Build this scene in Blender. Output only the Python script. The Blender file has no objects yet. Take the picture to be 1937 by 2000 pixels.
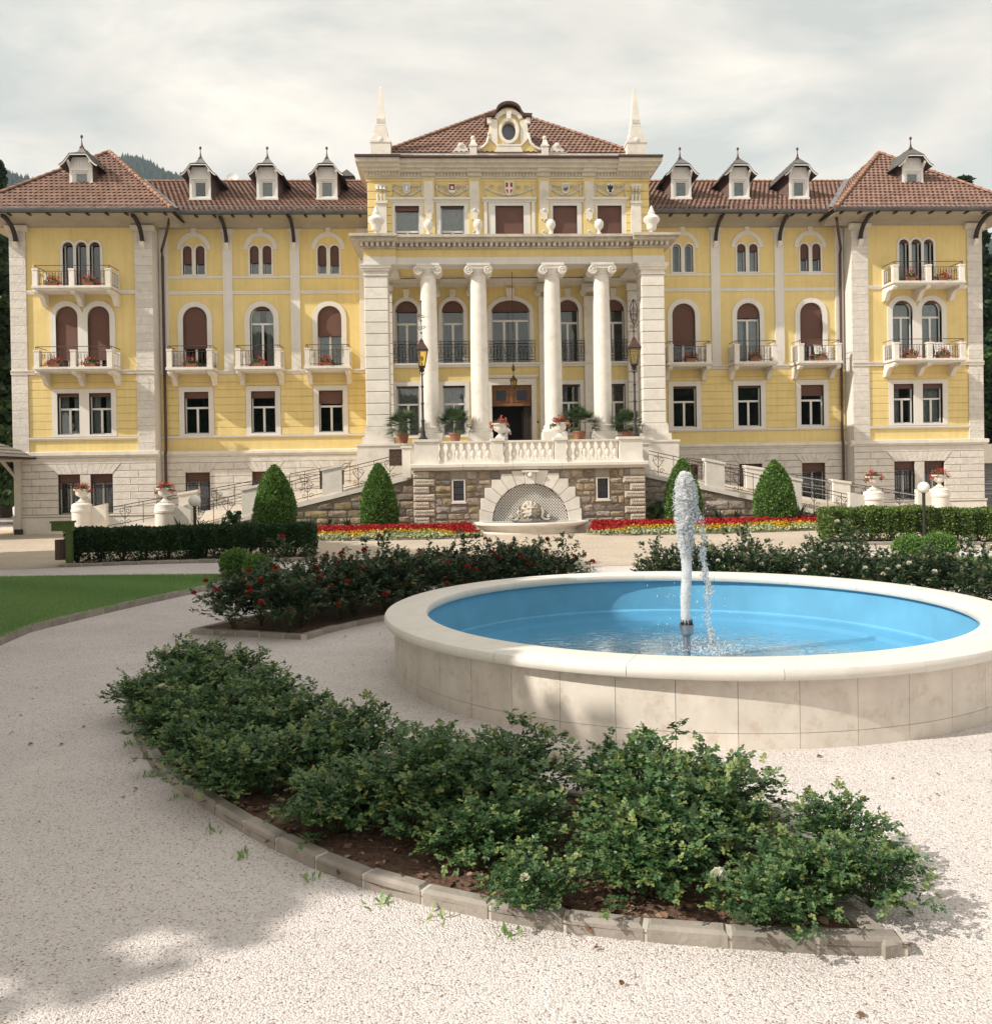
import bpy, math, random
import numpy as np
from mathutils import Vector, Matrix
from mathutils.geometry import tessellate_polygon

random.seed(7)
RNG = np.random.default_rng(11)
SC = bpy.context.scene
COL = SC.collection
PI = math.pi

# ------------------------------------------------------------------ camera
cam_d = bpy.data.cameras.new('camera')
cam = bpy.data.objects.new('camera', cam_d)
COL.objects.link(cam)
SC.camera = cam
FPX, WPX = 1730.0, 1937.0
cam_d.sensor_fit = 'HORIZONTAL'
cam_d.sensor_width = 36.0
cam_d.lens = 36.0 * FPX / WPX
cam_d.shift_y = -(1000.0 - 942.6) / WPX
cam_d.clip_start = 0.1
cam_d.clip_end = 9000.0
YAW, PITCH, ROLL = 0.048159, -0.0073322, -0.016215
fw = Vector((math.sin(YAW) * math.cos(PITCH), math.cos(YAW) * math.cos(PITCH), math.sin(PITCH)))
rt = Vector((math.cos(YAW), -math.sin(YAW), 0.0))
up = rt.cross(fw)
rt2 = rt * math.cos(ROLL) + up * math.sin(ROLL)
up2 = up * math.cos(ROLL) - rt * math.sin(ROLL)
cam.matrix_world = Matrix(((rt2.x, up2.x, -fw.x, -2.7305), (rt2.y, up2.y, -fw.y, -42.0),
                           (rt2.z, up2.z, -fw.z, 2.3), (0, 0, 0, 1)))

# ------------------------------------------------------------------ world and sun
SUN_AZ, SUN_EL = math.radians(71.5), math.radians(38)      # azimuth measured from the facade normal towards the left
SDIR = Vector((-math.sin(SUN_AZ) * math.cos(SUN_EL), -math.cos(SUN_AZ) * math.cos(SUN_EL), math.sin(SUN_EL)))
world = bpy.data.worlds.new('World')
SC.world = world
world.use_nodes = True
wn, wl = world.node_tree.nodes, world.node_tree.links
for n in list(wn):
    wn.remove(n)
wout = wn.new('ShaderNodeOutputWorld')
wbg = wn.new('ShaderNodeBackground')
wbg.inputs['Strength'].default_value = 0.1
sky = wn.new('ShaderNodeTexSky')
sky.sky_type = 'NISHITA'
sky.sun_disc = False
sky.sun_elevation = SUN_EL
sky.sun_rotation = math.atan2(SDIR.x, SDIR.y)
sky.air_density = 1.0
sky.dust_density = 1.5
wtc = wn.new('ShaderNodeTexCoord')
wsep = wn.new('ShaderNodeSeparateXYZ')
wl.new(wtc.outputs['Generated'], wsep.inputs[0])
wadd = wn.new('ShaderNodeMath'); wadd.operation = 'ADD'; wadd.inputs[1].default_value = 0.22
wmax = wn.new('ShaderNodeMath'); wmax.operation = 'MAXIMUM'; wmax.inputs[1].default_value = 0.0
wl.new(wsep.outputs['Z'], wmax.inputs[0]); wl.new(wmax.outputs[0], wadd.inputs[0])
wdiv = wn.new('ShaderNodeVectorMath'); wdiv.operation = 'DIVIDE'
wcmb = wn.new('ShaderNodeCombineXYZ')
for k in range(3):
    wl.new(wadd.outputs[0], wcmb.inputs[k])
wl.new(wtc.outputs['Generated'], wdiv.inputs[0]); wl.new(wcmb.outputs[0], wdiv.inputs[1])
wmap = wn.new('ShaderNodeMapping')
wmap.inputs['Location'].default_value = (0.4, 2.1, 0.0)
wmap.inputs['Rotation'].default_value = (0, 0, 0.5)
wmap.inputs['Scale'].default_value = (0.8, 1.15, 0.6)
wl.new(wdiv.outputs[0], wmap.inputs['Vector'])
wnz = wn.new('ShaderNodeTexNoise')
wnz.inputs['Scale'].default_value = 2.3
wnz.inputs['Detail'].default_value = 9.0
wnz.inputs['Roughness'].default_value = 0.55
wnz.inputs['Distortion'].default_value = 0.35
wl.new(wmap.outputs[0], wnz.inputs['Vector'])
wramp = wn.new('ShaderNodeValToRGB')
wramp.color_ramp.elements[0].position = 0.39
wramp.color_ramp.elements[0].color = (0.10, 0.10, 0.10, 1)
wramp.color_ramp.elements[1].position = 0.62
wramp.color_ramp.elements[1].color = (1, 1, 1, 1)
wl.new(wnz.outputs['Fac'], wramp.inputs[0])
# brightness inside the cloud deck
wnz2 = wn.new('ShaderNodeTexNoise')
wnz2.inputs['Scale'].default_value = 2.6
wnz2.inputs['Detail'].default_value = 7.0
wl.new(wmap.outputs[0], wnz2.inputs['Vector'])
wramp2 = wn.new('ShaderNodeValToRGB')
wramp2.color_ramp.elements[0].position = 0.30
wramp2.color_ramp.elements[0].color = (7.3, 6.8, 6.15, 1)
wramp2.color_ramp.elements[1].position = 0.72
wramp2.color_ramp.elements[1].color = (10.5, 9.75, 8.5, 1)
wl.new(wnz2.outputs['Fac'], wramp2.inputs[0])
wskm = wn.new('ShaderNodeVectorMath'); wskm.operation = 'MULTIPLY_ADD'
wskm.inputs[1].default_value = (0.7, 0.6, 0.42)
wskm.inputs[2].default_value = (4.2, 4.15, 3.75)
wl.new(sky.outputs[0], wskm.inputs[0])
wmix = wn.new('ShaderNodeMixRGB')
wl.new(wramp.outputs[0], wmix.inputs[0])
wl.new(wskm.outputs[0], wmix.inputs[1]); wl.new(wramp2.outputs[0], wmix.inputs[2])
wl.new(wmix.outputs[0], wbg.inputs['Color'])
wl.new(wbg.outputs[0], wout.inputs['Surface'])

sun_d = bpy.data.lights.new('sun', 'SUN')
sun_d.energy = 4.2
sun_d.angle = math.radians(0.55)
sun_d.color = (1.0, 0.95, 0.86)
sun = bpy.data.objects.new('sun', sun_d)
COL.objects.link(sun)
sun.rotation_euler = SDIR.to_track_quat('Z', 'Y').to_euler()
sun.location = (-40, -60, 60)

SC.view_settings.view_transform = 'Standard'
SC.view_settings.look = 'None'
SC.view_settings.exposure = 0.32
SC.view_settings.gamma = 1.0
SC.render.engine = 'CYCLES'
SC.cycles.max_bounces = 6
SC.cycles.diffuse_bounces = 3
SC.cycles.glossy_bounces = 3
SC.cycles.transmission_bounces = 4
SC.cycles.transparent_max_bounces = 12
SC.cycles.caustics_reflective = False
SC.cycles.caustics_refractive = False

# ------------------------------------------------------------------ materials
def _bsdf(m):
    return m.node_tree.nodes['Principled BSDF']

def M(name, col, rough=0.75, var=0.12, scale=2.5, bump=0.15, bscale=35.0, dist=0.01, objvar=0.0, spec=0.3,
      metal=0.0, streak=0.0, hue=0.0, dirt=None, dirt_amt=0.0, dirt_scale=1.2):
    m = bpy.data.materials.new(name)
    m.use_nodes = True
    nt = m.node_tree
    n, l = nt.nodes, nt.links
    bs = _bsdf(m)
    bs.inputs['Roughness'].default_value = rough
    bs.inputs['Metallic'].default_value = metal
    bs.inputs['Specular IOR Level'].default_value = spec
    tc = n.new('ShaderNodeTexCoord')
    nz = n.new('ShaderNodeTexNoise')
    nz.inputs['Scale'].default_value = scale
    nz.inputs['Detail'].default_value = 8.0
    nz.inputs['Roughness'].default_value = 0.62
    l.new(tc.outputs['Object'], nz.inputs['Vector'])
    rp = n.new('ShaderNodeValToRGB')
    a, b = rp.color_ramp.elements
    a.position, b.position = 0.28, 0.74
    a.color = tuple(c * (1 - var) for c in col) + (1,)
    b.color = tuple(min(0.95, c * (1 + var)) for c in col) + (1,)
    l.new(nz.outputs['Fac'], rp.inputs[0])
    out = rp.outputs[0]
    if streak:
        mp = n.new('ShaderNodeMapping')
        mp.inputs['Scale'].default_value = (6.0, 6.0, 0.35)
        l.new(tc.outputs['Object'], mp.inputs['Vector'])
        n2 = n.new('ShaderNodeTexNoise')
        n2.inputs['Scale'].default_value = 1.0
        n2.inputs['Detail'].default_value = 6.0
        l.new(mp.outputs[0], n2.inputs['Vector'])
        r2 = n.new('ShaderNodeValToRGB')
        r2.color_ramp.elements[0].position = 0.45
        r2.color_ramp.elements[0].color = (0, 0, 0, 1)
        r2.color_ramp.elements[1].position = 0.78
        r2.color_ramp.elements[1].color = (streak, streak, streak, 1)
        l.new(n2.outputs['Fac'], r2.inputs[0])
        mx = n.new('ShaderNodeMixRGB')
        l.new(r2.outputs[0], mx.inputs[0])
        l.new(out, mx.inputs[1])
        mx.inputs[2].default_value = tuple(c * 0.62 for c in col) + (1,)
        out = mx.outputs[0]
    if dirt is not None:
        n3 = n.new('ShaderNodeTexNoise')
        n3.inputs['Scale'].default_value = dirt_scale
        n3.inputs['Detail'].default_value = 10.0
        n3.inputs['Roughness'].default_value = 0.7
        l.new(tc.outputs['Object'], n3.inputs['Vector'])
        r3 = n.new('ShaderNodeValToRGB')
        r3.color_ramp.elements[0].position = 0.52
        r3.color_ramp.elements[0].color = (0, 0, 0, 1)
        r3.color_ramp.elements[1].position = 0.70
        r3.color_ramp.elements[1].color = (dirt_amt,) * 3 + (1,)
        l.new(n3.outputs['Fac'], r3.inputs[0])
        mx = n.new('ShaderNodeMixRGB')
        l.new(r3.outputs[0], mx.inputs[0])
        l.new(out, mx.inputs[1])
        mx.inputs[2].default_value = tuple(dirt) + (1,)
        out = mx.outputs[0]
    if objvar or hue:
        oi = n.new('ShaderNodeObjectInfo')
        hs = n.new('ShaderNodeHueSaturation')
        mr = n.new('ShaderNodeMapRange')
        mr.inputs['To Min'].default_value = 1 - objvar
        mr.inputs['To Max'].default_value = 1 + objvar
        l.new(oi.outputs['Random'], mr.inputs['Value'])
        l.new(mr.outputs[0], hs.inputs['Value'])
        if hue:
            m7 = n.new('ShaderNodeMath'); m7.operation = 'MULTIPLY'; m7.inputs[1].default_value = 7.31
            fr = n.new('ShaderNodeMath'); fr.operation = 'FRACT'
            mh = n.new('ShaderNodeMapRange')
            mh.inputs['To Min'].default_value = 0.5 - hue
            mh.inputs['To Max'].default_value = 0.5 + hue
            l.new(oi.outputs['Random'], m7.inputs[0]); l.new(m7.outputs[0], fr.inputs[0])
            l.new(fr.outputs[0], mh.inputs['Value']); l.new(mh.outputs[0], hs.inputs['Hue'])
            ms = n.new('ShaderNodeMapRange')
            ms.inputs['To Min'].default_value = 0.5
            ms.inputs['To Max'].default_value = 1.25
            l.new(fr.outputs[0], ms.inputs['Value']); l.new(ms.outputs[0], hs.inputs['Saturation'])
        l.new(out, hs.inputs['Color'])
        out = hs.outputs[0]
    l.new(out, bs.inputs['Base Color'])
    if bump:
        nb = n.new('ShaderNodeTexNoise')
        nb.inputs['Scale'].default_value = bscale
        nb.inputs['Detail'].default_value = 6.0
        l.new(tc.outputs['Object'], nb.inputs['Vector'])
        bp = n.new('ShaderNodeBump')
        bp.inputs['Strength'].default_value = bump
        bp.inputs['Distance'].default_value = dist
        l.new(nb.outputs['Fac'], bp.inputs['Height'])
        l.new(bp.outputs[0], bs.inputs['Normal'])
    return m

def ML(name, stops, rough=0.5, trans=0.25, spec=0.35):
    """foliage or petals: colour picked by the per-leaf attribute 'v'"""
    m = bpy.data.materials.new(name)
    m.use_nodes = True
    n, l = m.node_tree.nodes, m.node_tree.links
    bs = _bsdf(m)
    at = n.new('ShaderNodeAttribute')
    at.attribute_name = 'v'
    rp = n.new('ShaderNodeValToRGB')
    els = rp.color_ramp.elements
    while len(els) < len(stops):
        els.new(0.5)
    for e, (p, c) in zip(els, stops):
        e.position = p
        e.color = tuple(c) + (1,)
    l.new(at.outputs['Fac'], rp.inputs[0])
    l.new(rp.outputs[0], bs.inputs['Base Color'])
    bs.inputs['Roughness'].default_value = rough
    bs.inputs['Specular IOR Level'].default_value = spec
    if trans:
        tr = n.new('ShaderNodeBsdfTranslucent')
        mix = n.new('ShaderNodeMixShader')
        mix.inputs[0].default_value = trans
        l.new(rp.outputs[0], tr.inputs['Color'])
        l.new(bs.outputs[0], mix.inputs[1]); l.new(tr.outputs[0], mix.inputs[2])
        l.new(mix.outputs[0], n['Material Output'].inputs['Surface'])
    return m

YEL = M('yellow_plaster', (0.80, 0.625, 0.275), 0.85, 0.07, 0.9, 0.25, 60, 0.006, streak=0.24, dirt=(0.60, 0.46, 0.22), dirt_amt=0.35)
WHT = M('white_plaster', (0.76, 0.72, 0.67), 0.8, 0.06, 1.3, 0.15, 50, 0.005, streak=0.16)
CRM = M('cream_moulding', (0.70, 0.64, 0.54), 0.8, 0.08, 1.6, 0.15, 50, 0.005, streak=0.35)
STW = M('white_limestone', (0.77, 0.72, 0.65), 0.75, 0.10, 2.2, 0.25, 30, 0.008, objvar=0.06, dirt=(0.42, 0.36, 0.29), dirt_amt=0.35, dirt_scale=2.5)
WEA = M('weathered_cornice_stone', (0.56, 0.50, 0.41), 0.85, 0.2, 3.0, 0.3, 30, 0.01, streak=0.55, dirt=(0.30, 0.26, 0.21), dirt_amt=0.55, dirt_scale=2.0)
RUS = M('rough_grey_stone', (0.70, 0.65, 0.595), 0.9, 0.12, 3.5, 0.9, 14, 0.03, objvar=0.05, dirt=(0.40, 0.35, 0.31), dirt_amt=0.3)
JNT = M('joint_mortar', (0.30, 0.24, 0.18), 0.95, 0.2, 6, 0.3, 40)
RUB = M('rubble_stone', (0.33, 0.255, 0.185), 0.9, 0.38, 6.0, 1.0, 16, 0.03, objvar=0.38, hue=0.02, dirt=(0.13, 0.10, 0.075), dirt_amt=0.7, dirt_scale=3.5)
MOR = M('rubble_mortar', (0.36, 0.31, 0.25), 0.95, 0.25, 8, 0.6, 40, 0.02)
BOS = M('bossed_quoin_stone', (0.60, 0.52, 0.43), 0.9, 0.14, 4, 1.0, 22, 0.05, objvar=0.06)
TILE = M('clay_roof_tile', (0.235, 0.138, 0.105), 0.85, 0.42, 2.2, 0.3, 30, 0.01, dirt=(0.38, 0.295, 0.245), dirt_amt=0.75, dirt_scale=6.0)
TILER = M('clay_ridge_tile', (0.30, 0.16, 0.11), 0.85, 0.3, 5, 0.3, 30, 0.01, objvar=0.2, dirt=(0.42, 0.36, 0.30), dirt_amt=0.6, dirt_scale=3.0)
WOODD = M('dark_brown_timber', (0.035, 0.024, 0.02), 0.6, 0.3, 8, 0.2, 30)
PIPE = M('brown_downpipe_metal', (0.09, 0.045, 0.035), 0.45, 0.2, 4, 0.0, metal=0.0)
ZINC = M('grey_zinc', (0.26, 0.26, 0.265), 0.5, 0.25, 2.5, 0.1, 20, metal=0.35, streak=0.3)
SLAT = M('dormer_sheet_roof', (0.12, 0.112, 0.105), 0.6, 0.25, 3, 0.15, 20, metal=0.1, streak=0.3)
DBOARD = M('dormer_side_board', (0.16, 0.105, 0.085), 0.8, 0.3, 5, 0.3, 20)
WDOW = M('white_window_paint', (0.78, 0.76, 0.73), 0.5, 0.04, 5, 0.0)
IRON = M('dark_wrought_iron', (0.035, 0.03, 0.03), 0.55, 0.3, 9, 0.2, 60)
IRONB = M('brown_wrought_iron', (0.10, 0.055, 0.045), 0.6, 0.4, 9, 0.2, 60)
IRONG = M('grey_handrail_steel', (0.42, 0.42, 0.43), 0.45, 0.2, 9, 0.0, metal=0.3)
BRASS = M('bronze_lantern_metal', (0.13, 0.085, 0.05), 0.45, 0.3, 12, 0.1, metal=0.5)
DARK = M('inner_shade_black', (0.02, 0.018, 0.016), 0.9, 0.4, 1.0, 0.0)  # near-black colour stands in for the shade inside rooms and recesses
DOORW = M('oak_door_wood', (0.24, 0.11, 0.045), 0.5, 0.3, 6, 0.15, 25)
CURT = M('white_net_curtain', (0.55, 0.55, 0.54), 0.9, 0.2, 5, 0.0)
TERRA = M('terracotta_pot', (0.33, 0.14, 0.085), 0.8, 0.2, 7, 0.2, 40, objvar=0.12)
URNW = M('white_stone_urn', (0.76, 0.72, 0.66), 0.75, 0.09, 6, 0.3, 40, 0.006, dirt=(0.45, 0.40, 0.33), dirt_amt=0.3, dirt_scale=4)
REDP = M('red_shield_paint', (0.36, 0.055, 0.035), 0.7, 0.1, 6, 0.0)
GREYP = M('grey_shield_paint', (0.48, 0.49, 0.52), 0.7, 0.1, 6, 0.0)
BLACKP = M('black_paint', (0.03, 0.028, 0.03), 0.6, 0.1, 6, 0.0)
FOUNT = M('fountain_limestone_cladding', (0.72, 0.655, 0.58), 0.6, 0.13, 3.0, 0.1, 30, 0.004, objvar=0.045, streak=0.25, dirt=(0.42, 0.27, 0.15), dirt_amt=0.45, dirt_scale=7.0)
RIM = M('fountain_rim_stone', (0.74, 0.70, 0.64), 0.7, 0.06, 4.0, 0.2, 60, 0.004, objvar=0.03, dirt=(0.52, 0.47, 0.40), dirt_amt=0.22, dirt_scale=6.0)
LINER = M('blue_pool_paint', (0.15, 0.42, 0.63), 0.5, 0.12, 2.0, 0.05, 20)
STEEL = M('nozzle_steel', (0.35, 0.36, 0.38), 0.35, 0.2, 9, 0.0, metal=0.8)
KERB = M('porphyry_kerb_stone', (0.30, 0.265, 0.232), 0.85, 0.2, 6, 0.5, 40, 0.01, objvar=0.14, dirt=(0.22, 0.20, 0.16), dirt_amt=0.5, dirt_scale=5)
GROUT = M('pale_kerb_mortar', (0.55, 0.51, 0.45), 0.9, 0.12, 9, 0.4, 60)
MULCH = M('bark_mulch_soil', (0.15, 0.09, 0.062), 0.95, 0.5, 14, 1.0, 30, 0.03)
GPOST = M('green_painted_wood', (0.085, 0.125, 0.032), 0.7, 0.2, 6, 0.2, 30)
BINM = M('slatted_bin_wood', (0.12, 0.085, 0.065), 0.75, 0.3, 9, 0.3, 30)
GZBO = M('pale_painted_timber', (0.58, 0.54, 0.47), 0.7, 0.1, 4, 0.1, 30)
SHING = M('grey_shingle_roof', (0.26, 0.23, 0.20), 0.85, 0.35, 5, 0.5, 20, objvar=0.15)
BARK = M('tree_bark', (0.10, 0.075, 0.055), 0.9, 0.35, 6, 0.8, 12, 0.03)
SKIN = M('skin', (0.40, 0.22, 0.15), 0.6, 0.05, 6, 0.0)
SHIRT = M('white_shirt_cloth', (0.78, 0.78, 0.78), 0.85, 0.05, 8, 0.1, 40)
TROUS = M('blue_trouser_cloth', (0.04, 0.06, 0.22), 0.85, 0.1, 8, 0.1, 40)
HAIRM = M('dark_hair', (0.04, 0.028, 0.02), 0.6, 0.2, 20, 0.2, 60)
SHOE = M('black_shoe_leather', (0.02, 0.02, 0.02), 0.4, 0.1, 9, 0.0)
PLAST = M('white_garden_plastic', (0.80, 0.79, 0.76), 0.4, 0.03, 9, 0.0)

# roller shutters: fine horizontal slats as relief
SHUT = M('brown_roller_shutter', (0.170, 0.085, 0.065), 0.6, 0.08, 1.5, 0.0, spec=0.3, objvar=0.08)
_n, _l = SHUT.node_tree.nodes, SHUT.node_tree.links
_w = _n.new('ShaderNodeTexWave'); _w.bands_direction = 'Z'; _w.inputs['Scale'].default_value = 6.6
_t = _n.new('ShaderNodeTexCoord'); _l.new(_t.outputs['Object'], _w.inputs['Vector'])
_b = _n.new('ShaderNodeBump'); _b.inputs['Strength'].default_value = 0.8; _b.inputs['Distance'].default_value = 0.02
_l.new(_w.outputs['Fac'], _b.inputs['Height']); _l.new(_b.outputs[0], _bsdf(SHUT).inputs['Normal'])

def glass_mat(name, tint, base_refl, rough=0.02, clear=1.0):
    m = bpy.data.materials.new(name)
    m.use_nodes = True
    n, l = m.node_tree.nodes, m.node_tree.links
    n.remove(_bsdf(m))
    tr = n.new('ShaderNodeBsdfTransparent'); tr.inputs['Color'].default_value = tuple(tint) + (1,)
    gl = n.new('ShaderNodeBsdfGlossy'); gl.inputs['Roughness'].default_value = rough
    gl.inputs['Color'].default_value = (0.9, 0.93, 0.95, 1)
    lw = n.new('ShaderNodeFresnel'); lw.inputs['IOR'].default_value = 1.5
    mr = n.new('ShaderNodeMapRange')
    mr.inputs['From Min'].default_value = 0.0; mr.inputs['From Max'].default_value = 1.0
    mr.inputs['To Min'].default_value = base_refl; mr.inputs['To Max'].default_value = 1.0
    l.new(lw.outputs[0], mr.inputs['Value'])
    mx = n.new('ShaderNodeMixShader')
    l.new(mr.outputs[0], mx.inputs[0]); l.new(tr.outputs[0], mx.inputs[1]); l.new(gl.outputs[0], mx.inputs[2])
    l.new(mx.outputs[0], n['Material Output'].inputs['Surface'])
    return m, gl

GLASS, _g = glass_mat('window_glass', (0.85, 0.88, 0.88), 0.03)
AMBER, _g = glass_mat('amber_lantern_glass', (0.85, 0.70, 0.20), 0.05, 0.1)
SHADEG = M('oval_window_glass', (0.10, 0.11, 0.15), 0.08, 0.1, 3, 0.0, spec=0.6)

# gravel
def gravel_mat(name, cols, sc, bump):
    m = bpy.data.materials.new(name)
    m.use_nodes = True
    n, l = m.node_tree.nodes, m.node_tree.links
    bs = _bsdf(m)
    bs.inputs['Roughness'].default_value = 0.95
    bs.inputs['Specular IOR Level'].default_value = 0.15
    tc = n.new('ShaderNodeTexCoord')
    vo = n.new('ShaderNodeTexVoronoi'); vo.inputs['Scale'].default_value = sc
    l.new(tc.outputs['Object'], vo.inputs['Vector'])
    sp = n.new('ShaderNodeSeparateColor'); l.new(vo.outputs['Color'], sp.inputs[0])
    rp = n.new('ShaderNodeValToRGB'); els = rp.color_ramp.elements
    while len(els) < len(cols): els.new(0.5)
    for e, (p, c) in zip(els, cols): e.position = p; e.color = tuple(c) + (1,)
    rp.color_ramp.interpolation = 'LINEAR'
    l.new(sp.outputs[0], rp.inputs[0])
    nz = n.new('ShaderNodeTexNoise'); nz.inputs['Scale'].default_value = 0.6; nz.inputs['Detail'].default_value = 10; nz.inputs['Roughness'].default_value = 0.7
    l.new(tc.outputs['Object'], nz.inputs['Vector'])
    r2 = n.new('ShaderNodeMapRange'); r2.inputs['From Min'].default_value = 0.3; r2.inputs['From Max'].default_value = 0.7
    r2.inputs['To Min'].default_value = 0.86; r2.inputs['To Max'].default_value = 1.08
    l.new(nz.outputs['Fac'], r2.inputs['Value'])
    mu = n.new('ShaderNodeVectorMath'); mu.operation = 'SCALE'
    l.new(rp.outputs[0], mu.inputs[0]); l.new(r2.outputs[0], mu.inputs['Scale'])
    l.new(mu.outputs[0], bs.inputs['Base Color'])
    bp = n.new('ShaderNodeBump'); bp.inputs['Strength'].default_value = bump; bp.inputs['Distance'].default_value = 0.012
    bp.invert = True
    l.new(vo.outputs['Distance'], bp.inputs['Height']); l.new(bp.outputs[0], bs.inputs['Normal'])
    return m

GRAVEL = gravel_mat('white_pink_gravel', [(0.0, (0.28, 0.22, 0.19)), (0.06, (0.44, 0.39, 0.36)), (0.14, (0.61, 0.55, 0.525)), (0.55, (0.70, 0.64, 0.615)), (1.0, (0.79, 0.735, 0.71))], 95.0, 0.7)
SAND = gravel_mat('beige_compacted_sand', [(0.0, (0.40, 0.335, 0.27)), (0.5, (0.52, 0.435, 0.35)), (1.0, (0.60, 0.51, 0.41))], 35.0, 0.35)
PEB = ML('pebble', [(0.0, (0.22, 0.15, 0.12)), (0.035, (0.36, 0.27, 0.23)), (0.07, (0.64, 0.575, 0.545)), (0.55, (0.72, 0.655, 0.625)), (1.0, (0.78, 0.72, 0.695))], 0.9, 0.0, 0.15)
GRASSB = M('lawn_turf', (0.19, 0.28, 0.11), 0.95, 0.3, 3.0, 0.8, 60, 0.02)

ROSEL = ML('rose_leaf', [(0.0, (0.030, 0.080, 0.030)), (0.5, (0.075, 0.160, 0.056)), (0.86, (0.15, 0.235, 0.075)), (1.0, (0.23, 0.27, 0.085))], 0.42, 0.28, 0.5)
ROSED = ML('dark_rose_leaf', [(0.0, (0.022, 0.050, 0.022)), (0.6, (0.045, 0.088, 0.036)), (0.90, (0.085, 0.125, 0.048)), (1.0, (0.17, 0.14, 0.07))], 0.4, 0.2, 0.45)
YEWL = ML('yew_leaf', [(0.0, (0.010, 0.030, 0.012)), (0.6, (0.020, 0.060, 0.018)), (1.0, (0.055, 0.115, 0.028))], 0.55, 0.15, 0.3)
PRIVL = ML('bright_hedge_leaf', [(0.0, (0.04, 0.085, 0.022)), (0.5, (0.11, 0.18, 0.038)), (1.0, (0.24, 0.30, 0.07))], 0.5, 0.25, 0.35)
THUJ = ML('cone_leaf', [(0.0, (0.055, 0.13, 0.03)), (0.5, (0.125, 0.245, 0.052)), (1.0, (0.23, 0.36, 0.085))], 0.55, 0.2, 0.3)
CORE = M('inner_shade_green', (0.026, 0.055, 0.016), 0.95, 0.4, 10, 0.8, 25, 0.04)  # dark solid core; stands in for shade between leaves and blocks light
GRASSL = ML('grass_blade', [(0.0, (0.18, 0.31, 0.11)), (0.6, (0.27, 0.42, 0.15)), (1.0, (0.40, 0.50, 0.22))], 0.6, 0.3, 0.25)
PALML = ML('palm_leaf', [(0.0, (0.025, 0.055, 0.022)), (0.6, (0.05, 0.095, 0.035)), (1.0, (0.11, 0.14, 0.05))], 0.45, 0.2, 0.4)
GERL = ML('geranium_leaf', [(0.0, (0.03, 0.075, 0.02)), (1.0, (0.10, 0.17, 0.05))], 0.5, 0.25)
GERF = ML('geranium_bloom', [(0.0, (0.48, 0.03, 0.03)), (0.6, (0.62, 0.07, 0.06)), (1.0, (0.75, 0.25, 0.22))], 0.6, 0.3, 0.2)
REDF = ML('red_bedding_bloom', [(0.0, (0.30, 0.012, 0.015)), (0.6, (0.46, 0.022, 0.025)), (0.92, (0.58, 0.05, 0.04)), (1.0, (0.06, 0.09, 0.03))], 0.6, 0.25, 0.2)
YELF = ML('yellow_bedding_bloom', [(0.0, (0.05, 0.10, 0.03)), (0.22, (0.07, 0.13, 0.03)), (0.25, (0.62, 0.36, 0.02)), (1.0, (0.78, 0.52, 0.04))], 0.6, 0.25, 0.2)
WHTF = ML('white_bedding_foliage', [(0.0, (0.06, 0.12, 0.03)), (0.38, (0.16, 0.22, 0.06)), (0.42, (0.55, 0.58, 0.32)), (1.0, (0.72, 0.72, 0.50))], 0.6, 0.25, 0.2)
ROSEW = ML('white_rose_petal', [(0.0, (0.70, 0.66, 0.50)), (1.0, (0.80, 0.78, 0.70))], 0.5, 0.3, 0.2)
ROSER = ML('red_rose_petal', [(0.0, (0.38, 0.015, 0.015)), (1.0, (0.60, 0.04, 0.035))], 0.5, 0.25, 0.2)
AGAV = ML('agave_leaf', [(0.0, (0.035, 0.06, 0.035)), (1.0, (0.12, 0.15, 0.09))], 0.5, 0.1)
CONIF = ML('conifer_leaf', [(0.0, (0.012, 0.032, 0.014)), (0.7, (0.03, 0.065, 0.022)), (1.0, (0.06, 0.11, 0.035))], 0.6, 0.15, 0.25)
BROAD = ML('broadleaf_leaf', [(0.0, (0.022, 0.055, 0.016)), (0.6, (0.05, 0.11, 0.025)), (1.0, (0.12, 0.19, 0.045))], 0.5, 0.3, 0.3)
FOREST = ML('far_forest', [(0.0, (0.010, 0.022, 0.016)), (1.0, (0.026, 0.045, 0.026))], 0.9, 0.0, 0.1)
CHIP = ML('bark_chip', [(0.0, (0.09, 0.05, 0.035)), (0.6, (0.22, 0.12, 0.08)), (1.0, (0.42, 0.29, 0.21))], 0.9, 0.0, 0.15)
FALLEN = ML('fallen_leaf', [(0.0, (0.14, 0.07, 0.035)), (0.7, (0.26, 0.13, 0.06)), (1.0, (0.12, 0.15, 0.05))], 0.8, 0.1)
COVE = M('shaded_beige_eaves_plaster', (0.42, 0.375, 0.295), 0.85, 0.1, 1.6, 0.1, 50, 0.005, streak=0.2)  # beige darkened in the colour to stand in for shade under the eaves
GUTT = M('shaded_grey_gutter', (0.13, 0.13, 0.135), 0.5, 0.25, 2.5, 0.1, 20, metal=0.3, streak=0.3)  # zinc grey darkened to stand in for shade on the gutter underside
STEM = M('rose_stem', (0.07, 0.075, 0.03), 0.7, 0.3, 9, 0.0)

# ------------------------------------------------------------------ mesh helpers
def area2(p):
    return sum(p[i][0] * p[(i + 1) % len(p)][1] - p[(i + 1) % len(p)][0] * p[i][1] for i in range(len(p)))

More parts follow.
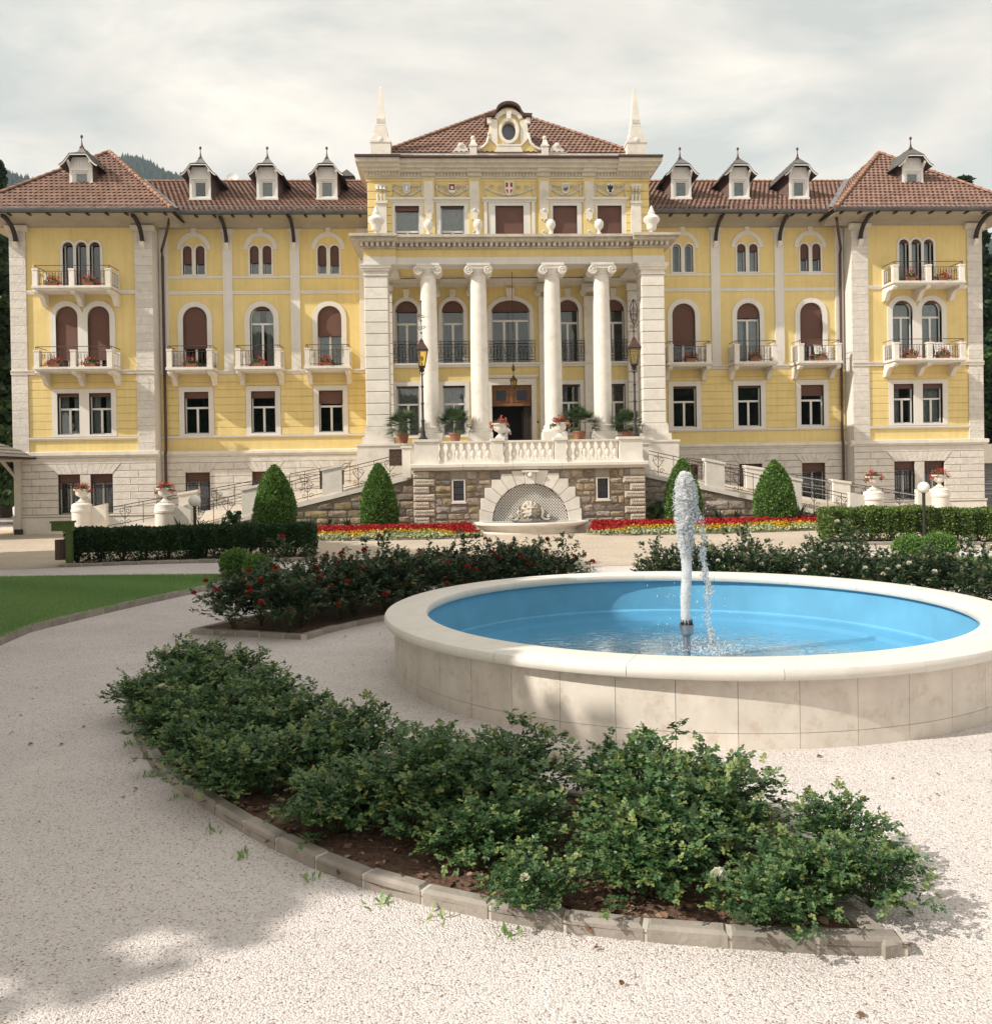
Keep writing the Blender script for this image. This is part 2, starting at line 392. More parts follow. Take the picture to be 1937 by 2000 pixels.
class MB:
    """collects shapes; build() links them as ONE mesh object"""
    def __init__(self):
        self.v, self.f = [], []
    def add(self, V, F):
        o = len(self.v)
        self.v.extend(V)
        self.f.extend([tuple(i + o for i in q) for q in F])
        return self
    def box(self, x0, x1, y0, y1, z0, z1):
        if x0 > x1: x0, x1 = x1, x0
        V = [(x0, y0, z0), (x1, y0, z0), (x1, y1, z0), (x0, y1, z0), (x0, y0, z1), (x1, y0, z1), (x1, y1, z1), (x0, y1, z1)]
        return self.add(V, [(0, 3, 2, 1), (4, 5, 6, 7), (0, 1, 5, 4), (1, 2, 6, 5), (2, 3, 7, 6), (3, 0, 4, 7)])
    def cbox(self, x0, x1, y0, y1, z0, z1, c):
        """box whose front (y0) edges are chamfered"""
        if x0 > x1: x0, x1 = x1, x0
        V = [(x0 + c, y0, z0 + c), (x1 - c, y0, z0 + c), (x1 - c, y0, z1 - c), (x0 + c, y0, z1 - c),
             (x0, y0 + c, z0), (x1, y0 + c, z0), (x1, y0 + c, z1), (x0, y0 + c, z1),
             (x0, y1, z0), (x1, y1, z0), (x1, y1, z1), (x0, y1, z1)]
        F = [(0, 1, 2, 3), (4, 5, 1, 0), (5, 6, 2, 1), (6, 7, 3, 2), (7, 4, 0, 3),
             (8, 9, 5, 4), (9, 10, 6, 5), (10, 11, 7, 6), (11, 8, 4, 7), (9, 8, 11, 10)]
        return self.add(V, F)
    def prism(self, poly, y0, y1):
        """polygon in x,z extruded along y"""
        if area2(poly) < 0: poly = poly[::-1]
        n = len(poly)
        V = [(x, y0, z) for x, z in poly] + [(x, y1, z) for x, z in poly]
        F = [tuple(range(n)), tuple(range(2 * n - 1, n - 1, -1))]
        F += [((i + 1) % n, i, n + i, n + (i + 1) % n) for i in range(n)]
        return self.add(V, F)
    def prism_x(self, poly, x0, x1):
        """polygon in y,z extruded along x"""
        if x0 > x1: x0, x1 = x1, x0
        if area2(poly) < 0: poly = poly[::-1]
        n = len(poly)
        V = [(x0, y, z) for y, z in poly] + [(x1, y, z) for y, z in poly]
        F = [tuple(range(n - 1, -1, -1)), tuple(range(n, 2 * n))]
        F += [(i, (i + 1) % n, n + (i + 1) % n, n + i) for i in range(n)]
        return self.add(V, F)
    def prism_z(self, poly, z0, z1):
        if area2(poly) < 0: poly = poly[::-1]
        n = len(poly)
        V = [(x, y, z0) for x, y in poly] + [(x, y, z1) for x, y in poly]
        F = [tuple(range(n - 1, -1, -1)), tuple(range(n, 2 * n))]
        F += [(i, (i + 1) % n, n + (i + 1) % n, n + i) for i in range(n)]
        return self.add(V, F)
    def ring(self, outer, inner, y0, y1):
        """flat front at y0 between two outlines in x,z, sides running back to y1"""
        if area2(outer) < 0: outer = outer[::-1]
        if area2(inner) < 0: inner = inner[::-1]
        pts = [Vector((x, z, 0)) for x, z in outer], [Vector((x, z, 0)) for x, z in inner]
        tr = tessellate_polygon(pts)
        allp = list(outer) + list(inner)
        V = [(x, y0, z) for x, z in allp]
        F = []
        for a, b, c in tr:
            A, B, Cc = allp[a], allp[b], allp[c]
            s = (B[0] - A[0]) * (Cc[1] - A[1]) - (B[1] - A[1]) * (Cc[0] - A[0])
            F.append((a, b, c) if s > 0 else (a, c, b))
        n, k = len(outer), len(inner)
        V += [(x, y1, z) for x, z in allp]
        t = n + k
        F += [((i + 1) % n, i, t + i, t + (i + 1) % n) for i in range(n)]
        F += [(n + i, n + (i + 1) % k, t + n + (i + 1) % k, t + n + i) for i in range(k)]
        return self.add(V, F)
    def sheet(self, outer, holes, y0, depth):
        """wall face at y0 with openings; reveals run back by depth"""
        polys = [outer] + holes
        pts = [[Vector((x, z, 0)) for x, z in p] for p in polys]
        tr = tessellate_polygon(pts)
        allp = [q for p in polys for q in p]
        V = [(x, y0, z) for x, z in allp]
        F = []
        for a, b, c in tr:
            A, B, Cc = allp[a], allp[b], allp[c]
            s = (B[0] - A[0]) * (Cc[1] - A[1]) - (B[1] - A[1]) * (Cc[0] - A[0])
            F.append((a, b, c) if s > 0 else (a, c, b))
        self.add(V, F)
        for p in holes:
            n = len(p)
            q = p if area2(p) > 0 else p[::-1]
            VV = [(x, y0, z) for x, z in q] + [(x, y0 + depth, z) for x, z in q]
            self.add(VV, [(i, (i + 1) % n, n + (i + 1) % n, n + i) for i in range(n)])
        return self
    def lathe(self, prof, cx=0.0, cy=0.0, seg=16, sx=1.0, sy=1.0, a0=0.0, a1=2 * PI):
        full = abs(a1 - a0 - 2 * PI) < 1e-6
        m = seg if full else seg + 1
        V = [(cx + sx * r * math.cos(a0 + (a1 - a0) * i / seg), cy + sy * r * math.sin(a0 + (a1 - a0) * i / seg), z) for r, z in prof for i in range(m)]
        F = []
        for j in range(len(prof) - 1):
            for i in range(seg):
                k = (i + 1) % m
                F.append((j * m + i, j * m + k, (j + 1) * m + k, (j + 1) * m + i))
        return self.add(V, F)
    def tube(self, pts, r, seg=5, r1=None):
        pts = [Vector(p) for p in pts]
        n = len(pts)
        V, F = [], []
        for i, p in enumerate(pts):
            t = (pts[min(i + 1, n - 1)] - pts[max(i - 1, 0)])
            t = t.normalized() if t.length > 1e-9 else Vector((0, 0, 1))
            a = t.orthogonal().normalized() if abs(t.z) > 0.99 else t.cross(Vector((0, 0, 1))).normalized()
            b = t.cross(a)
            rr = r if r1 is None else r + (r1 - r) * i / max(1, n - 1)
            for k in range(seg):
                w = 2 * PI * k / seg
                V.append(tuple(p + (a * math.cos(w) + b * math.sin(w)) * rr))
        for i in range(n - 1):
            for k in range(seg):
                F.append((i * seg + k, i * seg + (k + 1) % seg, (i + 1) * seg + (k + 1) % seg, (i + 1) * seg + k))
        F.append(tuple(range(seg - 1, -1, -1)))
        F.append(tuple((n - 1) * seg + k for k in range(seg)))
        return self.add(V, F)
    def ball(self, c, r, seg=10, rings=7, s=(1, 1, 1)):
        V, F = [], []
        for j in range(rings + 1):
            t = PI * j / rings
            for i in range(seg):
                w = 2 * PI * i / seg
                V.append((c[0] + r * s[0] * math.sin(t) * math.cos(w), c[1] + r * s[1] * math.sin(t) * math.sin(w), c[2] - r * s[2] * math.cos(t)))
        for j in range(rings):
            for i in range(seg):
                k = (i + 1) % seg
                F.append((j * seg + i, j * seg + k, (j + 1) * seg + k, (j + 1) * seg + i))
        return self.add(V, F)
    def mesh(self, name, smooth=None):
        me = bpy.data.meshes.new(name)
        me.from_pydata(self.v, [], self.f)
        if smooth is not None:
            me.polygons.foreach_set('use_smooth', [True] * len(me.polygons))
            me.set_sharp_from_angle(angle=math.radians(smooth))
        me.update()
        return me
    def build(self, name, mat, parent=None, smooth=None, kind=None):
        return link(name, self.mesh(name, smooth), mat, parent, kind)

def link(name, me, mat, parent=None, kind=None):
    o = bpy.data.objects.new(name, me)
    if mat is not None and len(me.materials) == 0:
        me.materials.append(mat)
    COL.objects.link(o)
    if parent is not None:
        o.parent = parent
    if kind:
        o['kind'] = kind
    return o

def thing(name, label, cat, loc=(0, 0, 0), rz=0.0, group=None, scale=None):
    o = bpy.data.objects.new(name, None)
    o.empty_display_size = 0.2
    COL.objects.link(o)
    o.location = loc
    o.rotation_euler = (0, 0, rz)
    if scale is not None:
        o.scale = (scale, scale, scale) if not hasattr(scale, '__len__') else scale
    return tag(o, label, cat, group)

def tag(o, label, cat, group=None):
    o['label'] = label
    o['category'] = cat
    if group:
        o['group'] = group
    return o

def dup(root, loc, rz=0.0, scale=None, label=None, group=None):
    r = root.copy()
    COL.objects.link(r)
    r.location = loc
    r.rotation_euler = (0, 0, rz)
    if scale is not None:
        r.scale = (scale, scale, scale) if not hasattr(scale, '__len__') else scale
    if label: r['label'] = label
    if group: r['group'] = group
    for ch in list(root.children):
        c = ch.copy(); COL.objects.link(c); c.parent = r
        for g in list(ch.children):
            d = g.copy(); COL.objects.link(d); d.parent = c
    return r

def rect(cx, hw, z0, z1):
    return [(cx - hw, z0), (cx + hw, z0), (cx + hw, z1), (cx - hw, z1)]

def archo(cx, hw, z0, zt, rise=None, n=12):
    rise = hw if rise is None else rise
    zs = zt - rise
    return [(cx - hw, z0), (cx + hw, z0)] + [(cx + hw * math.cos(PI * i / n), zs + rise * math.sin(PI * i / n)) for i in range(n + 1)]

def inset_outline(cx, hw, z0, zt, rise, d, n=12):
    if rise is None:
        return rect(cx, hw - d, z0 + d, zt - d)
    return archo(cx, hw - d, z0 + d, zt - d, max(0.02, rise - d), n)

def clip_z(poly, z, above=True):
    out = []
    for i in range(len(poly)):
        a, b = poly[i], poly[(i + 1) % len(poly)]
        ia = a[1] >= z if above else a[1] <= z
        ib = b[1] >= z if above else b[1] <= z
        if ia: out.append(a)
        if ia != ib:
            t = (z - a[1]) / (b[1] - a[1])
            out.append((a[0] + t * (b[0] - a[0]), z))
    return out

def clip_x(poly, x, right=True):
    return [(b, a) for a, b in clip_z([(z, xx) for xx, z in poly], x, right)]

def np_mesh(name, V, F, attr=None, smooth=False):
    """V (n,3), F (m,k) constant k"""
    me = bpy.data.meshes.new(name)
    V = np.ascontiguousarray(V, np.float32); F = np.ascontiguousarray(F, np.int32)
    m, k = F.shape
    me.vertices.add(len(V)); me.vertices.foreach_set('co', V.ravel())
    me.loops.add(m * k); me.loops.foreach_set('vertex_index', F.ravel())
    me.polygons.add(m)
    me.polygons.foreach_set('loop_start', np.arange(0, m * k, k, dtype=np.int32))
    me.polygons.foreach_set('loop_total', np.full(m, k, np.int32))
    if smooth:
        me.polygons.foreach_set('use_smooth', np.ones(m, bool))
    if attr is not None:
        a = me.attributes.new('v', 'FLOAT', 'POINT')
        a.data.foreach_set('value', np.ascontiguousarray(attr, np.float32))
    me.update(calc_edges=True)
    return me

def unit(a):
    return a / np.maximum(np.linalg.norm(a, axis=-1, keepdims=True), 1e-9)

LEAF_V = np.array([(0, 0, 0), (0.30, 0.30, 0.06), (0.26, 0.68, 0.05), (0, 1, -0.04), (-0.26, 0.68, 0.05), (-0.30, 0.30, 0.06)])
LEAF_F = np.array([(0, 1, 2, 3), (0, 3, 4, 5)])
NEED_V = np.array([(-0.16, 0, 0), (0.16, 0, 0), (0.10, 1, 0.05), (-0.10, 1, 0.05)])
NEED_F = np.array([(0, 1, 2, 3)])
BLADE_F = np.array([(0, 1, 2)])
BLADE_V = np.array([(-0.10, 0, 0), (0.10, 0, 0), (0.0, 1, 0.05)])

def scatter(tv, tf, pos, tan, nrm, size, val=None):
    """copies of a small template: y along tan, z along nrm"""
    n = len(pos)
    ty = unit(tan)
    tx = unit(np.cross(ty, nrm))
    tz = np.cross(tx, ty)
    s = np.asarray(size).reshape(-1, 1, 1) * np.ones((n, 1, 1))
    V = pos[:, None, :] + s * (tv[None, :, 0:1] * tx[:, None] + tv[None, :, 1:2] * ty[:, None] + tv[None, :, 2:3] * tz[:, None])
    F = (np.arange(n)[:, None, None] * len(tv) + tf[None]).reshape(-1, tf.shape[1])
    a = np.repeat(RNG.random(n) if val is None else val, len(tv))
    return V.reshape(-1, 3), F, a

def join(parts):
    V, F, A, o = [], [], [], 0
    for v, f, a in parts:
        V.append(v); F.append(f + o); A.append(a); o += len(v)
    return np.concatenate(V), np.concatenate(F), np.concatenate(A)

def rand_unit(n):
    return unit(RNG.normal(size=(n, 3)))

def ss(t):
    t = np.clip(t, 0, 1)
    return t * t * (3 - 2 * t)

def ground_h(x, y):
    """the forecourt rises gently towards the terrace"""
    x = np.asarray(x, float); y = np.asarray(y, float)
    return 0.26 * ss((y + 20.5) / 8.0) * (1 - ss((np.abs(x) - 9.5) / 6.0))
def gh(x, y):
    return float(ground_h(x, y))

# ------------------------------------------------------------------ ground
def grid_mesh(name, xs, ys, zoff, mat, keep=None):
    X, Y = np.meshgrid(xs, ys)
    Z = ground_h(X, Y) + zoff
    V = np.stack([X, Y, Z], -1).reshape(-1, 3)
    nx, ny = len(xs), len(ys)
    i = np.arange((nx - 1) * (ny - 1)); r, c = i // (nx - 1), i % (nx - 1)
    F = np.stack([r * nx + c, r * nx + c + 1, (r + 1) * nx + c + 1, (r + 1) * nx + c], -1)
    if keep is not None:
        cx = V[F].mean(1)
        F = F[keep(cx[:, 0], cx[:, 1])]
    o = link(name, np_mesh(name, V, F, smooth=True), mat)
    o['kind'] = 'structure'
    return o

xs = np.concatenate([[-1800, -800, -200, -60], np.linspace(-40, 40, 81), [60, 200, 800, 1800]])
ys = np.concatenate([[-300, -200, -80], np.linspace(-50, 6, 57), [20, 60, 200, 900, 1800]])
grid_mesh('ground', xs, ys, 0.0, GRAVEL)
def road_keep(x, y):
    edge = -17.6 - 2.3 * ss((7.2 - np.abs(x)) / 3.0)
    return y > edge
grid_mesh('road', np.linspace(-45, 45, 181), np.linspace(-20.2, 3.0, 117), 0.006, SAND, road_keep)

# ------------------------------------------------------------------ hotel
HOTEL = thing('hotel', 'long yellow and white grand hotel with central columned portico and corner pavilions', 'building')
H = HOTEL
WY, PY = 0.0, -0.8                      # wing wall plane, pavilion wall plane
def S(s, a):                            # mirrored x
    return s * a

def window(cx, hw, z0, zt, Y, rise=None, surround=0.22, proud=0.05, shut=0.0, mull=True, transom=None, curtain=0,
           grille=False, sillp=True, top=None, surr_rise=None, frame_d=0.16, mat=WHT, side_out=None, lights=2):
    """hotel > window (the surround) > frame, pane, shutter, curtain, grille"""
    out_in = rect(cx, hw, z0, zt) if rise is None else archo(cx, hw, z0, zt, rise)
    if surround:
        so = surround if side_out is None else side_out
        outer = rect(cx, hw + so, z0 - (0.1 if sillp else 0.0), zt + surround) if rise is None else \
            archo(cx, hw + so, z0 - 0.0, zt + surround, rise + surround)
        mb = MB().ring(outer, out_in, Y - proud, Y + 0.2)
        # inner fillet
        w = mb.build('window', mat, H)
    else:
        w = MB().ring(rect(cx, hw + 0.015, z0 - 0.015, zt + 0.015) if rise is None else archo(cx, hw + 0.015, z0 - 0.015, zt + 0.015, rise + 0.015), out_in, Y - 0.004, Y + 0.2).build('window', mat, H)
    fy = Y + frame_d
    fw_ = 0.055
    inn = inset_outline(cx, hw, z0, zt, rise, fw_)
    fr = MB().ring(out_in, inn, fy, fy + 0.07)
    zt_i = zt - fw_
    tr = transom
    if tr is not None:
        fr.box(cx - hw + fw_, cx + hw - fw_, fy - 0.012, fy + 0.06, tr - 0.045, tr + 0.045)
    cols = []
    hi = tr - 0.045 if tr is not None else zt_i - (0 if rise is None else 0.02)
    xs_ = [cx - hw + fw_]
    if mull:
        mw = 0.05
        for k in range(1, lights):
            xm = cx - hw + 2 * hw * k / lights
            if tr is None and rise is not None:
                fr.box(xm - mw, xm + mw, fy - 0.008, fy + 0.06, z0 + fw_, zt - rise * 0.2)
            else:
                fr.box(xm - mw, xm + mw, fy - 0.008, fy + 0.06, z0 + fw_, hi)
            xs_ += [xm - mw, xm + mw]
    xs_.append(cx + hw - fw_)
    fr.build('frame', WDOW, w)
    py = fy + 0.03
    for k in range(0, len(xs_), 2):
        body = [(xs_[k], z0 + fw_), (xs_[k + 1], z0 + fw_), (xs_[k + 1], hi), (xs_[k], hi)]
        if tr is None and rise is not None:
            body = clip_x(clip_x(inn, xs_[k], True), xs_[k + 1], False)
        MB().prism(body, py, py + 0.012).build('pane', GLASS, w)
    if tr is not None:
        MB().prism(clip_z(inn, tr + 0.045, True), py, py + 0.012).build('pane', GLASS, w)
    if shut > 0:
        zb = zt - shut
        sh = clip_z(out_in, max(zb, z0), True)
        m = MB().prism(sh, fy - 0.075, fy - 0.045)
        m.box(cx - hw + 0.01, cx + hw - 0.01, fy - 0.09, fy - 0.03, max(zb, z0), max(zb, z0) + 0.05)
        m.build('shutter', SHUT, w)
    if curtain:
        # gathered net curtain behind the glass
        zc0, zc1 = z0 + 0.05, zt - (0.06 if rise is None else rise * 0.35)
        spans = {1: [(cx - hw + 0.06, cx + hw - 0.06)], 2: [(cx - hw + 0.06, cx - hw * 0.25), (cx + hw * 0.25, cx + hw - 0.06)],
                 3: [(cx - hw + 0.06, cx - hw * 0.05)]}[curtain]
        cb = MB()
        for a, b_ in spans:
            n = max(8, int((b_ - a) / 0.03))
            px = [a + (b_ - a) * i / n for i in range(n + 1)]
            yy = [fy + 0.19 + 0.02 * math.sin(i * 2.1 + cx) + 0.008 * random.random() for i in range(n + 1)]
            V = [(x, y, zc0) for x, y in zip(px, yy)] + [(x, y, zc1) for x, y in zip(px, yy)]
            cb.add(V, [(i, i + 1, n + 2 + i, n + 1 + i) for i in range(n)])
        cb.build('curtain', CURT, w)
    if grille:
        g = MB()
        gy = Y - 0.03
        for i in range(9):
            x = cx - hw + 0.04 + (2 * hw - 0.08) * i / 8
            g.tube([(x, gy, z0 + 0.02), (x, gy, zt - 0.3)], 0.011, 4)
        for zz in (z0 + 0.12, z0 + 0.24, zt - 0.62, zt - 0.48):
            g.tube([(cx - hw, gy, zz), (cx + hw, gy, zz)], 0.012, 4)
        for i in range(8):
            x = cx - hw + 0.04 + (2 * hw - 0.08) * (i + 0.5) / 8
            g.tube([(x + 0.045 * math.cos(t), gy, zt - 0.55 + 0.055 * math.sin(t)) for t in np.linspace(0, 2 * PI, 8)], 0.009, 4)
        g.build('grille', IRON, w)
    return w

def scroll_pts(cx, y, cz, r, turns, s, n=18, x_is='x'):
    out = []
    for i in range(n + 1):
        t = i / n
        a = s * turns * 2 * PI * t
        rr = r * (1 - 0.8 * t)
        out.append((cx + rr * math.cos(a), y, cz + rr * math.sin(a)))
    return out

CONSOLE = [(0.0, 0.0), (-0.95, 0.0), (-0.98, -0.10), (-0.90, -0.20), (-0.74, -0.23), (-0.62, -0.20), (-0.45, -0.30), (-0.34, -0.46), (-0.26, -0.62), (-0.20, -0.72), (0.0, -0.75)]

def balcony(cx, hw, Y, d, zb, zt, piers, hp):
    """hotel > balcony (the slab) > pier, console, railing"""
    m = MB()
    m.box(cx - hw + 0.07, cx + hw - 0.07, Y - d + 0.07, Y, zb, zb + 0.07)
    m.box(cx - hw, cx + hw, Y - d, Y, zb + 0.07, zt)
    b = m.build('balcony', STW, H)
    r = 0.115
    for px in piers:
        p = MB()
        p.box(px - r, px + r, Y - d + 0.05, Y - d + 0.05 + 2 * r, zt, zt + hp - 0.07)
        p.box(px - r - 0.02, px + r + 0.02, Y - d + 0.03, Y - d + 0.07 + 2 * r, zt + hp - 0.07, zt + hp)
        p.build('pier', STW, b)
    # wall-side half piers
    for s in (-1, 1):
        px = cx + s * (hw - 0.05 - r)
        q = MB()
        q.box(px - r, px + r, Y - 0.14, Y, zt, zt + hp)
        q.build('pier', STW, b)
    for px in [piers[0], piers[-1]] + ([cx] if len(piers) > 2 else []):
        cw = 0.10
        c = MB().prism_x([(Y + y * (d * 0.95), zb + z * 0.78) for y, z in CONSOLE], px - cw, px + cw)
        c.build('console', STW, b)
    g = MB()
    zr = zt + hp + 0.15
    xl, xr, yf = cx - hw + 0.08, cx + hw - 0.08, Y - d + 0.14
    g.tube([(xl, Y - 0.02, zr), (xl, yf, zr), (xr, yf, zr), (xr, Y - 0.02, zr)], 0.017, 5)
    for zz in (zt + 0.10, zt + hp - 0.10):
        g.tube([(xl, Y - 0.1, zz), (xl, yf, zz), (xr, yf, zz), (xr, Y - 0.1, zz)], 0.012, 4)
    n = int((xr - xl) / 0.13)
    for i in range(n + 1):
        x = xl + (xr - xl) * i / n
        g.tube([(x, yf, zt + 0.02), (x, yf, zt + hp - 0.10)], 0.009, 4)
        if i < n and i % 2 == 0:
            xm = x + 0.5 * (xr - xl) / n
            g.tube([(xm + 0.05 * math.cos(t), yf, zt + hp * 0.62 + 0.10 * math.sin(t)) for t in np.linspace(0, 2 * PI, 9)], 0.008, 4)
    for x in (xl, xr):
        for k in range(1, 6):
            y = yf + (Y - yf) * k / 6
            g.tube([(x, y, zt + 0.02), (x, y, zt + hp - 0.10)], 0.009, 4)
        g.tube([(x, yf, zt), (x, yf, zr)], 0.014, 4)
    for px in piers:
        g.tube([(px, yf, zt + hp), (px, yf, zr)], 0.012, 4)
    g.build('railing', IRONB, b)
    return b

def course_block(s, a, b, la, lb, z0, z1, Y):
    """stone of a basement course; ends beside a flat arch follow its splay"""
    f = lambda z: 0.365 * max(0.0, (z - 2.70) / 0.45)
    zs = [z0] + ([2.70] if z0 < 2.70 < z1 else []) + [z1]
    L = [(a + (f(z) if la else 0) + 0.006, z) for z in zs]
    R = [(b - (f(z) if lb else 0) - 0.006, z) for z in zs]
    poly = [(s * x, z) for x, z in L + R[::-1]]
    if area2(poly) < 0: poly = poly[::-1]
    cx = sum(p[0] for p in poly) / len(poly); cz = sum(p[1] for p in poly) / len(poly)
    c = 0.018
    fr = [(x - math.copysign(c, x - cx), z - math.copysign(c, z - cz) if abs(z - 2.70) > 0.001 else z) for x, z in poly]
    n = len(poly)
    V = [(x, Y - 0.088, z) for x, z in fr] + [(x, Y - 0.070, z) for x, z in poly] + [(x, Y - 0.02, z) for x, z in poly]
    F = [tuple(range(n))]
    for i in range(n):
        j = (i + 1) % n
        F += [(j, i, n + i, n + j), (n + j, n + i, 2 * n + i, 2 * n + j)]
    MB().add(V, F).build('stone_block', RUS, H)

# --- wings -------------------------------------------------------------
BAYS = (14.63, 11.55, 8.41)
TOPZ = 14.06
SH2 = {-1: (0.84, 0.80, 0.92), 1: (0.75, 0.34, 0.0)}      # shutters of the top floor
SH1 = {-1: (1.96, 0.16, 1.42), 1: (2.05, 0.72, 1.98)}
SH0 = {-1: (0.30, 0.32, 0.62), 1: (0.52, 0.10, 0.10)}
CU1 = {-1: (0, 2, 1), 1: (0, 2, 0)}
CU0 = {-1: (0, 0, 0), 1: (0, 0, 0)}
for s in (-1, 1):
    holes = []
    for k, bx in enumerate(BAYS):
        c = s * bx
        for dx in (-0.295, 0.295):
            holes.append(archo(c + dx, 0.205, 11.93, 13.27))
        holes.append(archo(c, 0.555, 7.5, 10.43))
        holes.append(rect(c, 0.56, 4.5, 6.46))
        holes.append(rect(c, 0.55, 0.87, 2.69))
    x0, x1 = sorted((s * 6.0, s * 16.3))
    MB().sheet([(x0, -0.5), (x1, -0.5), (x1, 15.2), (x0, 15.2)], holes, WY, 0.3).build('wall', YEL, H)
    # lower stone facing behind the courses, as one recessed sheet of mortar
    hb = [rect(s * bx, 0.55, 0.87, 2.69) for bx in BAYS]
    MB().sheet([(x0, 0.0), (x1, 0.0), (x1, 3.46), (x0, 3.46)], hb, WY - 0.03, 0.03).build('backing', JNT, H)
    for k, bx in enumerate(BAYS):
        c = s * bx
        # top floor twin window with its hood mould
        tw = MB()
        outer = [(c - 0.58, 11.86), (c + 0.58, 11.86)] + [(c + 0.295 + 0.285 * math.cos(a), 13.06 + 0.285 * math.sin(a)) for a in np.linspace(0, PI * 0.93, 10)] + \
                [(c - 0.295 + 0.285 * math.cos(a), 13.06 + 0.285 * math.sin(a)) for a in np.linspace(PI * 0.07, PI, 10)]
        hood = MB()
        n = 20
        pin = [(c + 0.58 * math.cos(PI * i / n), 13.09 + 0.60 * math.sin(PI * i / n)) for i in range(n + 1)]
        pou = [(c + 0.78 * math.cos(PI * i / n), 13.09 + 0.80 * math.sin(PI * i / n)) for i in range(n + 1)]
        hood.prism(pou + pin[::-1], WY - 0.045, WY)
        hood.prism([(c - 0.09, 13.78), (c + 0.09, 13.78), (c + 0.12, 14.08), (c - 0.12, 14.08)], WY - 0.06, WY)
        hood.build('hood_mould', WHT, H)
        ringm = MB()
        polys = [[Vector((x, z, 0)) for x, z in outer]] + [[Vector((x, z, 0)) for x, z in archo(c + dx, 0.205, 11.93, 13.27)] for dx in (-0.295, 0.295)]
        ringm.sheet(outer, [archo(c + dx, 0.205, 11.93, 13.27) for dx in (-0.295, 0.295)], WY - 0.035, 0.2)
        no = len(outer)
        ringm.add([(x, WY - 0.035, z) for x, z in outer] + [(x, WY, z) for x, z in outer], [((i + 1) % no, i, no + i, no + (i + 1) % no) for i in range(no)])
        ringm.build('surround', WHT, H)
        for dx in (-0.295, 0.295):
            window(c + dx, 0.205, 11.93, 13.27, WY, 0.205, surround=0, shut=SH2[s][k] if not (s == -1 and k == 2 and 0) else 0, mull=False, curtain=1 if (s == -1 and k > 0) or (s == 1 and k == 1) else (3 if s == 1 else 0))
        window(c, 0.555, 7.5, 10.43, WY, 0.555, surround=0.235, shut=SH1[s][k], transom=9.62, curtain=CU1[s][k], sillp=False)
        window(c, 0.56, 4.5, 6.46, WY, None, surround=0.24, shut=SH0[s][k], transom=5.72, curtain=CU0[s][k])
        if not (s == -1 and bx == 8.41 and 0):
            window(c, 0.55, 0.87, 2.69, WY, None, surround=0, shut=0.42, mull=True, grille=True, mat=RUS)
        balcony(c, 1.05, WY, 1.1, 7.30, 7.49, (c - 0.90, c + 0.90), 0.83)
    # pilaster strips
    for px, hw in ((13.08, 0.22), (9.975, 0.22), (16.02, 0.20), (6.78, 0.22)):
        c = s * px
        p = MB().box(c - hw, c + hw, WY - 0.07, WY, 7.44, TOPZ - 0.02)
        if px < 15:
            p.box(c - hw - 0.10, c + hw + 0.10, WY - 0.085, WY, TOPZ - 0.16, TOPZ - 0.02)
        p.build('pilaster', WHT, H)
    segs = [(6.56, 9.755), (10.195, 12.86), (13.30, 15.82)]
    for a, b in segs:
        x0, x1 = sorted((s * a, s * b))
        m = MB().box(x0, x1, WY - 0.05, WY, 11.77, 11.85).box(x0, x1, WY - 0.035, WY, 11.74, 11.77)
        m.build('string_course', WHT, H)
        m = MB().box(x0, x1, WY - 0.06, WY, 11.09, 11.15).box(x0, x1, WY - 0.04, WY, 11.0, 11.09)
        m.build('string_course', WHT, H)
    x0, x1 = sorted((s * 6.3, s * 16.25))
    MB().prism_x([(WY, 7.26), (WY - 0.05, 7.26), (WY - 0.05, 7.36), (WY - 0.10, 7.40), (WY - 0.10, 7.45), (WY, 7.45)], x0, x1).build('string_course', STW, H)
    MB().prism_x([(WY, 4.29), (WY - 0.05, 4.29), (WY - 0.09, 4.36), (WY - 0.09, 4.41), (WY, 4.41)], x0, x1).build('string_course', WHT, H)
    MB().prism_x([(WY, 3.44), (WY - 0.06, 3.44), (WY - 0.08, 3.50), (WY - 0.17, 3.56), (WY - 0.17, 3.68), (WY, 3.72)], x0, x1).build('plinth_band', STW, H)
    MB().prism_x([(WY, 0.0), (WY - 0.14, 0.0), (WY - 0.14, 0.74), (WY, 0.76)], x0, x1).build('plinth', STW, H)
    MB().prism_x([(WY, 0.765), (WY - 0.16, 0.765), (WY - 0.18, 0.80), (WY - 0.18, 0.85), (WY, 0.86)], x0, x1).build('plinth_band', STW, H)
    # grooved plaster bands of the ground floor
    edges = [16.25] + sum([[bx + 0.81, bx - 0.81] for bx in BAYS], []) + [6.3]
    for i in range(0, len(edges), 2):
        x0, x1 = sorted((s * edges[i], s * edges[i + 1]))
        for j in range(8):
            z0, z1 = 4.415 + j * 0.355, 4.415 + (j + 1) * 0.355
            MB().cbox(x0, x1, WY - 0.03, WY, z0 + 0.009, min(z1, 7.255) - 0.009, 0.012).build('plaster_band', YEL, H)
    for bx in BAYS:
        x0, x1 = sorted((s * (bx + 0.808), s * (bx - 0.808)))
        for z0, z1 in ((6.715, 6.89), (6.908, 7.25)):
            MB().cbox(x0, x1, WY - 0.03, WY, z0, z1, 0.012).build('plaster_band', YEL, H)
    # basement courses and splayed lintels
    edges = [16.25] + sum([[bx + 0.56, bx - 0.56] for bx in BAYS], []) + [6.3]
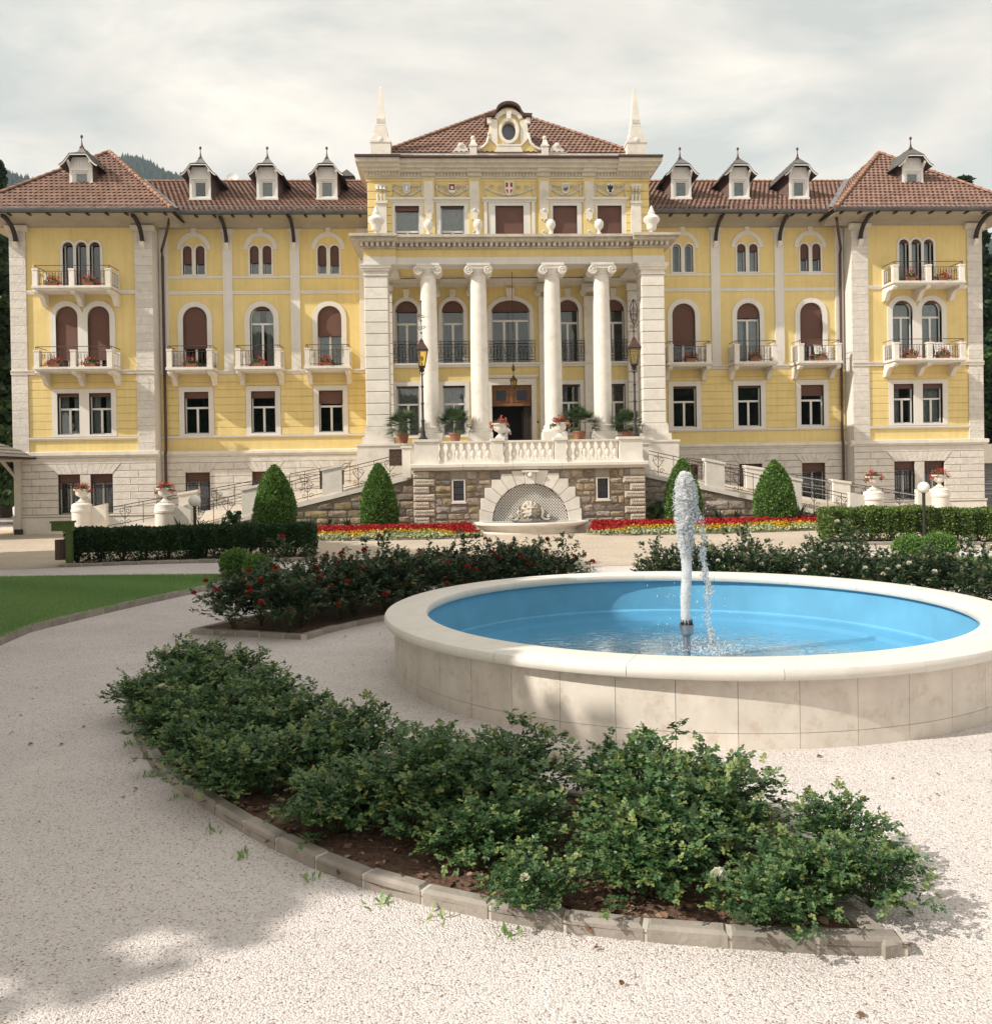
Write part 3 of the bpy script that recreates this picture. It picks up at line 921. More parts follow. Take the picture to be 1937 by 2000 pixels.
    for i in range(0, len(edges), 2):
        xa, xb = edges[i], edges[i + 1]
        for j in range(7):
            z0, z1 = 0.865 + j * 0.327, 0.865 + (j + 1) * 0.327
            if j >= 6: pass
            wdt = xa - xb
            k = 2 if wdt > 1.4 else 1
            zz1 = min(z1, 3.15)
            mid = (xa + xb) / 2 + 0.12 * (1 if j % 2 else -1)
            cuts = [(xa, mid, i > 0, False), (mid, xb, False, i + 2 < len(edges))] if k == 2 else [(xa, xb, i > 0, i + 2 < len(edges))]
            for p_, q_, lo_, hi_ in cuts:
                course_block(s, q_, p_, hi_, lo_, z0 + 0.01, zz1 - 0.008, WY)
    x0, x1 = sorted((s * 6.3, s * 16.25))
    MB().cbox(x0, x1, WY - 0.085, WY - 0.02, 3.16, 3.43, 0.02).build('stone_block', RUS, H)
    for bx in BAYS:
        c = s * bx
        n = 7
        for q in range(n):
            a0, a1 = -1 + 2 * q / n, -1 + 2 * (q + 1) / n
            lo, hi = 0.56, 0.93
            MB().prism([(c + lo * a0 + 0.006, 2.70), (c + lo * a1 - 0.006, 2.70), (c + hi * a1 - 0.006, 3.15), (c + hi * a0 + 0.006, 3.15)], WY - 0.10, WY - 0.02).build('voussoir', RUS, H)
    # cove, soffit, rafters, gutter, brackets
    x0, x1 = sorted((s * 6.3, s * 16.25))
    MB().prism_x([(WY, 14.04), (WY - 0.03, 14.04), (WY - 0.05, 14.10), (WY - 0.25, 14.22), (WY - 0.75, 14.30), (WY - 1.25, 14.34), (WY - 1.25, 14.40), (WY, 14.40)], x0, x1).build('cove', COVE, H)
    for i in range(int((x1 - x0) / 0.82)):
        x = x0 + 0.45 + i * 0.82
        MB().box(x - 0.05, x + 0.05, WY - 1.36, WY - 1.02, 14.275, 14.338).build('rafter', WOODD, H)
    MB().box(x0, x1, WY - 1.38, WY - 1.20, 14.345, 14.43).build('fascia', WOODD, H)
    gp = [(-1.32 + 0.0 + 0.125 * math.cos(a), 14.44 + 0.125 * math.sin(a)) for a in np.linspace(PI, 2 * PI, 9)]
    MB().prism_x([(WY - 0.14 + y, z) for y, z in gp] + [(WY - 1.335, 14.47), (WY - 1.585, 14.47)], x0, x1 - 0.0).build('gutter', GUTT, H)
    for px in (13.08, 9.975):
        c = s * px
        arc = [(WY - 0.10 - 1.15 * (1 - math.cos(t)) , 13.32 + 0.98 * math.sin(t)) for t in np.linspace(0, PI / 2, 9)]
        arc2 = [(y - 0.16 * math.cos(t) + 0.02, z - 0.13 * math.sin(t)) for (y, z), t in zip(arc, np.linspace(0, PI / 2, 9))]
        br = MB().prism_x(arc + arc2[::-1], c - 0.07, c + 0.07)
        b = br.build('bracket', WOODD, H)
        MB().prism_x([(WY - 0.05, 13.34), (WY - 0.30, 13.34), (WY - 0.28, 13.22), (WY - 0.16, 13.08), (WY - 0.05, 13.04)], c - 0.09, c + 0.09).build('corbel', STW, b)
    # downpipe in the corner beside the pavilion
    c = s * 16.02
    MB().tube([(s * 15.28, -1.46, 14.36), (s * 15.30, -1.52, 13.86), (s * 15.36, -1.42, 13.74), (c, -0.26, 12.98), (c, -0.17, 12.7), (c, -0.17, 3.8), (c, -0.26, 3.6), (c, -0.26, 0.15)], 0.065, 8).build('downpipe', PIPE, H, 40)

# --- corner pavilions ----------------------------------------------------
SHP2 = {-1: 0.14, 1: 0.14}
for s in (-1, 1):
    C0 = s * 19.43
    holes = [archo(C0 + dx, 0.235, 11.05, 13.25) for dx in (-0.6, 0, 0.6)]
    holes += [archo(C0 + dx, 0.49, 7.42, 10.34) for dx in (-0.71, 0.71)]
    holes += [rect(C0 + dx, 0.49, 4.5, 6.38) for dx in (-0.71, 0.71)]
    holes += [rect(C0 + dx, 0.49, 0.87, 2.68) for dx in (-0.72, 0.72)]
    x0, x1 = C0 - 3.17, C0 + 3.17
    MB().sheet([(x0, -0.5), (x1, -0.5), (x1, 14.9), (x0, 14.9)], holes, PY, 0.3).build('wall', YEL, H)
    # side walls
    for xx, y1 in ((s * 16.26, 0.3), (s * 22.60, 8.0)):
        MB().box(xx - 0.005, xx + 0.005, PY, y1, -0.5, 14.9).build('wall', YEL if abs(xx) > 20 else WHT, H)
    MB().sheet([(x0, 0.0), (x1, 0.0), (x1, 3.46), (x0, 3.46)], [rect(C0 + dx, 0.49, 0.87, 2.68) for dx in (-0.72, 0.72)], PY - 0.03, 0.03).build('backing', JNT, H)
    # triple window
    outer = [(C0 - 0.97, 11.06), (C0 + 0.97, 11.06)]
    for dx in (0.6, 0.0, -0.6):
        outer += [(C0 + dx + 0.33 * math.cos(a), 13.02 + 0.33 * math.sin(a)) for a in np.linspace(0.42 if dx < 0.6 else 0.0, PI - (0.42 if dx > -0.6 else 0.0), 9)]
    rm = MB().sheet(outer, holes[:3], PY - 0.04, 0.2)
    no = len(outer)
    rm.add([(x, PY - 0.04, z) for x, z in outer] + [(x, PY, z) for x, z in outer], [((i + 1) % no, i, no + i, no + (i + 1) % no) for i in range(no)])
    rm.build('surround', WHT, H)
    for dx in (-0.6, 0, 0.6):
        window(C0 + dx, 0.235, 11.05, 13.25, PY, 0.235, surround=0, shut=SHP2[s], mull=False, curtain=1 if s > 0 else 0, frame_d=0.19)
    outer = [(C0 - 1.44, 7.44), (C0 + 1.44, 7.44)]
    for dx in (0.71, -0.71):
        outer += [(C0 + dx + 0.73 * math.cos(a), 9.85 + 0.73 * math.sin(a)) for a in np.linspace(0 if dx > 0 else 0.24, PI - (0.24 if dx > 0 else 0), 14)]
    rm = MB().sheet(outer, holes[3:5], PY - 0.05, 0.2)
    no = len(outer)
    rm.add([(x, PY - 0.05, z) for x, z in outer] + [(x, PY, z) for x, z in outer], [((i + 1) % no, i, no + i, no + (i + 1) % no) for i in range(no)])
    rm.build('surround', WHT, H)
    for dx in (-0.71, 0.71):
        window(C0 + dx, 0.49, 7.42, 10.34, PY, 0.49, surround=0, shut=2.45 if s < 0 else 0.14, transom=9.55, curtain=0 if s < 0 else 1)
    outer = rect(C0, 1.43, 4.40, 6.58)
    rm = MB().sheet(outer, holes[5:7], PY - 0.05, 0.2)
    rm.add([(x, PY - 0.05, z) for x, z in outer] + [(x, PY, z) for x, z in outer], [((i + 1) % 4, i, 4 + i, 4 + (i + 1) % 4) for i in range(4)])
    rm.build('surround', WHT, H)
    for dx in (-0.71, 0.71):
        window(C0 + dx, 0.49, 4.5, 6.38, PY, None, surround=0, shut=0.16 if s < 0 else 0.22, transom=5.66, curtain=2 if s < 0 else (3 if dx < 0 else 1))
    MB().box(C0 - 0.225, C0 + 0.225, PY - 0.09, PY - 0.0, 0.87, 2.68).build('mullion', RUS, H)
    for dx in (-0.72, 0.72):
        window(C0 + dx, 0.49, 0.87, 2.68, PY, None, surround=0, shut=0.40, grille=True, mat=RUS)
    balcony(C0, 1.72, PY, 1.2, 10.86, 11.03, (C0 - 1.58, C0, C0 + 1.58), 0.76)
    balcony(C0, 1.72, PY, 1.2, 7.27, 7.44, (C0 - 1.58, C0, C0 + 1.58), 0.76)
    # corner pilasters in stone courses
    for c, hw in ((s * 22.25, 0.36), (s * 16.65, 0.40)):
        MB().box(c - hw + 0.01, c + hw - 0.01, PY - 0.07, PY, 3.7, 13.72).build('backing', JNT, H)
        for j in range(26):
            z0 = 3.70 + j * 0.3845
            if 7.22 < z0 + 0.19 < 7.45:
                pass
            MB().cbox(c - hw, c + hw, PY - 0.09, PY - 0.002, z0 + 0.004, z0 + 0.3845 - 0.004, 0.008).build('stone_block', RUS, H)
        MB().prism_x([(PY, 13.70), (PY - 0.11, 13.70), (PY - 0.13, 13.80), (PY - 0.22, 13.86), (PY - 0.24, 13.96), (PY, 13.96)], c - hw - 0.13, c + hw + 0.13).build('capital', CRM, H)
        arc = [(PY - 0.12 - 1.25 * (1 - math.cos(t)), 13.18 + 0.95 * math.sin(t)) for t in np.linspace(0, PI / 2, 9)]
        arc2 = [(y - 0.17 * math.cos(t) + 0.02, z - 0.13 * math.sin(t)) for (y, z), t in zip(arc, np.linspace(0, PI / 2, 9))]
        b = MB().prism_x(arc + arc2[::-1], c - 0.075, c + 0.075).build('bracket', WOODD, H)
        MB().prism_x([(PY - 0.08, 13.20), (PY - 0.33, 13.20), (PY - 0.31, 13.08), (PY - 0.19, 12.96), (PY - 0.08, 12.92)], c - 0.10, c + 0.10).build('corbel', STW, b)
    xa, xb = C0 - 3.18, C0 + 3.18
    i0, i1 = C0 - 2.46, C0 + 2.38
    if s > 0: i0, i1 = C0 - 2.38, C0 + 2.46
    MB().prism_x([(PY, 10.88), (PY - 0.05, 10.88), (PY - 0.08, 11.0), (PY - 0.08, 11.05), (PY, 11.05)], i0, i1).build('string_course', WHT, H)
    MB().prism_x([(PY, 7.24), (PY - 0.12, 7.24), (PY - 0.12, 7.34), (PY - 0.16, 7.38), (PY - 0.16, 7.42), (PY, 7.42)], xa - 0.02, xb + 0.02).build('string_course', STW, H)
    MB().prism_x([(PY, 4.24), (PY - 0.05, 4.24), (PY - 0.10, 4.31), (PY - 0.10, 4.37), (PY, 4.37)], i0, i1).build('string_course', WHT, H)
    MB().prism_x([(PY, 3.44), (PY - 0.08, 3.44), (PY - 0.10, 3.48), (PY - 0.22, 3.55), (PY - 0.22, 3.70), (PY, 3.73)], xa - 0.16, xb + 0.16).build('plinth_band', STW, H)
    MB().prism_x([(PY, 0.0), (PY - 0.16, 0.0), (PY - 0.16, 0.74), (PY, 0.76)], xa - 0.03, xb + 0.03).build('plinth', STW, H)
    MB().prism_x([(PY, 0.765), (PY - 0.18, 0.765), (PY - 0.20, 0.80), (PY - 0.20, 0.85), (PY, 0.86)], xa - 0.06, xb + 0.06).build('plinth_band', STW, H)
    for a, b in ((i0, C0 - 1.42), (C0 + 1.42, i1)):
        for j in range(8):
            z0, z1 = 4.375 + j * 0.358, 4.375 + (j + 1) * 0.358
            MB().cbox(a, b, PY - 0.03, PY, z0 + 0.009, min(z1, 7.235) - 0.009, 0.012).build('plaster_band', YEL, H)
    for z0, z1 in ((6.59, 6.87), (6.888, 7.23)):
        MB().cbox(C0 - 1.418, C0 + 1.418, PY - 0.03, PY, z0, z1, 0.012).build('plaster_band', YEL, H)
    for a, b, lf, rf in ((xa, C0 - 1.22, 0, 1), (C0 + 1.22, xb, 1, 0)):
        for j in range(7):
            z0, z1 = 0.865 + j * 0.327, 0.865 + (j + 1) * 0.327
            mid = (a + b) / 2 + (0.18 if j % 2 else -0.18)
            course_block(1, a, mid, bool(lf), False, z0 + 0.01, min(z1, 3.15) - 0.008, PY)
            course_block(1, mid, b, False, bool(rf), z0 + 0.01, min(z1, 3.15) - 0.008, PY)
    MB().cbox(xa, xb, PY - 0.09, PY - 0.02, 3.16, 3.43, 0.02).build('stone_block', RUS, H)
    n = 11
    for q in range(n):
        a0, a1 = -1 + 2 * q / n, -1 + 2 * (q + 1) / n
        MB().prism([(C0 + 1.22 * a0 + 0.006, 2.70), (C0 + 1.22 * a1 - 0.006, 2.70), (C0 + 1.58 * a1 - 0.006, 3.15), (C0 + 1.58 * a0 + 0.006, 3.15)], PY - 0.105, PY - 0.02).build('voussoir', RUS, H)
    MB().prism_x([(PY, 13.90), (PY - 0.03, 13.90), (PY - 0.05, 13.98), (PY - 0.3, 14.08), (PY - 0.9, 14.13), (PY - 1.42, 14.15), (PY - 1.42, 14.20), (PY, 14.20)], C0 - 4.45, C0 + 4.45).build('cove', COVE, H)
    for sd in (-1, 1):                      # returns along the sides
        if sd == -s:
            yb = -0.3
        else:
            yb = 7.5
        xw = C0 + sd * 3.17
        mm = MB().prism([(xw, 13.90), (xw + sd * 0.05, 13.98), (xw + sd * 0.3, 14.07), (xw + sd * 0.9, 14.12), (xw + sd * 1.29, 14.14), (xw + sd * 1.29, 14.19), (xw, 14.19)], PY - 0.003, yb)
        mm.build('cove', COVE, H)
    for i in range(11):
        x = C0 - 4.2 + i * 0.84
        MB().box(x - 0.05, x + 0.05, PY - 1.52, PY - 1.2, 14.09, 14.148).build('rafter', WOODD, H)
    MB().box(C0 - 4.5, C0 + 4.5, PY - 1.55, PY - 1.38, 14.155, 14.26).build('fascia', WOODD, H)
    gp = [(0.125 * math.cos(a), 14.26 + 0.125 * math.sin(a)) for a in np.linspace(PI, 2 * PI, 9)]
    MB().prism_x([(PY - 1.60 + y, z) for y, z in gp] + [(PY - 1.475, 14.29), (PY - 1.725, 14.29)], C0 - 4.62, C0 + 4.62).build('gutter', GUTT, H)

# near-black sheet stands in for the dim rooms behind all the windows
MB().box(-22.5, 22.5, 1.6, 1.7, 0, 15).build('room_shade_sheet', DARK, H)
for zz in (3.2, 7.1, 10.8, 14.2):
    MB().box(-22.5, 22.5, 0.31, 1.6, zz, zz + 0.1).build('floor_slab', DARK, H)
MB().box(-22.59, 22.59, 8.0, 8.2, 0, 14.9).build('wall', YEL, H)

# --- roofs -----------------------------------------------------------------
def tiling(name, o, u, v, W, L, kl, kr, rowp=0.34, colp=0.23, clipv=None):
    """one tiled roof slope: rows of curved tiles lapping over each other, as real relief"""
    o, u, v = (np.array(a, float) for a in (o, u, v))
    u, v = unit(u), unit(v)
    nrm = unit(np.cross(u, v))
    Vs, Fs, off = [], [], 0
    rows = int(math.ceil(L / rowp))
    for i in range(rows):
        v0, v1 = i * rowp, min(L, (i + 1) * rowp + 0.05)
        if v0 >= L: break
        ul, ur = kl * v0, W - kr * v0
        if ur - ul < 0.1: break
        k = int((ur - ul) / colp * 6) + 2
        j0 = math.floor(ul / (colp / 6))
        uu = np.clip((j0 + np.arange(k + 2)) * (colp / 6), ul, ur)
        ph = (uu / colp + 0.5 * (i % 2)) % 1.0
        prof = np.where(ph < 0.62, 0.034 * np.sin(ph / 0.62 * PI), -0.008 * np.sin((ph - 0.62) / 0.38 * PI))
        jit = 0.006 * RNG.standard_normal(len(uu))
        lo = o + uu[:, None] * u + (v0 + jit[:, None]) * v + (0.055 + prof)[:, None] * nrm
        ub = np.clip(uu, kl * v1, max(kl * v1, W - kr * v1))
        hi = o + ub[:, None] * u + v1 * v + (0.008 + prof * 0.8)[:, None] * nrm
        lip = o + uu[:, None] * u + (v0 + 0.01) * v + (0.012 + prof * 0.5)[:, None] * nrm
        m = len(uu)
        Vs += [lip, lo, hi]
        a = np.arange(m - 1)
        Fs.append(np.stack([off + a, off + a + 1, off + m + a + 1, off + m + a], -1))
        Fs.append(np.stack([off + m + a, off + m + a + 1, off + 2 * m + a + 1, off + 2 * m + a], -1))
        off += 3 * m
    me = np_mesh(name, np.concatenate(Vs), np.concatenate(Fs), smooth=True)
    me.set_sharp_from_angle(angle=math.radians(50))
    ob = link(name, me, TILE, H)
    ob['kind'] = 'stuff'
    return ob

def ridge_line(a, b, n, r=0.12, name='ridge_tile'):
    a, b = Vector(a), Vector(b)
    d = (b - a)
    L = d.length
    if not hasattr(ridge_line, 'me') or True:
        mb = MB()
        seg = 6
        l = L / n
        V, F = [], []
        for e, (yy, rr) in enumerate(((0, r * 1.12), (l * 1.06, r * 0.88))):
            for k in range(seg + 1):
                t = PI * k / seg
                V.append((rr * math.cos(t), yy, rr * math.sin(t) * 0.85 - 0.02))
        F = [(k + 1, k, seg + 1 + k, seg + 2 + k) for k in range(seg)] + [tuple(range(seg + 1))]
        mb.add(V, F)
        me = mb.mesh(name, 40)
    rot = Matrix.Identity(3)
    y = d.normalized(); x = y.cross(Vector((0, 0, 1))).normalized(); z = x.cross(y)
    R = Matrix((x, y, z)).transposed().to_4x4()
    for i in range(n):
        o = link(name, me, TILER, H)
        o.matrix_local = Matrix.Translation(a + d * (i / n)) @ R

for s in (-1, 1):
    # wing roof
    xl, xr = sorted((s * 6.2, s * 18.6))
    L = math.hypot(5.45, 3.10)
    tiling('roof_tiling', (xl, -1.45, 14.47), (1, 0, 0), (0, 5.45, 3.10), xr - xl, L, 0, 0)
    xl2, xr2 = sorted((s * 6.2, s * 18.4))
    ridge_line((xl2, 4.0, 17.60), (xr2, 4.0, 17.60), 40)
    MB().prism_x([(-1.4, 14.42), (4.0, 17.5), (9.4, 14.42)], *sorted((s * 6.2, s * 18.0))).build('roof_deck', WOODD, H)
    # pavilion pyramid
    C0 = s * 19.43
    ap = (C0, 2.75, 18.60)
    ex = 4.56
    fl = math.hypot(5.10, 4.32)
    tiling('roof_tiling', (C0 - ex, -2.35, 14.28), (1, 0, 0), (0, 5.10, 4.32), 2 * ex, fl, ex / fl, ex / fl)
    sl = math.hypot(ex, 4.32)
    # slope facing the middle of the building and slope facing outwards
    xin, xout = C0 - s * ex, C0 + s * ex
    k5 = 5.10 / sl
    if s < 0:
        tiling('roof_tiling', (xin, -2.35, 14.28), (0, 1, 0), (-ex, 0, 4.32), 10.4, sl, k5, 5.3 / sl)
        tiling('roof_tiling', (xout, 8.05, 14.28), (0, -1, 0), (ex, 0, 4.32), 10.4, sl, 5.3 / sl, k5)
    else:
        tiling('roof_tiling', (xin, 8.05, 14.28), (0, -1, 0), (ex, 0, 4.32), 10.4, sl, 5.3 / sl, k5)
        tiling('roof_tiling', (xout, -2.35, 14.28), (0, 1, 0), (-ex, 0, 4.32), 10.4, sl, k5, 5.3 / sl)
    deck = MB()
    deck.add([(C0 - ex, -2.3, 14.24), (C0 + ex, -2.3, 14.24), (C0 + ex, 8.0, 14.24), (C0 - ex, 8.0, 14.24), (C0, 2.75, 18.54)], [(0, 1, 4), (1, 2, 4), (2, 3, 4), (3, 0, 4), (3, 2, 1, 0)])
    deck.build('roof_deck', WOODD, H)
    for sx in (-1, 1):
        ridge_line((C0 + sx * ex, -2.38, 14.33), (C0, 2.75, 18.68), 20)
    # zinc valley between wing and pavilion
    vx0, vx1 = s * 15.05, s * 15.42
    for (xa, ya, za), (xb, yb, zb) in (((s * 15.05, -1.52, 14.56), (s * 18.30, 3.9, 17.64)),):
        MB().add([(xa - 0.16, ya, za + 0.02), (xa + 0.20, ya, za + 0.02), (xb + 0.20, yb, zb + 0.06), (xb - 0.16, yb, zb + 0.06)], [(0, 1, 2, 3)]).build('valley_flashing', ZINC, H)
    # snow rail along the eaves
    m = MB()
    xa, xb = sorted((s * 6.4, s * 15.0))
    m.tube([(xa, -1.40, 14.68), (xb, -1.40, 14.68)], 0.014, 4)
    for i in range(12):
        x = xa + 0.3 + i * (xb - xa - 0.6) / 11
        m.tube([(x, -1.60, 14.46), (x, -1.42, 14.70), (x, -1.2, 14.72)], 0.014, 4)
    m.build('snow_rail', ZINC, H)
    m = MB()
    m.tube([(C0 - 4.1, -2.28, 14.50), (C0 + 4.1, -2.28, 14.50)], 0.014, 4)
    for i in range(12):
        x = C0 - 4.0 + i * 8.0 / 11
        m.tube([(x, -2.53, 14.30), (x, -2.30, 14.52), (x, -2.1, 14.54)], 0.014, 4)
    m.build('snow_rail', ZINC, H)

# --- dormers -----------------------------------------------------------------
def dormer(cx, yf, zb, k, yback, shade, sid):
    """hotel > dormer (front wall) > side, roof, frame, pane, barge_board, finial"""
    Q = lambda x, z: (cx + x * k, zb + z * k)
    hw = 0.49
    wz0, wz1, ww = 0.07, 0.83, 0.285
    outer = [Q(-hw, 0), Q(hw, 0), Q(hw, 1.18), Q(0.36, 1.50), Q(-0.36, 1.50), Q(-hw, 1.18)]
    hole = [Q(-ww, wz0), Q(ww, wz0), Q(ww, wz1), Q(-ww, wz1)]
    m = MB().sheet(outer, [hole], yf, 0.10)
    # corner posts, head board, sill
    for sx in (-1, 1):
        x0, x1 = sorted((cx + sx * hw * k, cx + sx * (hw - 0.12) * k))
        m.box(x0, x1, yf - 0.04, yf - 0.002, zb, zb + 1.10 * k)
        m.prism_x([(yf, zb + 1.0 * k), (yf - 0.06, zb + 1.02 * k), (yf - 0.26 * k, zb + 1.20 * k), (yf - 0.26 * k, zb + 1.30 * k), (yf, zb + 1.15 * k)], cx + sx * (hw - 0.03) * k - 0.05, cx + sx * (hw - 0.03) * k + 0.05)
    m.box(cx - hw * k, cx + hw * k, yf - 0.05, yf - 0.004, zb + 0.90 * k, zb + 1.0 * k)
    m.box(cx - hw * k - 0.03, cx + hw * k + 0.03, yf - 0.07, yf - 0.004, zb - 0.06, zb + 0.03)
    for i in range(7):                     # tongue-and-groove boards of the little gable
        x = cx + (-0.36 + i * 0.12) * k
        m.box(x - 0.052 * k, x + 0.052 * k, yf - 0.018, yf - 0.003, zb + 1.01 * k, zb + 1.42 * k)
    d = m.build('dormer', WDOW, H)
    fr = MB().ring([(cx - ww * k, zb + wz0 * k), (cx + ww * k, zb + wz0 * k), (cx + ww * k, zb + wz1 * k), (cx - ww * k, zb + wz1 * k)],
                   [(cx - (ww - .06) * k, zb + (wz0 + .06) * k), (cx + (ww - .06) * k, zb + (wz0 + .06) * k), (cx + (ww - .06) * k, zb + (wz1 - .06) * k), (cx - (ww - .06) * k, zb + (wz1 - .06) * k)], yf + 0.05, yf + 0.11)
    fr.build('frame', WDOW, d)
    MB().box(cx - (ww - .06) * k, cx + (ww - .06) * k, yf + 0.08, yf + 0.09, zb + (wz0 + .06) * k, zb + (wz1 - .06) * k).build('pane', GLASS, d)
    if shade:
        MB().box(cx - ww * k, cx + ww * k, yf + 0.13, yf + 0.14, zb + (0.07 + 0.12 * random.random()) * k, zb + wz1 * k).build('blind', CURT, d)
    else:
        MB().box(cx - ww * k, cx + ww * k, yf + 0.4, yf + 0.42, zb, zb + 0.9 * k).build('dormer_shade_sheet', DARK, d)  # near-black sheet in place of the dim attic space
    for sx in (-1, 1):
        MB().add([(cx + sx * hw * k, yf, zb - 0.1), (cx + sx * hw * k, yback, zb - 0.1), (cx + sx * hw * k, yback, zb + 1.3 * k), (cx + sx * hw * k, yf, zb + 1.3 * k)], [(0, 1, 2, 3)]).build('cheek', DBOARD, d)
    prof = [(-0.82, 1.06), (-0.68, 1.15), (-0.56, 1.28), (-0.46, 1.42), (-0.36, 1.55)]
    full = prof + [(-0.19, 1.76), (0.0, 2.02)]
    full = full + [(-x, z) for x, z in full[-2::-1]]
    yo = yf - 0.36 * k
    ya = yf + 0.10 * k
    r = MB()
    # roof sheet running back into the slope
    n = len(full)
    V = [(cx + x * k, (yo if abs(x) >= 0.30 else ya), zb + z * k) for x, z in full] + [(cx + x * k, yback, zb + z * k) for x, z in full]
    r.add(V, [(i, n + i, n + i + 1, i + 1) for i in range(n - 1)])
    # clipped front hip
    i0, i1 = 4, n - 5
    a, b = V[i0], V[i1]
    top = V[n // 2]
    r.add([a, b, V[i1 - 1], top, V[i0 + 1]], [(0, 1, 2, 3, 4)])
    r.add([(v[0], v[1], v[2] - 0.035) for v in V], [(i, i + 1, n + i + 1, n + i) for i in range(n - 1)])
    for i in range(1, 8):                   # standing seams
        y = yo + (yback - yo) * i / 8
        for half in (full[:n // 2 + 1], full[n // 2:]):
            r.tube([(cx + x * k, y, zb + z * k + 0.012) for x, z in half], 0.014, 4)
    r.build('roof', SLAT, d)
    bb = MB()
    edge = prof + [(-x, z) for x, z in prof[::-1]]
    low = [(x * 0.95, z - 0.075) for x, z in edge]
    bb.prism([(cx + x * k, zb + z * k - 0.036) for x, z in edge] + [(cx + x * k, zb + z * k) for x, z in low[::-1]], yo + 0.01, yo + 0.05)
    bb.build('barge_board', WDOW, d)
    f = MB().lathe([(0.11 * k, zb + 1.93 * k), (0.05 * k, zb + 2.05 * k), (0.022, zb + 2.22 * k), (0.018, zb + 2.36 * k), (0.05 * k, zb + 2.38 * k), (0.062 * k, zb + 2.43 * k), (0.045 * k, zb + 2.49 * k), (0.0, zb + 2.51 * k)], cx, ya + 0.02, 8)
    f.build('finial', PIPE, d, 40)

for s, lst in ((-1, ((14.36, 0), (11.25, 1), (8.46, 1))), (1, ((14.24, 1), (11.30, 1), (8.46, 1)))):
    for ax, shd in lst:
        dormer(s * ax, 0.30, 15.55, 1.0, 3.7, shd, s)
for s in (-1, 1):
    dormer(s * 19.62, -0.20, 15.74, 1.06, 4.0, 1, s)

# chimneys, roof turret and dish behind the ridge
def chimney(x, y, z, w, h):
    c = MB().box(x - w, x + w, y - w, y + w, z, z + h).box(x - w * 1.2, x + w * 1.2, y - w * 1.2, y + w * 1.2, z + h, z + h + 0.08).build('chimney', DBOARD, H)
    MB().add([(x - w * 1.5, y - w * 1.5, z + h + 0.25), (x + w * 1.5, y - w * 1.5, z + h + 0.25), (x + w * 1.5, y + w * 1.5, z + h + 0.25), (x - w * 1.5, y + w * 1.5, z + h + 0.25), (x, y, z + h + 0.75)],
             [(0, 1, 4), (1, 2, 4), (2, 3, 4), (3, 0, 4), (3, 2, 1, 0)]).build('chimney_cap', SLAT, c)
    for sx in (-1, 1):
        MB().box(x + sx * w - 0.04, x + sx * w + 0.04, y - w, y + w, z + h + 0.08, z + h + 0.26).build('cap_post', DBOARD, c)
chimney(-8.1, 5.5, 16.5, 0.3, 1.5)
chimney(-12.7, 5.5, 16.5, 0.28, 1.45)
MB().lathe([(1.5, 16.2), (1.35, 17.6), (0.2, 18.7), (0.03, 19.0), (0.02, 19.45), (0.10, 19.5), (0.12, 19.6), (0.08, 19.68), (0, 19.7)], 10.6, 7.5, 12).build('roof_turret', SLAT, H, 30)
DISH = thing('satellite_dish', 'round white satellite dish standing behind the tiled roof ridge', 'satellite dish', (-13.9, 4.6, 17.45), 0, None, 0.5)
MB().lathe([(0.62, 0.12), (0.45, 0.05), (0.25, 0.015), (0.0, 0.0), (0.0, -0.02), (0.25, -0.01), (0.46, 0.03), (0.63, 0.11), (0.62, 0.12)], 0, 0, 20).build('reflector', WDOW, DISH, 40)
DISH.children[0].matrix_local = Matrix.Translation((0, 0, 0.95)) @ Matrix.Rotation(math.radians(72), 4, 'X')
MB().tube([(0, 0.05, -0.8), (0, 0.05, 0.95)], 0.04, 6).tube([(0, 0, 0.6), (0, -0.5, 0.85)], 0.015, 4).build('mast', ZINC, DISH)

# --- portico: inner wall -----------------------------------------------------
IY = -1.6
FZ = 3.70                                   # portico floor
holes = []
W1 = ((-4.72, 0.50), (-2.63, 0.49), (2.63, 0.49), (4.72, 0.50))
for c, hw in W1:
    holes.append(archo(c, hw, 7.47, 10.32))
    holes.append(rect(c, 0.505, 4.2, 6.45))
holes.append(archo(0, 0.87, 7.47, 10.32, 0.55))
holes.append(rect(0, 0.91, FZ, 6.45))
MB().sheet([(-6.3, 3.3), (6.3, 3.3), (6.3, 12.0), (-6.3, 12.0)], holes, IY, 0.3).build('wall', YEL, H)
for s in (-1, 1):
    MB().box(s * 6.3 - 0.005, s * 6.3 + 0.005, IY, 0.1, -0.2, 12.3).build('wall', YEL, H)
MB().box(-6.28, 6.28, IY + 1.3, IY + 1.4, 3.3, 11.8).build('room_shade_sheet', DARK, H)
for k, (c, hw) in enumerate(W1):
    window(c, hw, 7.47, 10.32, IY, hw, surround=0.17, shut=0.50, transom=9.28, sillp=False)
    window(c, 0.505, 4.2, 6.45, IY, None, surround=0.19, shut=0.08, transom=5.62, curtain=1 if c < 0 else 3)
    MB().prism([(c - 0.10, 10.42), (c + 0.10, 10.42), (c + 0.15, 10.82), (c - 0.15, 10.82)], IY - 0.12, IY).build('keystone', STW, H)
window(0, 0.87, 7.47, 10.32, IY, 0.55, surround=0.2, shut=0.52, transom=9.40, sillp=False, lights=3)
MB().prism([(-0.15, 10.40), (0.15, 10.40), (0.21, 10.86), (-0.21, 10.86)], IY - 0.15, IY).build('keystone', STW, H)
MB().prism_x([(IY, 7.28), (IY - 0.10, 7.28), (IY - 0.14, 7.36), (IY - 0.22, 7.40), (IY - 0.22, 7.46), (IY, 7.46)], -5.45, 5.45).build('string_course', WHT, H)
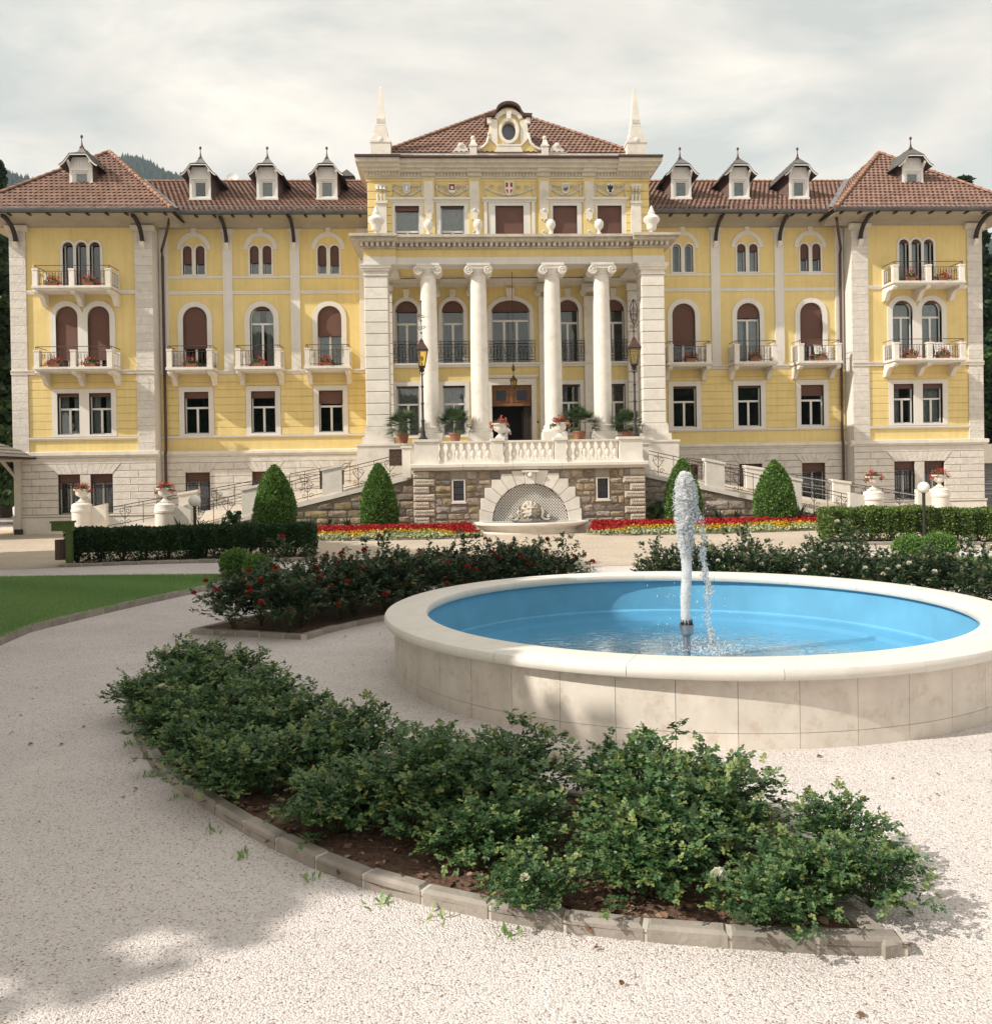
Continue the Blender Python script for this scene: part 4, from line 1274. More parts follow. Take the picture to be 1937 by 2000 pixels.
for c, hw in ((-4.72, 0.72), (-2.63, 0.72), (0, 1.08), (2.63, 0.72), (4.72, 0.72)):
    g = MB()
    gy = IY - 0.19
    for zz in (7.58, 8.30, 8.44, 7.72):
        g.tube([(c - hw, gy, zz), (c + hw, gy, zz)], 0.014, 4)
    n = int(hw * 2 / 0.15)
    for i in range(n + 1):
        x = c - hw + 2 * hw * i / n
        g.tube([(x, gy, 7.48), (x, gy, 8.44)], 0.012, 4)
        if i < n:
            xm = x + hw / n
            g.tube([(xm + 0.06 * math.cos(t), gy, 8.01 + 0.2 * math.sin(t)) for t in np.linspace(0, 2 * PI, 9)], 0.010, 4)
    g.build('window_railing', IRON, H)
# door: stone surround, oak transom panel with two glazed squares, dark open leaves
dr = MB().ring([(-1.13, FZ), (1.13, FZ), (1.13, 6.74), (-1.13, 6.74)], [(-0.91, FZ), (0.91, FZ), (0.91, 6.45), (-0.91, 6.45)], IY - 0.08, IY + 0.25)
dr.prism_x([(IY, 6.76), (IY - 0.12, 6.76), (IY - 0.2, 6.84), (IY - 0.2, 6.90), (IY, 6.90)], -1.2, 1.2)
door = dr.build('door', STW, H)
m = MB().box(-0.91, 0.91, IY + 0.16, IY + 0.24, 5.50, 6.45)
m.box(-0.91, 0.91, IY + 0.10, IY + 0.17, 5.50, 5.62).box(-0.91, 0.91, IY + 0.12, IY + 0.17, 6.36, 6.45).box(-0.06, 0.06, IY + 0.12, IY + 0.17, 5.62, 6.36)
for c in (-0.48, 0.48):
    m.ring(rect(c, 0.30, 5.70, 6.28), rect(c, 0.24, 5.76, 6.22), IY + 0.13, IY + 0.165)
m.build('transom_panel', DOORW, door)
for c in (-0.48, 0.48):
    MB().box(c - 0.24, c + 0.24, IY + 0.145, IY + 0.155, 5.76, 6.22).build('pane', SHADEG, door)
    g = MB()
    for i in range(5):
        t = -0.2 + 0.1 * i
        g.tube([(c + t, IY + 0.138, 5.76), (c + t, IY + 0.138, 6.22)], 0.008, 4)
        g.tube([(c - 0.24, IY + 0.138, 5.99 + t), (c + 0.24, IY + 0.138, 5.99 + t)], 0.008, 4)
    g.build('glazing_bar', IRON, door)
MB().box(0.52, 0.56, IY + 0.9, IY + 0.95, FZ, 5.35).build('door_leaf_edge', BRASS, door)
MB().box(0.56, 0.90, IY + 0.3, IY + 0.95, FZ, 5.5).build('door_leaf', WOODD, door)
MB().box(-0.90, -0.86, IY + 0.3, IY + 1.1, FZ, 5.5).build('door_leaf', WOODD, door)
MB().lathe([(0, 0), (0.05, 0.01), (0.06, 0.03), (0.03, 0.05), (0, 0.06)], 0, 0, 10).build('door_bell', BRASS, door).matrix_local = Matrix.Translation((1.16, IY - 0.01, 4.75)) @ Matrix.Rotation(PI / 2, 4, 'X')
# responds behind the columns
def ionic_cap(m, cx, cy, z0, z1, r, flat=False):
    h = z1 - z0
    m.box(cx - r * 1.32, cx + r * 1.32, cy - r * 1.3, cy + (r * 1.3 if not flat else 0), z1 - 0.10 * h / 0.46, z1)
    vr = 0.19 * h / 0.46 * 1.0
    for sx in (-1, 1):
        for fy in ((-1, 1) if not flat else (-1,)):
            x = cx + sx * r * 1.12
            y0 = cy + fy * r * 1.25
            pts = []
            for t in np.linspace(0, 2 * PI, 15)[:-1]:
                pts.append((x + vr * math.cos(t), z1 - 0.10 * h / 0.46 - vr * 0.92 + vr * math.sin(t)))
            yb = cy + fy * r * 0.55
            ya, yb = sorted((y0, yb))
            m.prism(pts, ya, yb)
            # spiral relief and eye
            ye = y0 if fy < 0 else y0
            zc = z1 - 0.10 * h / 0.46 - vr * 0.92
            sp = []
            for i in range(22):
                t = i / 21
                a = sx * (PI / 2 - t * 4.2 * PI)
                rr = vr * 0.94 * (1 - 0.86 * t)
                sp.append((x + rr * math.cos(a), y0 + fy * 0.006, zc + rr * math.sin(a)))
            m.tube(sp, 0.022, 4)
            m.ball((x, y0, zc), 0.05, 8, 5)
    m.box(cx - r * 1.1, cx + r * 1.1, cy - r * 1.2, cy + (r * 1.2 if not flat else 0), z1 - 0.23 * h / 0.46, z1 - 0.10 * h / 0.46)
    if not flat:
        m.lathe([(r * 0.92, z0), (r * 1.0, z0 + 0.03), (r * 1.0, z0 + 0.07), (r * 0.94, z0 + 0.09), (r * 1.18, z1 - 0.22 * h / 0.46), (r * 1.18, z1 - 0.20 * h / 0.46)], cx, cy, 20)
for c, hw in ((-3.62, 0.26), (-1.55, 0.26), (1.55, 0.26), (3.62, 0.26)):
    m = MB().box(c - hw, c + hw, IY - 0.16, IY, FZ + 0.35, 10.45)
    m.box(c - hw - 0.05, c + hw + 0.05, IY - 0.20, IY, FZ, FZ + 0.22).box(c - hw - 0.03, c + hw + 0.03, IY - 0.18, IY, FZ + 0.22, FZ + 0.35)
    ionic_cap(m, c, IY - 0.02, 10.45, 10.82, 0.28, True)
    m.box(c - hw - 0.1, c + hw + 0.1, IY - 0.30, IY, 10.82, 11.0)
    m.build('wall_pilaster', STW, H)
for s in (-1, 1):
    c = s * 5.72
    MB().box(c - 0.36, c + 0.36, IY - 0.22, IY, FZ, 10.7).build('backing', JNT, H)
    for j in range(14):
        z0 = FZ + 0.5 + j * 0.462
        MB().cbox(c - 0.38, c + 0.38, IY - 0.26, IY - 0.002, z0 + 0.012, z0 + 0.45, 0.014).build('stone_block', STW, H)
    MB().box(c - 0.44, c + 0.44, IY - 0.30, IY, FZ, FZ + 0.5).build('pier_base', STW, H)
    MB().box(c - 0.42, c + 0.42, IY - 0.32, IY, 10.68, 11.0).build('capital', STW, H)
MB().prism_x([(IY, 10.95), (IY - 0.10, 11.0), (IY - 0.10, 11.10), (IY - 0.24, 11.18), (IY - 0.30, 11.26), (IY, 11.26)], -5.95, 5.95).build('inner_cornice', CRM, H)

# --- portico: floor, columns, piers, entablature ---------------------------------
CY, PFY = -4.8, -5.0
MB().box(-6.62, 6.62, -5.75, IY, 0.0, FZ - 0.09).build('stylobate', STW, H)
MB().box(-6.66, 6.66, -5.79, IY, FZ - 0.089, FZ).build('portico_floor', STW, H)
for c in (-3.64, -1.55, 1.55, 3.64):
    r = 0.375
    m = MB().box(c - 0.50, c + 0.50, CY - 0.50, CY + 0.50, FZ, FZ + 0.42)
    prof = [(0.49, FZ + 0.42), (0.50, FZ + 0.46), (0.50, FZ + 0.50), (0.47, FZ + 0.54), (0.43, FZ + 0.56), (0.425, FZ + 0.60), (0.44, FZ + 0.63), (0.44, FZ + 0.67), (0.40, FZ + 0.70)]
    for i in range(13):
        t = i / 12
        prof.append((r - 0.05 * t ** 1.7 - 0.0 + 0.006 * math.sin(PI * t), FZ + 0.72 + t * (10.70 - FZ - 0.72)))
    m.lathe(prof, c, CY, 36)
    col = m.build('column', STW, H, 35)
    ionic = MB()
    ionic_cap(ionic, c, CY, 10.69, 11.16, 0.36)
    ionic.build('capital', STW, col, 40)
for s in (-1, 1):
    c = s * 5.80
    MB().box(c - 0.46, c + 0.46, PFY + 0.03, PFY + 0.95, FZ + 0.7, 10.7).build('backing', JNT, H)
    for j in range(13):
        z0 = 4.44 + j * 0.4815
        MB().cbox(c - 0.485, c + 0.485, PFY, PFY + 0.98, z0 + 0.012, z0 + 0.4695, 0.02).build('stone_block', STW, H)
    b = MB().box(c - 0.56, c + 0.56, PFY - 0.08, PFY + 1.06, FZ + 0.30, 4.36).box(c - 0.52, c + 0.52, PFY - 0.04, PFY + 1.02, 4.36, 4.44)
    b.box(c - 0.66, c + 0.66, PFY - 0.18, PFY + 1.16, FZ, FZ + 0.30)
    b.build('pier_base', STW, H)
    b = MB()
    for h0, h1, e in ((10.70, 10.78, 0.04), (10.78, 10.90, 0.01), (10.90, 11.00, 0.08), (11.00, 11.10, 0.14), (11.10, 11.17, 0.17)):
        b.box(c - 0.485 - e, c + 0.485 + e, PFY - e, PFY + 0.98 + e, h0, h1)
    b.build('capital', STW, H)
    # the lower wall below the pier, down to the ramp
    MB().box(c - 0.80, c + 0.80, PFY - 0.30, PFY + 1.3, 0.0, FZ - 0.002).build('pier_foot', STW, H)
# entablature in steps; pieces over the end piers stand forward
ENT = [('architrave', 11.172, 11.47, 0.0, WHT), ('frieze', 11.472, 11.80, -0.03, YEL), ('bed_mould', 11.802, 11.87, 0.10, WEA),
       ('dentil_ground', 11.872, 12.01, 0.06, WEA), ('corona', 12.012, 12.14, 0.52, WEA), ('cymatium', 12.142, 12.25, 0.66, WEA)]
for nm, z0, z1, e, mt in ENT:
    MB().box(-4.95, 4.95, PFY - e + 0.04, PFY + 0.9, z0, z1).build(nm, mt, H)
    for s in (-1, 1):
        x0, x1 = sorted((s * (4.952 - (e if e > 0.2 else 0) * 0.3), s * (6.30 + e)))
        if e > 0.2:
            x0, x1 = sorted((s * 4.86, s * (6.30 + e * 0.75)))
            MB().box(x0, x1, PFY - 0.16 - e, IY - 0.6, z0 + 0.001, z1 + 0.001).build(nm, mt, H)
        else:
            MB().box(x0, x1, PFY - 0.10 - e, IY - 0.6, z0, z1).build(nm, mt, H)
for i in range(44):
    x = -4.72 + i * (9.44 / 43)
    MB().box(x - 0.055, x + 0.055, PFY - 0.24, PFY - 0.02, 11.885, 12.008).build('dentil', STW, H)
for s in (-1, 1):
    for i in range(7):
        x = s * (5.02 + i * 0.22)
        MB().box(x - 0.055, x + 0.055, PFY - 0.42, PFY - 0.15, 11.885, 12.008).build('dentil', STW, H)
    for i in range(12):
        y = PFY + 0.0 + i * 0.22
        MB().box(s * 6.35 - 0.10, s * 6.35 + 0.14, y - 0.055, y + 0.055, 11.885, 12.008).build('dentil', STW, H)
MB().box(-6.2, 6.2, PFY + 0.05, IY, 12.10, 12.20).build('flat_roof', ZINC, H)
# coffered ceiling
MB().box(-5.95, 5.95, PFY + 0.6, IY - 0.05, 11.30, 11.40).build('ceiling', YEL, H)
for a, b in ((-5.2, -3.98), (-3.30, -1.9), (-1.2, 1.2), (1.9, 3.30), (3.98, 5.2)):
    MB().ring([(a + .08, -4.0), (b - .08, -4.0), (b - .08, -2.1), (a + .08, -2.1)], [(a + .15, -3.93), (b - .15, -3.93), (b - .15, -2.17), (a + .15, -2.17)], 0, 0.02).build('ceiling_frame', WHT, H).matrix_local = Matrix(((1, 0, 0, 0), (0, 0, 1, 0), (0, 1, 0, 11.275), (0, 0, 0, 1)))
for c in (-3.64, -1.55, 1.55, 3.64):
    MB().box(c - 0.30, c + 0.30, CY + 0.35, IY - 0.2, 11.10, 11.302).build('ceiling_beam', WHT, H)
# corner urns and little ball finials on the cornice
def vase(m, x, y, z, k):
    m.lathe([(0.16 * k, z), (0.16 * k, z + 0.05 * k), (0.09 * k, z + 0.10 * k), (0.07 * k, z + 0.17 * k), (0.19 * k, z + 0.26 * k), (0.22 * k, z + 0.42 * k), (0.24 * k, z + 0.50 * k), (0.34 * k, z + 0.60 * k),
             (0.35 * k, z + 0.70 * k), (0.26 * k, z + 0.82 * k), (0.13 * k, z + 0.90 * k), (0.15 * k, z + 0.96 * k), (0.10 * k, z + 1.06 * k), (0.06 * k, z + 1.20 * k), (0.0, z + 1.30 * k)], x, y, 18)
for s in (-1, 1):
    m = MB(); vase(m, s * 5.72, PFY - 0.28, 12.252, 0.98); m.build('corner_urn', URNW, H, 40)
for c in (-3.58, -1.53, 1.50, 3.52):
    m = MB().lathe([(0.10, 12.25), (0.10, 12.38), (0.06, 12.42), (0.06, 12.50), (0.16, 12.60), (0.20, 12.72), (0.18, 12.86), (0.09, 12.95), (0.0, 12.98)], c, PFY - 0.2, 14)
    m.build('ball_finial', URNW, H, 50)

# --- upper block -----------------------------------------------------------------
UY = -2.0
UW = ((-4.60, 0.54), (-2.57, 0.53), (0, 0.64), (2.52, 0.55), (4.55, 0.55))
holes = [rect(c, hw, 12.35, 14.50) for c, hw in UW]
MB().sheet([(-6.35, 12.0), (6.35, 12.0), (6.35, 16.3), (-6.35, 16.3)], holes, UY, 0.3).build('wall', YEL, H)
for s in (-1, 1):
    MB().box(s * 6.345 - 0.005, s * 6.345 + 0.005, UY, 7.5, 11.9, 16.3).build('wall', YEL, H)
MB().box(-6.3, 6.3, UY + 1.2, UY + 1.3, 12.0, 16.2).build('room_shade_sheet', DARK, H)
for k, (c, hw) in enumerate(UW):
    window(c, hw, 12.35, 14.50, UY, None, surround=0.14, side_out=0.2 if k != 2 else 0.3, shut=(0.20, 0.06, 1.98, 1.98, 1.98)[k], transom=13.38, curtain=1 if k < 2 else 0, sillp=False)
    w2 = hw + 0.30 if k != 2 else 1.22
    MB().prism_x([(UY, 14.64), (UY - 0.08, 14.64), (UY - 0.10, 14.70), (UY - 0.20, 14.75), (UY - 0.20, 14.84), (UY, 14.85)], c - w2, c + w2).build('lintel', WHT, H)
    if k == 2:
        for s in (-1, 1):
            MB().box(s * 1.08 - 0.07, s * 1.08 + 0.07, UY - 0.10, UY, 12.3, 14.64).build('jamb', WHT, H)
for s in (-1, 1):
    # corner piers in grooved courses, with a console on the face
    for j in range(9):
        z0 = 12.25 + j * 0.36
        MB().cbox(s * 5.815 - 0.535, s * 5.815 + 0.535, UY - 0.10, UY, z0 + 0.01, z0 + 0.35, 0.014).build('plaster_band', YEL, H)
    m = MB().box(s * 5.73 - 0.23, s * 5.73 + 0.23, UY - 0.20, UY - 0.095, 12.25, 14.6)
    m.box(s * 5.73 - 0.26, s * 5.73 + 0.26, UY - 0.26, UY - 0.095, 14.55, 14.66)
    for i in range(3):
        x = s * 5.73 - 0.155 + i * 0.155
        m.tube([(x, UY - 0.14, 15.33), (x, UY - 0.30, 15.28), (x, UY - 0.34, 15.15), (x, UY - 0.26, 14.95), (x, UY - 0.20, 14.7), (x, UY - 0.18, 14.6)], 0.075, 8, 0.05)
    m.box(s * 5.73 - 0.25, s * 5.73 + 0.25, UY - 0.30, UY - 0.095, 15.30, 15.40)
    m.build('console', STW, H, 40)
for c in (-3.62, -1.57, 1.57, 3.62):
    p = MB().box(c - 0.27, c + 0.27, UY - 0.08, UY, 12.25, 15.72)
    p.build('pilaster', YEL, H)
    m = MB().box(c - 0.20, c + 0.20, UY - 0.13, UY - 0.078, 14.45, 15.58)
    m.prism([(c - 0.20, 14.45), (c - 0.20, 14.15), (c - 0.13, 14.05), (c - 0.13, 13.85), (c + 0.13, 13.85), (c + 0.13, 14.05), (c + 0.20, 14.15), (c + 0.20, 14.45)], UY - 0.15, UY - 0.078)
    for i in range(5):
        x = c - 0.14 + 0.07 * i
        m.box(x - 0.018, x + 0.018, UY - 0.148, UY - 0.128, 14.55, 15.2)
    m.ball((c, UY - 0.15, 14.28), 0.07, 8, 5)
    m.ball((c, UY - 0.15, 13.80), 0.05, 8, 5)
    m.build('pilaster_panel', STW, H)
    # little volute ornament at the foot
    m = MB()
    m.tube(scroll_pts(c - 0.02, UY - 0.11, 13.25, 0.10, 1.2, 1), 0.025, 4)
    m.ball((c, UY - 0.13, 13.05), 0.07, 8, 5)
    m.build('rosette', STW, H)
# garlands and painted shields
def shield(c, z, w, h, mat_in, kind):
    pl = lambda k: [(c - w * k, z + h * k), (c + w * k, z + h * k), (c + w * k, z - h * 0.25 * k), (c + w * 0.6 * k, z - h * 0.75 * k), (c, z - h * k), (c - w * 0.6 * k, z - h * 0.75 * k), (c - w * k, z - h * 0.25 * k)]
    sh = MB().prism(pl(1.0), UY - 0.12, UY - 0.01).build('shield', STW, H)
    MB().prism(pl(0.76), UY - 0.132, UY - 0.115).build('field', mat_in, sh)
    if kind == 'cross':
        MB().box(c - w * 0.74, c + w * 0.74, UY - 0.142, UY - 0.13, z - 0.045 * h / .3, z + 0.045 * h / .3).box(c - 0.045, c + 0.045, UY - 0.1425, UY - 0.13, z - h * 0.74, z + h * 0.74).build('cross', WDOW, sh)
    elif kind == 'small':
        MB().box(c - 0.055, c + 0.055, UY - 0.142, UY - 0.13, z - 0.03, z + 0.09).build('cross', WDOW, sh)
        MB().box(c - w * 0.74, c + w * 0.74, UY - 0.1405, UY - 0.13, z - h * 0.74, z - h * 0.32).build('chief', WDOW, sh)
    elif kind == 'bird':
        m = MB().prism([(c, z + 0.19), (c + 0.03, z + 0.15), (c + 0.03, z + 0.09), (c + 0.13, z + 0.16), (c + 0.12, z - 0.02), (c + 0.06, z - 0.06), (c + 0.06, z - 0.16), (c, z - 0.20), (c - 0.06, z - 0.16), (c - 0.06, z - 0.06), (c - 0.12, z - 0.02), (c - 0.13, z + 0.16), (c - 0.03, z + 0.09), (c - 0.03, z + 0.15)], UY - 0.142, UY - 0.13)
        m.build('bird', BLACKP, sh)
    elif kind == 'tower':
        MB().box(c - 0.05, c + 0.05, UY - 0.142, UY - 0.13, z - 0.12, z + 0.12).build('tower', WDOW, sh)
    elif kind == 'beast':
        MB().prism([(c - 0.11, z - 0.06), (c - 0.06, z + 0.02), (c + 0.06, z + 0.03), (c + 0.12, z + 0.09), (c + 0.10, z - 0.04), (c + 0.04, z - 0.10), (c - 0.06, z - 0.10)], UY - 0.142, UY - 0.13).build('beast', DBOARD, sh)
for c, kd, mt, w, h in ((-4.60, 'tower', GREYP, 0.17, 0.25), (-2.57, 'small', REDP, 0.17, 0.25), (0.0, 'cross', REDP, 0.20, 0.34), (2.55, 'beast', GREYP, 0.17, 0.25), (4.58, 'bird', WDOW, 0.17, 0.25)):
    shield(c, 15.25, w, h, mt, kd)
    hw = 0.68 if c else 1.10
    for sx in (-1, 1):
        g = MB()
        n = 9 if c else 14
        for i in range(n + 1):
            t = i / n
            x = c + sx * (0.08 + t * (hw - 0.06))
            zz = 14.98 + 0.34 * t ** 1.8 + (0.02 if i % 2 else 0)
            g.ball((x, UY - 0.045, zz), 0.05 + 0.012 * (i % 2), 6, 4)
        g.tube(scroll_pts(c + sx * (0.30 if c else 0.42), UY - 0.035, 15.32, 0.12, 1.5, sx), 0.024, 4)
        g.tube(scroll_pts(c + sx * (0.50 if c else 0.78), UY - 0.035, 15.36, 0.10, 1.3, -sx), 0.022, 4)
        for j in range(6):
            g.ball((c + sx * hw, UY - 0.05, 15.48 - 0.10 * j), 0.055, 6, 4)
        g.build('garland', CRM, H, 60)['kind'] = 'stuff'
# cornice of the upper block
UC = [(15.60, 15.68, 0.04), (15.72, 15.80, 0.06), (15.80, 15.94, 0.10), (15.94, 16.06, 0.34), (16.06, 16.20, 0.55), (16.20, 16.36, 0.78)]
for z0, z1, e in UC:
    MB().box(-6.35 - e * 0.45 if z0 > 15.9 else -6.36 - e, 6.35 + e * 0.45 if z0 > 15.9 else 6.36 + e, UY - e, UY + 3 if z0 > 15.9 else UY, z0, z1 - 0.002).build('cornice_course', CRM if z0 > 15.7 else YEL, H)
for s in (-1, 1):
    for z0, z1, e in UC[2:]:
        x0, x1 = sorted((s * 4.86, s * (6.40 + e * 0.5)))
        MB().box(x0, x1, UY - 0.14 - e, UY + 2.9, z0 + 0.003, z1 + 0.001).build('cornice_course', CRM, H)
    for c in (s * 1.57, s * 3.62):
        for z0, z1, e in UC[2:4]:
            MB().box(c - 0.30, c + 0.30, UY - 0.10 - e, UY, z0 + 0.003, z1 - 0.004).build('cornice_course', CRM, H)
for i in range(66):
    x = -4.80 + i * 9.6 / 65
    MB().box(x - 0.035, x + 0.035, UY - 0.19, UY - 0.08, 15.81, 15.93).build('dentil', CRM, H)
for s in (-1, 1):
    for i in range(11):
        x = s * (4.92 + i * 0.14)
        MB().box(x - 0.035, x + 0.035, UY - 0.33, UY - 0.22, 15.815, 15.935).build('dentil', CRM, H)
m = MB().box(-6.80, 6.80, UY - 0.98, UY + 3.2, 16.361, 16.43)
m.box(-6.80, -4.80, UY - 1.06, UY - 0.978, 16.363, 16.45).box(4.80, 6.80, UY - 1.06, UY - 0.978, 16.363, 16.45)
m.build('cornice_capping', PIPE, H)
MB().box(-5.25, 5.25, UY - 0.45, UY + 0.1, 16.43, 16.72).build('parapet', WHT, H)
# hipped roof
AP = (0.0, 2.3, 20.62)
tl = math.hypot(4.75, 3.85)
tiling('roof_tiling', (-5.65, -2.45, 16.72), (1, 0, 0), (0, 4.75, 3.88), 11.3, tl, 5.65 / tl, 5.65 / tl)
sl = math.hypot(5.65, 3.88)
tiling('roof_tiling', (5.65, -2.45, 16.72), (0, 1, 0), (-5.65, 0, 3.88), 9.5, sl, 4.75 / sl, 4.75 / sl)
tiling('roof_tiling', (-5.65, 7.05, 16.72), (0, -1, 0), (5.65, 0, 3.88), 9.5, sl, 4.75 / sl, 4.75 / sl)
MB().add([(-5.6, -2.4, 16.7), (5.6, -2.4, 16.7), (5.6, 7, 16.7), (-5.6, 7, 16.7), (0, 2.3, 20.54)], [(0, 1, 4), (1, 2, 4), (2, 3, 4), (3, 0, 4), (3, 2, 1, 0)]).build('roof_deck', WOODD, H)
for sx in (-1, 1):
    ridge_line((sx * 5.65, -2.48, 16.76), (0, 2.3, 20.68), 24, 0.11)
# obelisks
for s in (-1, 1):
    x, y = s * 5.66, UY - 0.55
    m = MB()
    m.box(x - 0.43, x + 0.43, y - 0.40, y + 0.40, 16.43, 17.0).box(x - 0.46, x + 0.46, y - 0.43, y + 0.43, 17.0, 17.10)
    arc = [(x + 0.40 * math.cos(t), 17.10 + 0.26 * math.sin(t)) for t in np.linspace(0, PI, 12)]
    m.prism(arc, y - 0.40, y + 0.40)
    m.box(x - 0.30, x + 0.30, y - 0.28, y + 0.28, 17.10, 17.55).box(x - 0.25, x + 0.25, y - 0.24, y + 0.24, 17.55, 17.78).box(x - 0.225, x + 0.225, y - 0.22, y + 0.22, 17.80, 17.84)
    m.ball((x, y - 0.40, 17.12), 0.13, 10, 6, (1, 0.5, 1))
    def fr(z, h): return [(x - h, y - h, z), (x + h, y - h, z), (x + h, y + h, z), (x - h, y + h, z)]
    V = fr(17.84, 0.215) + fr(19.52, 0.055) + [(x, y, 19.64)]
    m.add(V, [(0, 1, 5, 4), (1, 2, 6, 5), (2, 3, 7, 6), (3, 0, 4, 7), (4, 5, 8), (5, 6, 8), (6, 7, 8), (7, 4, 8)])
    for i in range(5):
        m.box(x - 0.16 + 0.08 * i - 0.022, x - 0.16 + 0.08 * i + 0.022, y - 0.232, y - 0.20, 17.92, 18.14)
    m.build('obelisk', STW, H)
# oval-window gable
GY = UY - 0.42
oval = [(0.0 + 0.31 * math.cos(t), 17.69 + 0.41 * math.sin(t)) for t in np.linspace(0, 2 * PI, 29)[:-1]]
side = [(-1.42, 16.74), (1.42, 16.74), (1.36, 16.86), (1.15, 16.95), (0.95, 17.15), (0.86, 17.45), (0.84, 18.0), (0.84, 18.28), (0.50, 18.35)] + \
       [(0.52 * math.cos(t), 18.32 + 0.44 * math.sin(t)) for t in np.linspace(0.3, PI - 0.3, 12)] + \
       [(-0.50, 18.35), (-0.84, 18.28), (-0.84, 18.0), (-0.86, 17.45), (-0.95, 17.15), (-1.15, 16.95), (-1.36, 16.86)]
gb = MB().sheet(side, [oval], GY, 0.3)
n = len(side)
gb.add([(x, GY, z) for x, z in side] + [(x, GY + 1.2, z) for x, z in side], [((i + 1) % n, i, n + i, n + (i + 1) % n) for i in range(n)])
gable = gb.build('gable', YEL, H)
o2 = [(0.46 * math.cos(t), 17.69 + 0.58 * math.sin(t)) for t in np.linspace(0, 2 * PI, 29)[:-1]]
m = MB().ring(o2, [(0.34 * math.cos(t), 17.69 + 0.44 * math.sin(t)) for t in np.linspace(0, 2 * PI, 29)[:-1]], GY - 0.14, GY)
m.ring([(0.34 * math.cos(t), 17.69 + 0.44 * math.sin(t)) for t in np.linspace(0, 2 * PI, 29)[:-1]], oval, GY - 0.06, GY + 0.12)
for sx in (-1, 1):
    m.prism([(sx * 0.52, 17.0), (sx * 0.86, 17.35), (sx * 0.84, 18.2), (sx * 0.50, 18.2)], GY - 0.07, GY - 0.002)
    edge = [(sx * 1.40, 16.86), (sx * 1.15, 16.98), (sx * 0.97, 17.18), (sx * 0.90, 17.45), (sx * 0.90, 17.60)]
    m.tube([(x, GY - 0.06, z) for x, z in edge], 0.065, 6)
    m.box(sx * 0.87 - 0.09, sx * 0.87 + 0.09, GY - 0.16, GY, 18.0, 18.26)
m.prism([(-0.62, 16.74), (0.62, 16.74), (0.50, 17.0), (-0.50, 17.0)], GY - 0.13, GY - 0.002)
m.box(-0.52, 0.52, GY - 0.15, GY - 0.003, 17.0, 17.07)
m.prism([(-0.09, 18.20), (0.09, 18.20), (0.13, 18.60), (-0.13, 18.60)], GY - 0.18, GY - 0.002)
arc = [(0.62 * math.cos(t), 18.22 + 0.42 * math.sin(t)) for t in np.linspace(0.1, PI - 0.1, 14)]
arc2 = [(0.46 * math.cos(t), 18.16 + 0.30 * math.sin(t)) for t in np.linspace(0.1, PI - 0.1, 14)]
m.prism(arc + arc2[::-1], GY - 0.10, GY - 0.002)
m.build('gable_moulding', STW, gable, 40)
MB().prism(oval, GY + 0.2, GY + 0.22).build('pane', SHADEG, gable)
cap_e = [(-1.02, 18.28), (-0.66, 18.30), (-0.56, 18.42)] + [(0.54 * math.cos(t), 18.42 + 0.40 * math.sin(t)) for t in np.linspace(PI - 0.25, 0.25, 13)] + [(0.56, 18.42), (0.66, 18.30), (1.02, 18.28)]
cap_o = [(x * 1.03, z + 0.12) for x, z in cap_e]
MB().prism(cap_o + cap_e[::-1], GY - 0.28, GY + 1.1).build('gable_capping', PIPE, gable)
for s in (-1, 1):
    x = s * 1.60
    m = MB().box(x - 0.16, x + 0.16, GY - 0.16, GY + 0.16, 16.43, 16.98).box(x - 0.19, x + 0.19, GY - 0.19, GY + 0.19, 16.98, 17.05)
    m.add([(x - 0.15, GY - 0.15, 17.05), (x + 0.15, GY - 0.15, 17.05), (x + 0.15, GY + 0.15, 17.05), (x - 0.15, GY + 0.15, 17.05), (x - 0.08, GY - 0.08, 17.30), (x + 0.08, GY - 0.08, 17.30), (x + 0.08, GY + 0.08, 17.30), (x - 0.08, GY + 0.08, 17.30)],
          [(0, 1, 5, 4), (1, 2, 6, 5), (2, 3, 7, 6), (3, 0, 4, 7), (4, 5, 6, 7)])
    m.ball((x, GY, 17.40), 0.10, 10, 7)
    m.build('pinnacle', STW, H, 30)
    m = MB().prism([(s * 1.78, 16.72), (s * 2.62, 16.72), (s * 2.50, 16.80), (s * 2.34, 16.98), (s * 2.24, 17.16), (s * 2.10, 17.20), (s * 1.98, 17.08), (s * 1.86, 16.92)], GY - 0.05, GY + 0.18)
    m.ball((s * 2.16, GY - 0.06, 17.06), 0.10, 10, 6, (1, 0.5, 1))
    m.build('scroll_ornament', STW, H)

# ------------------------------------------------------------------ terrace with wall fountain niche
TY = -10.5                                   # front face of the terrace wall
TER = thing('terrace', 'raised stone terrace with rubble front wall, arched niche and white balustrade', 'terrace')
GZ0 = 0.2

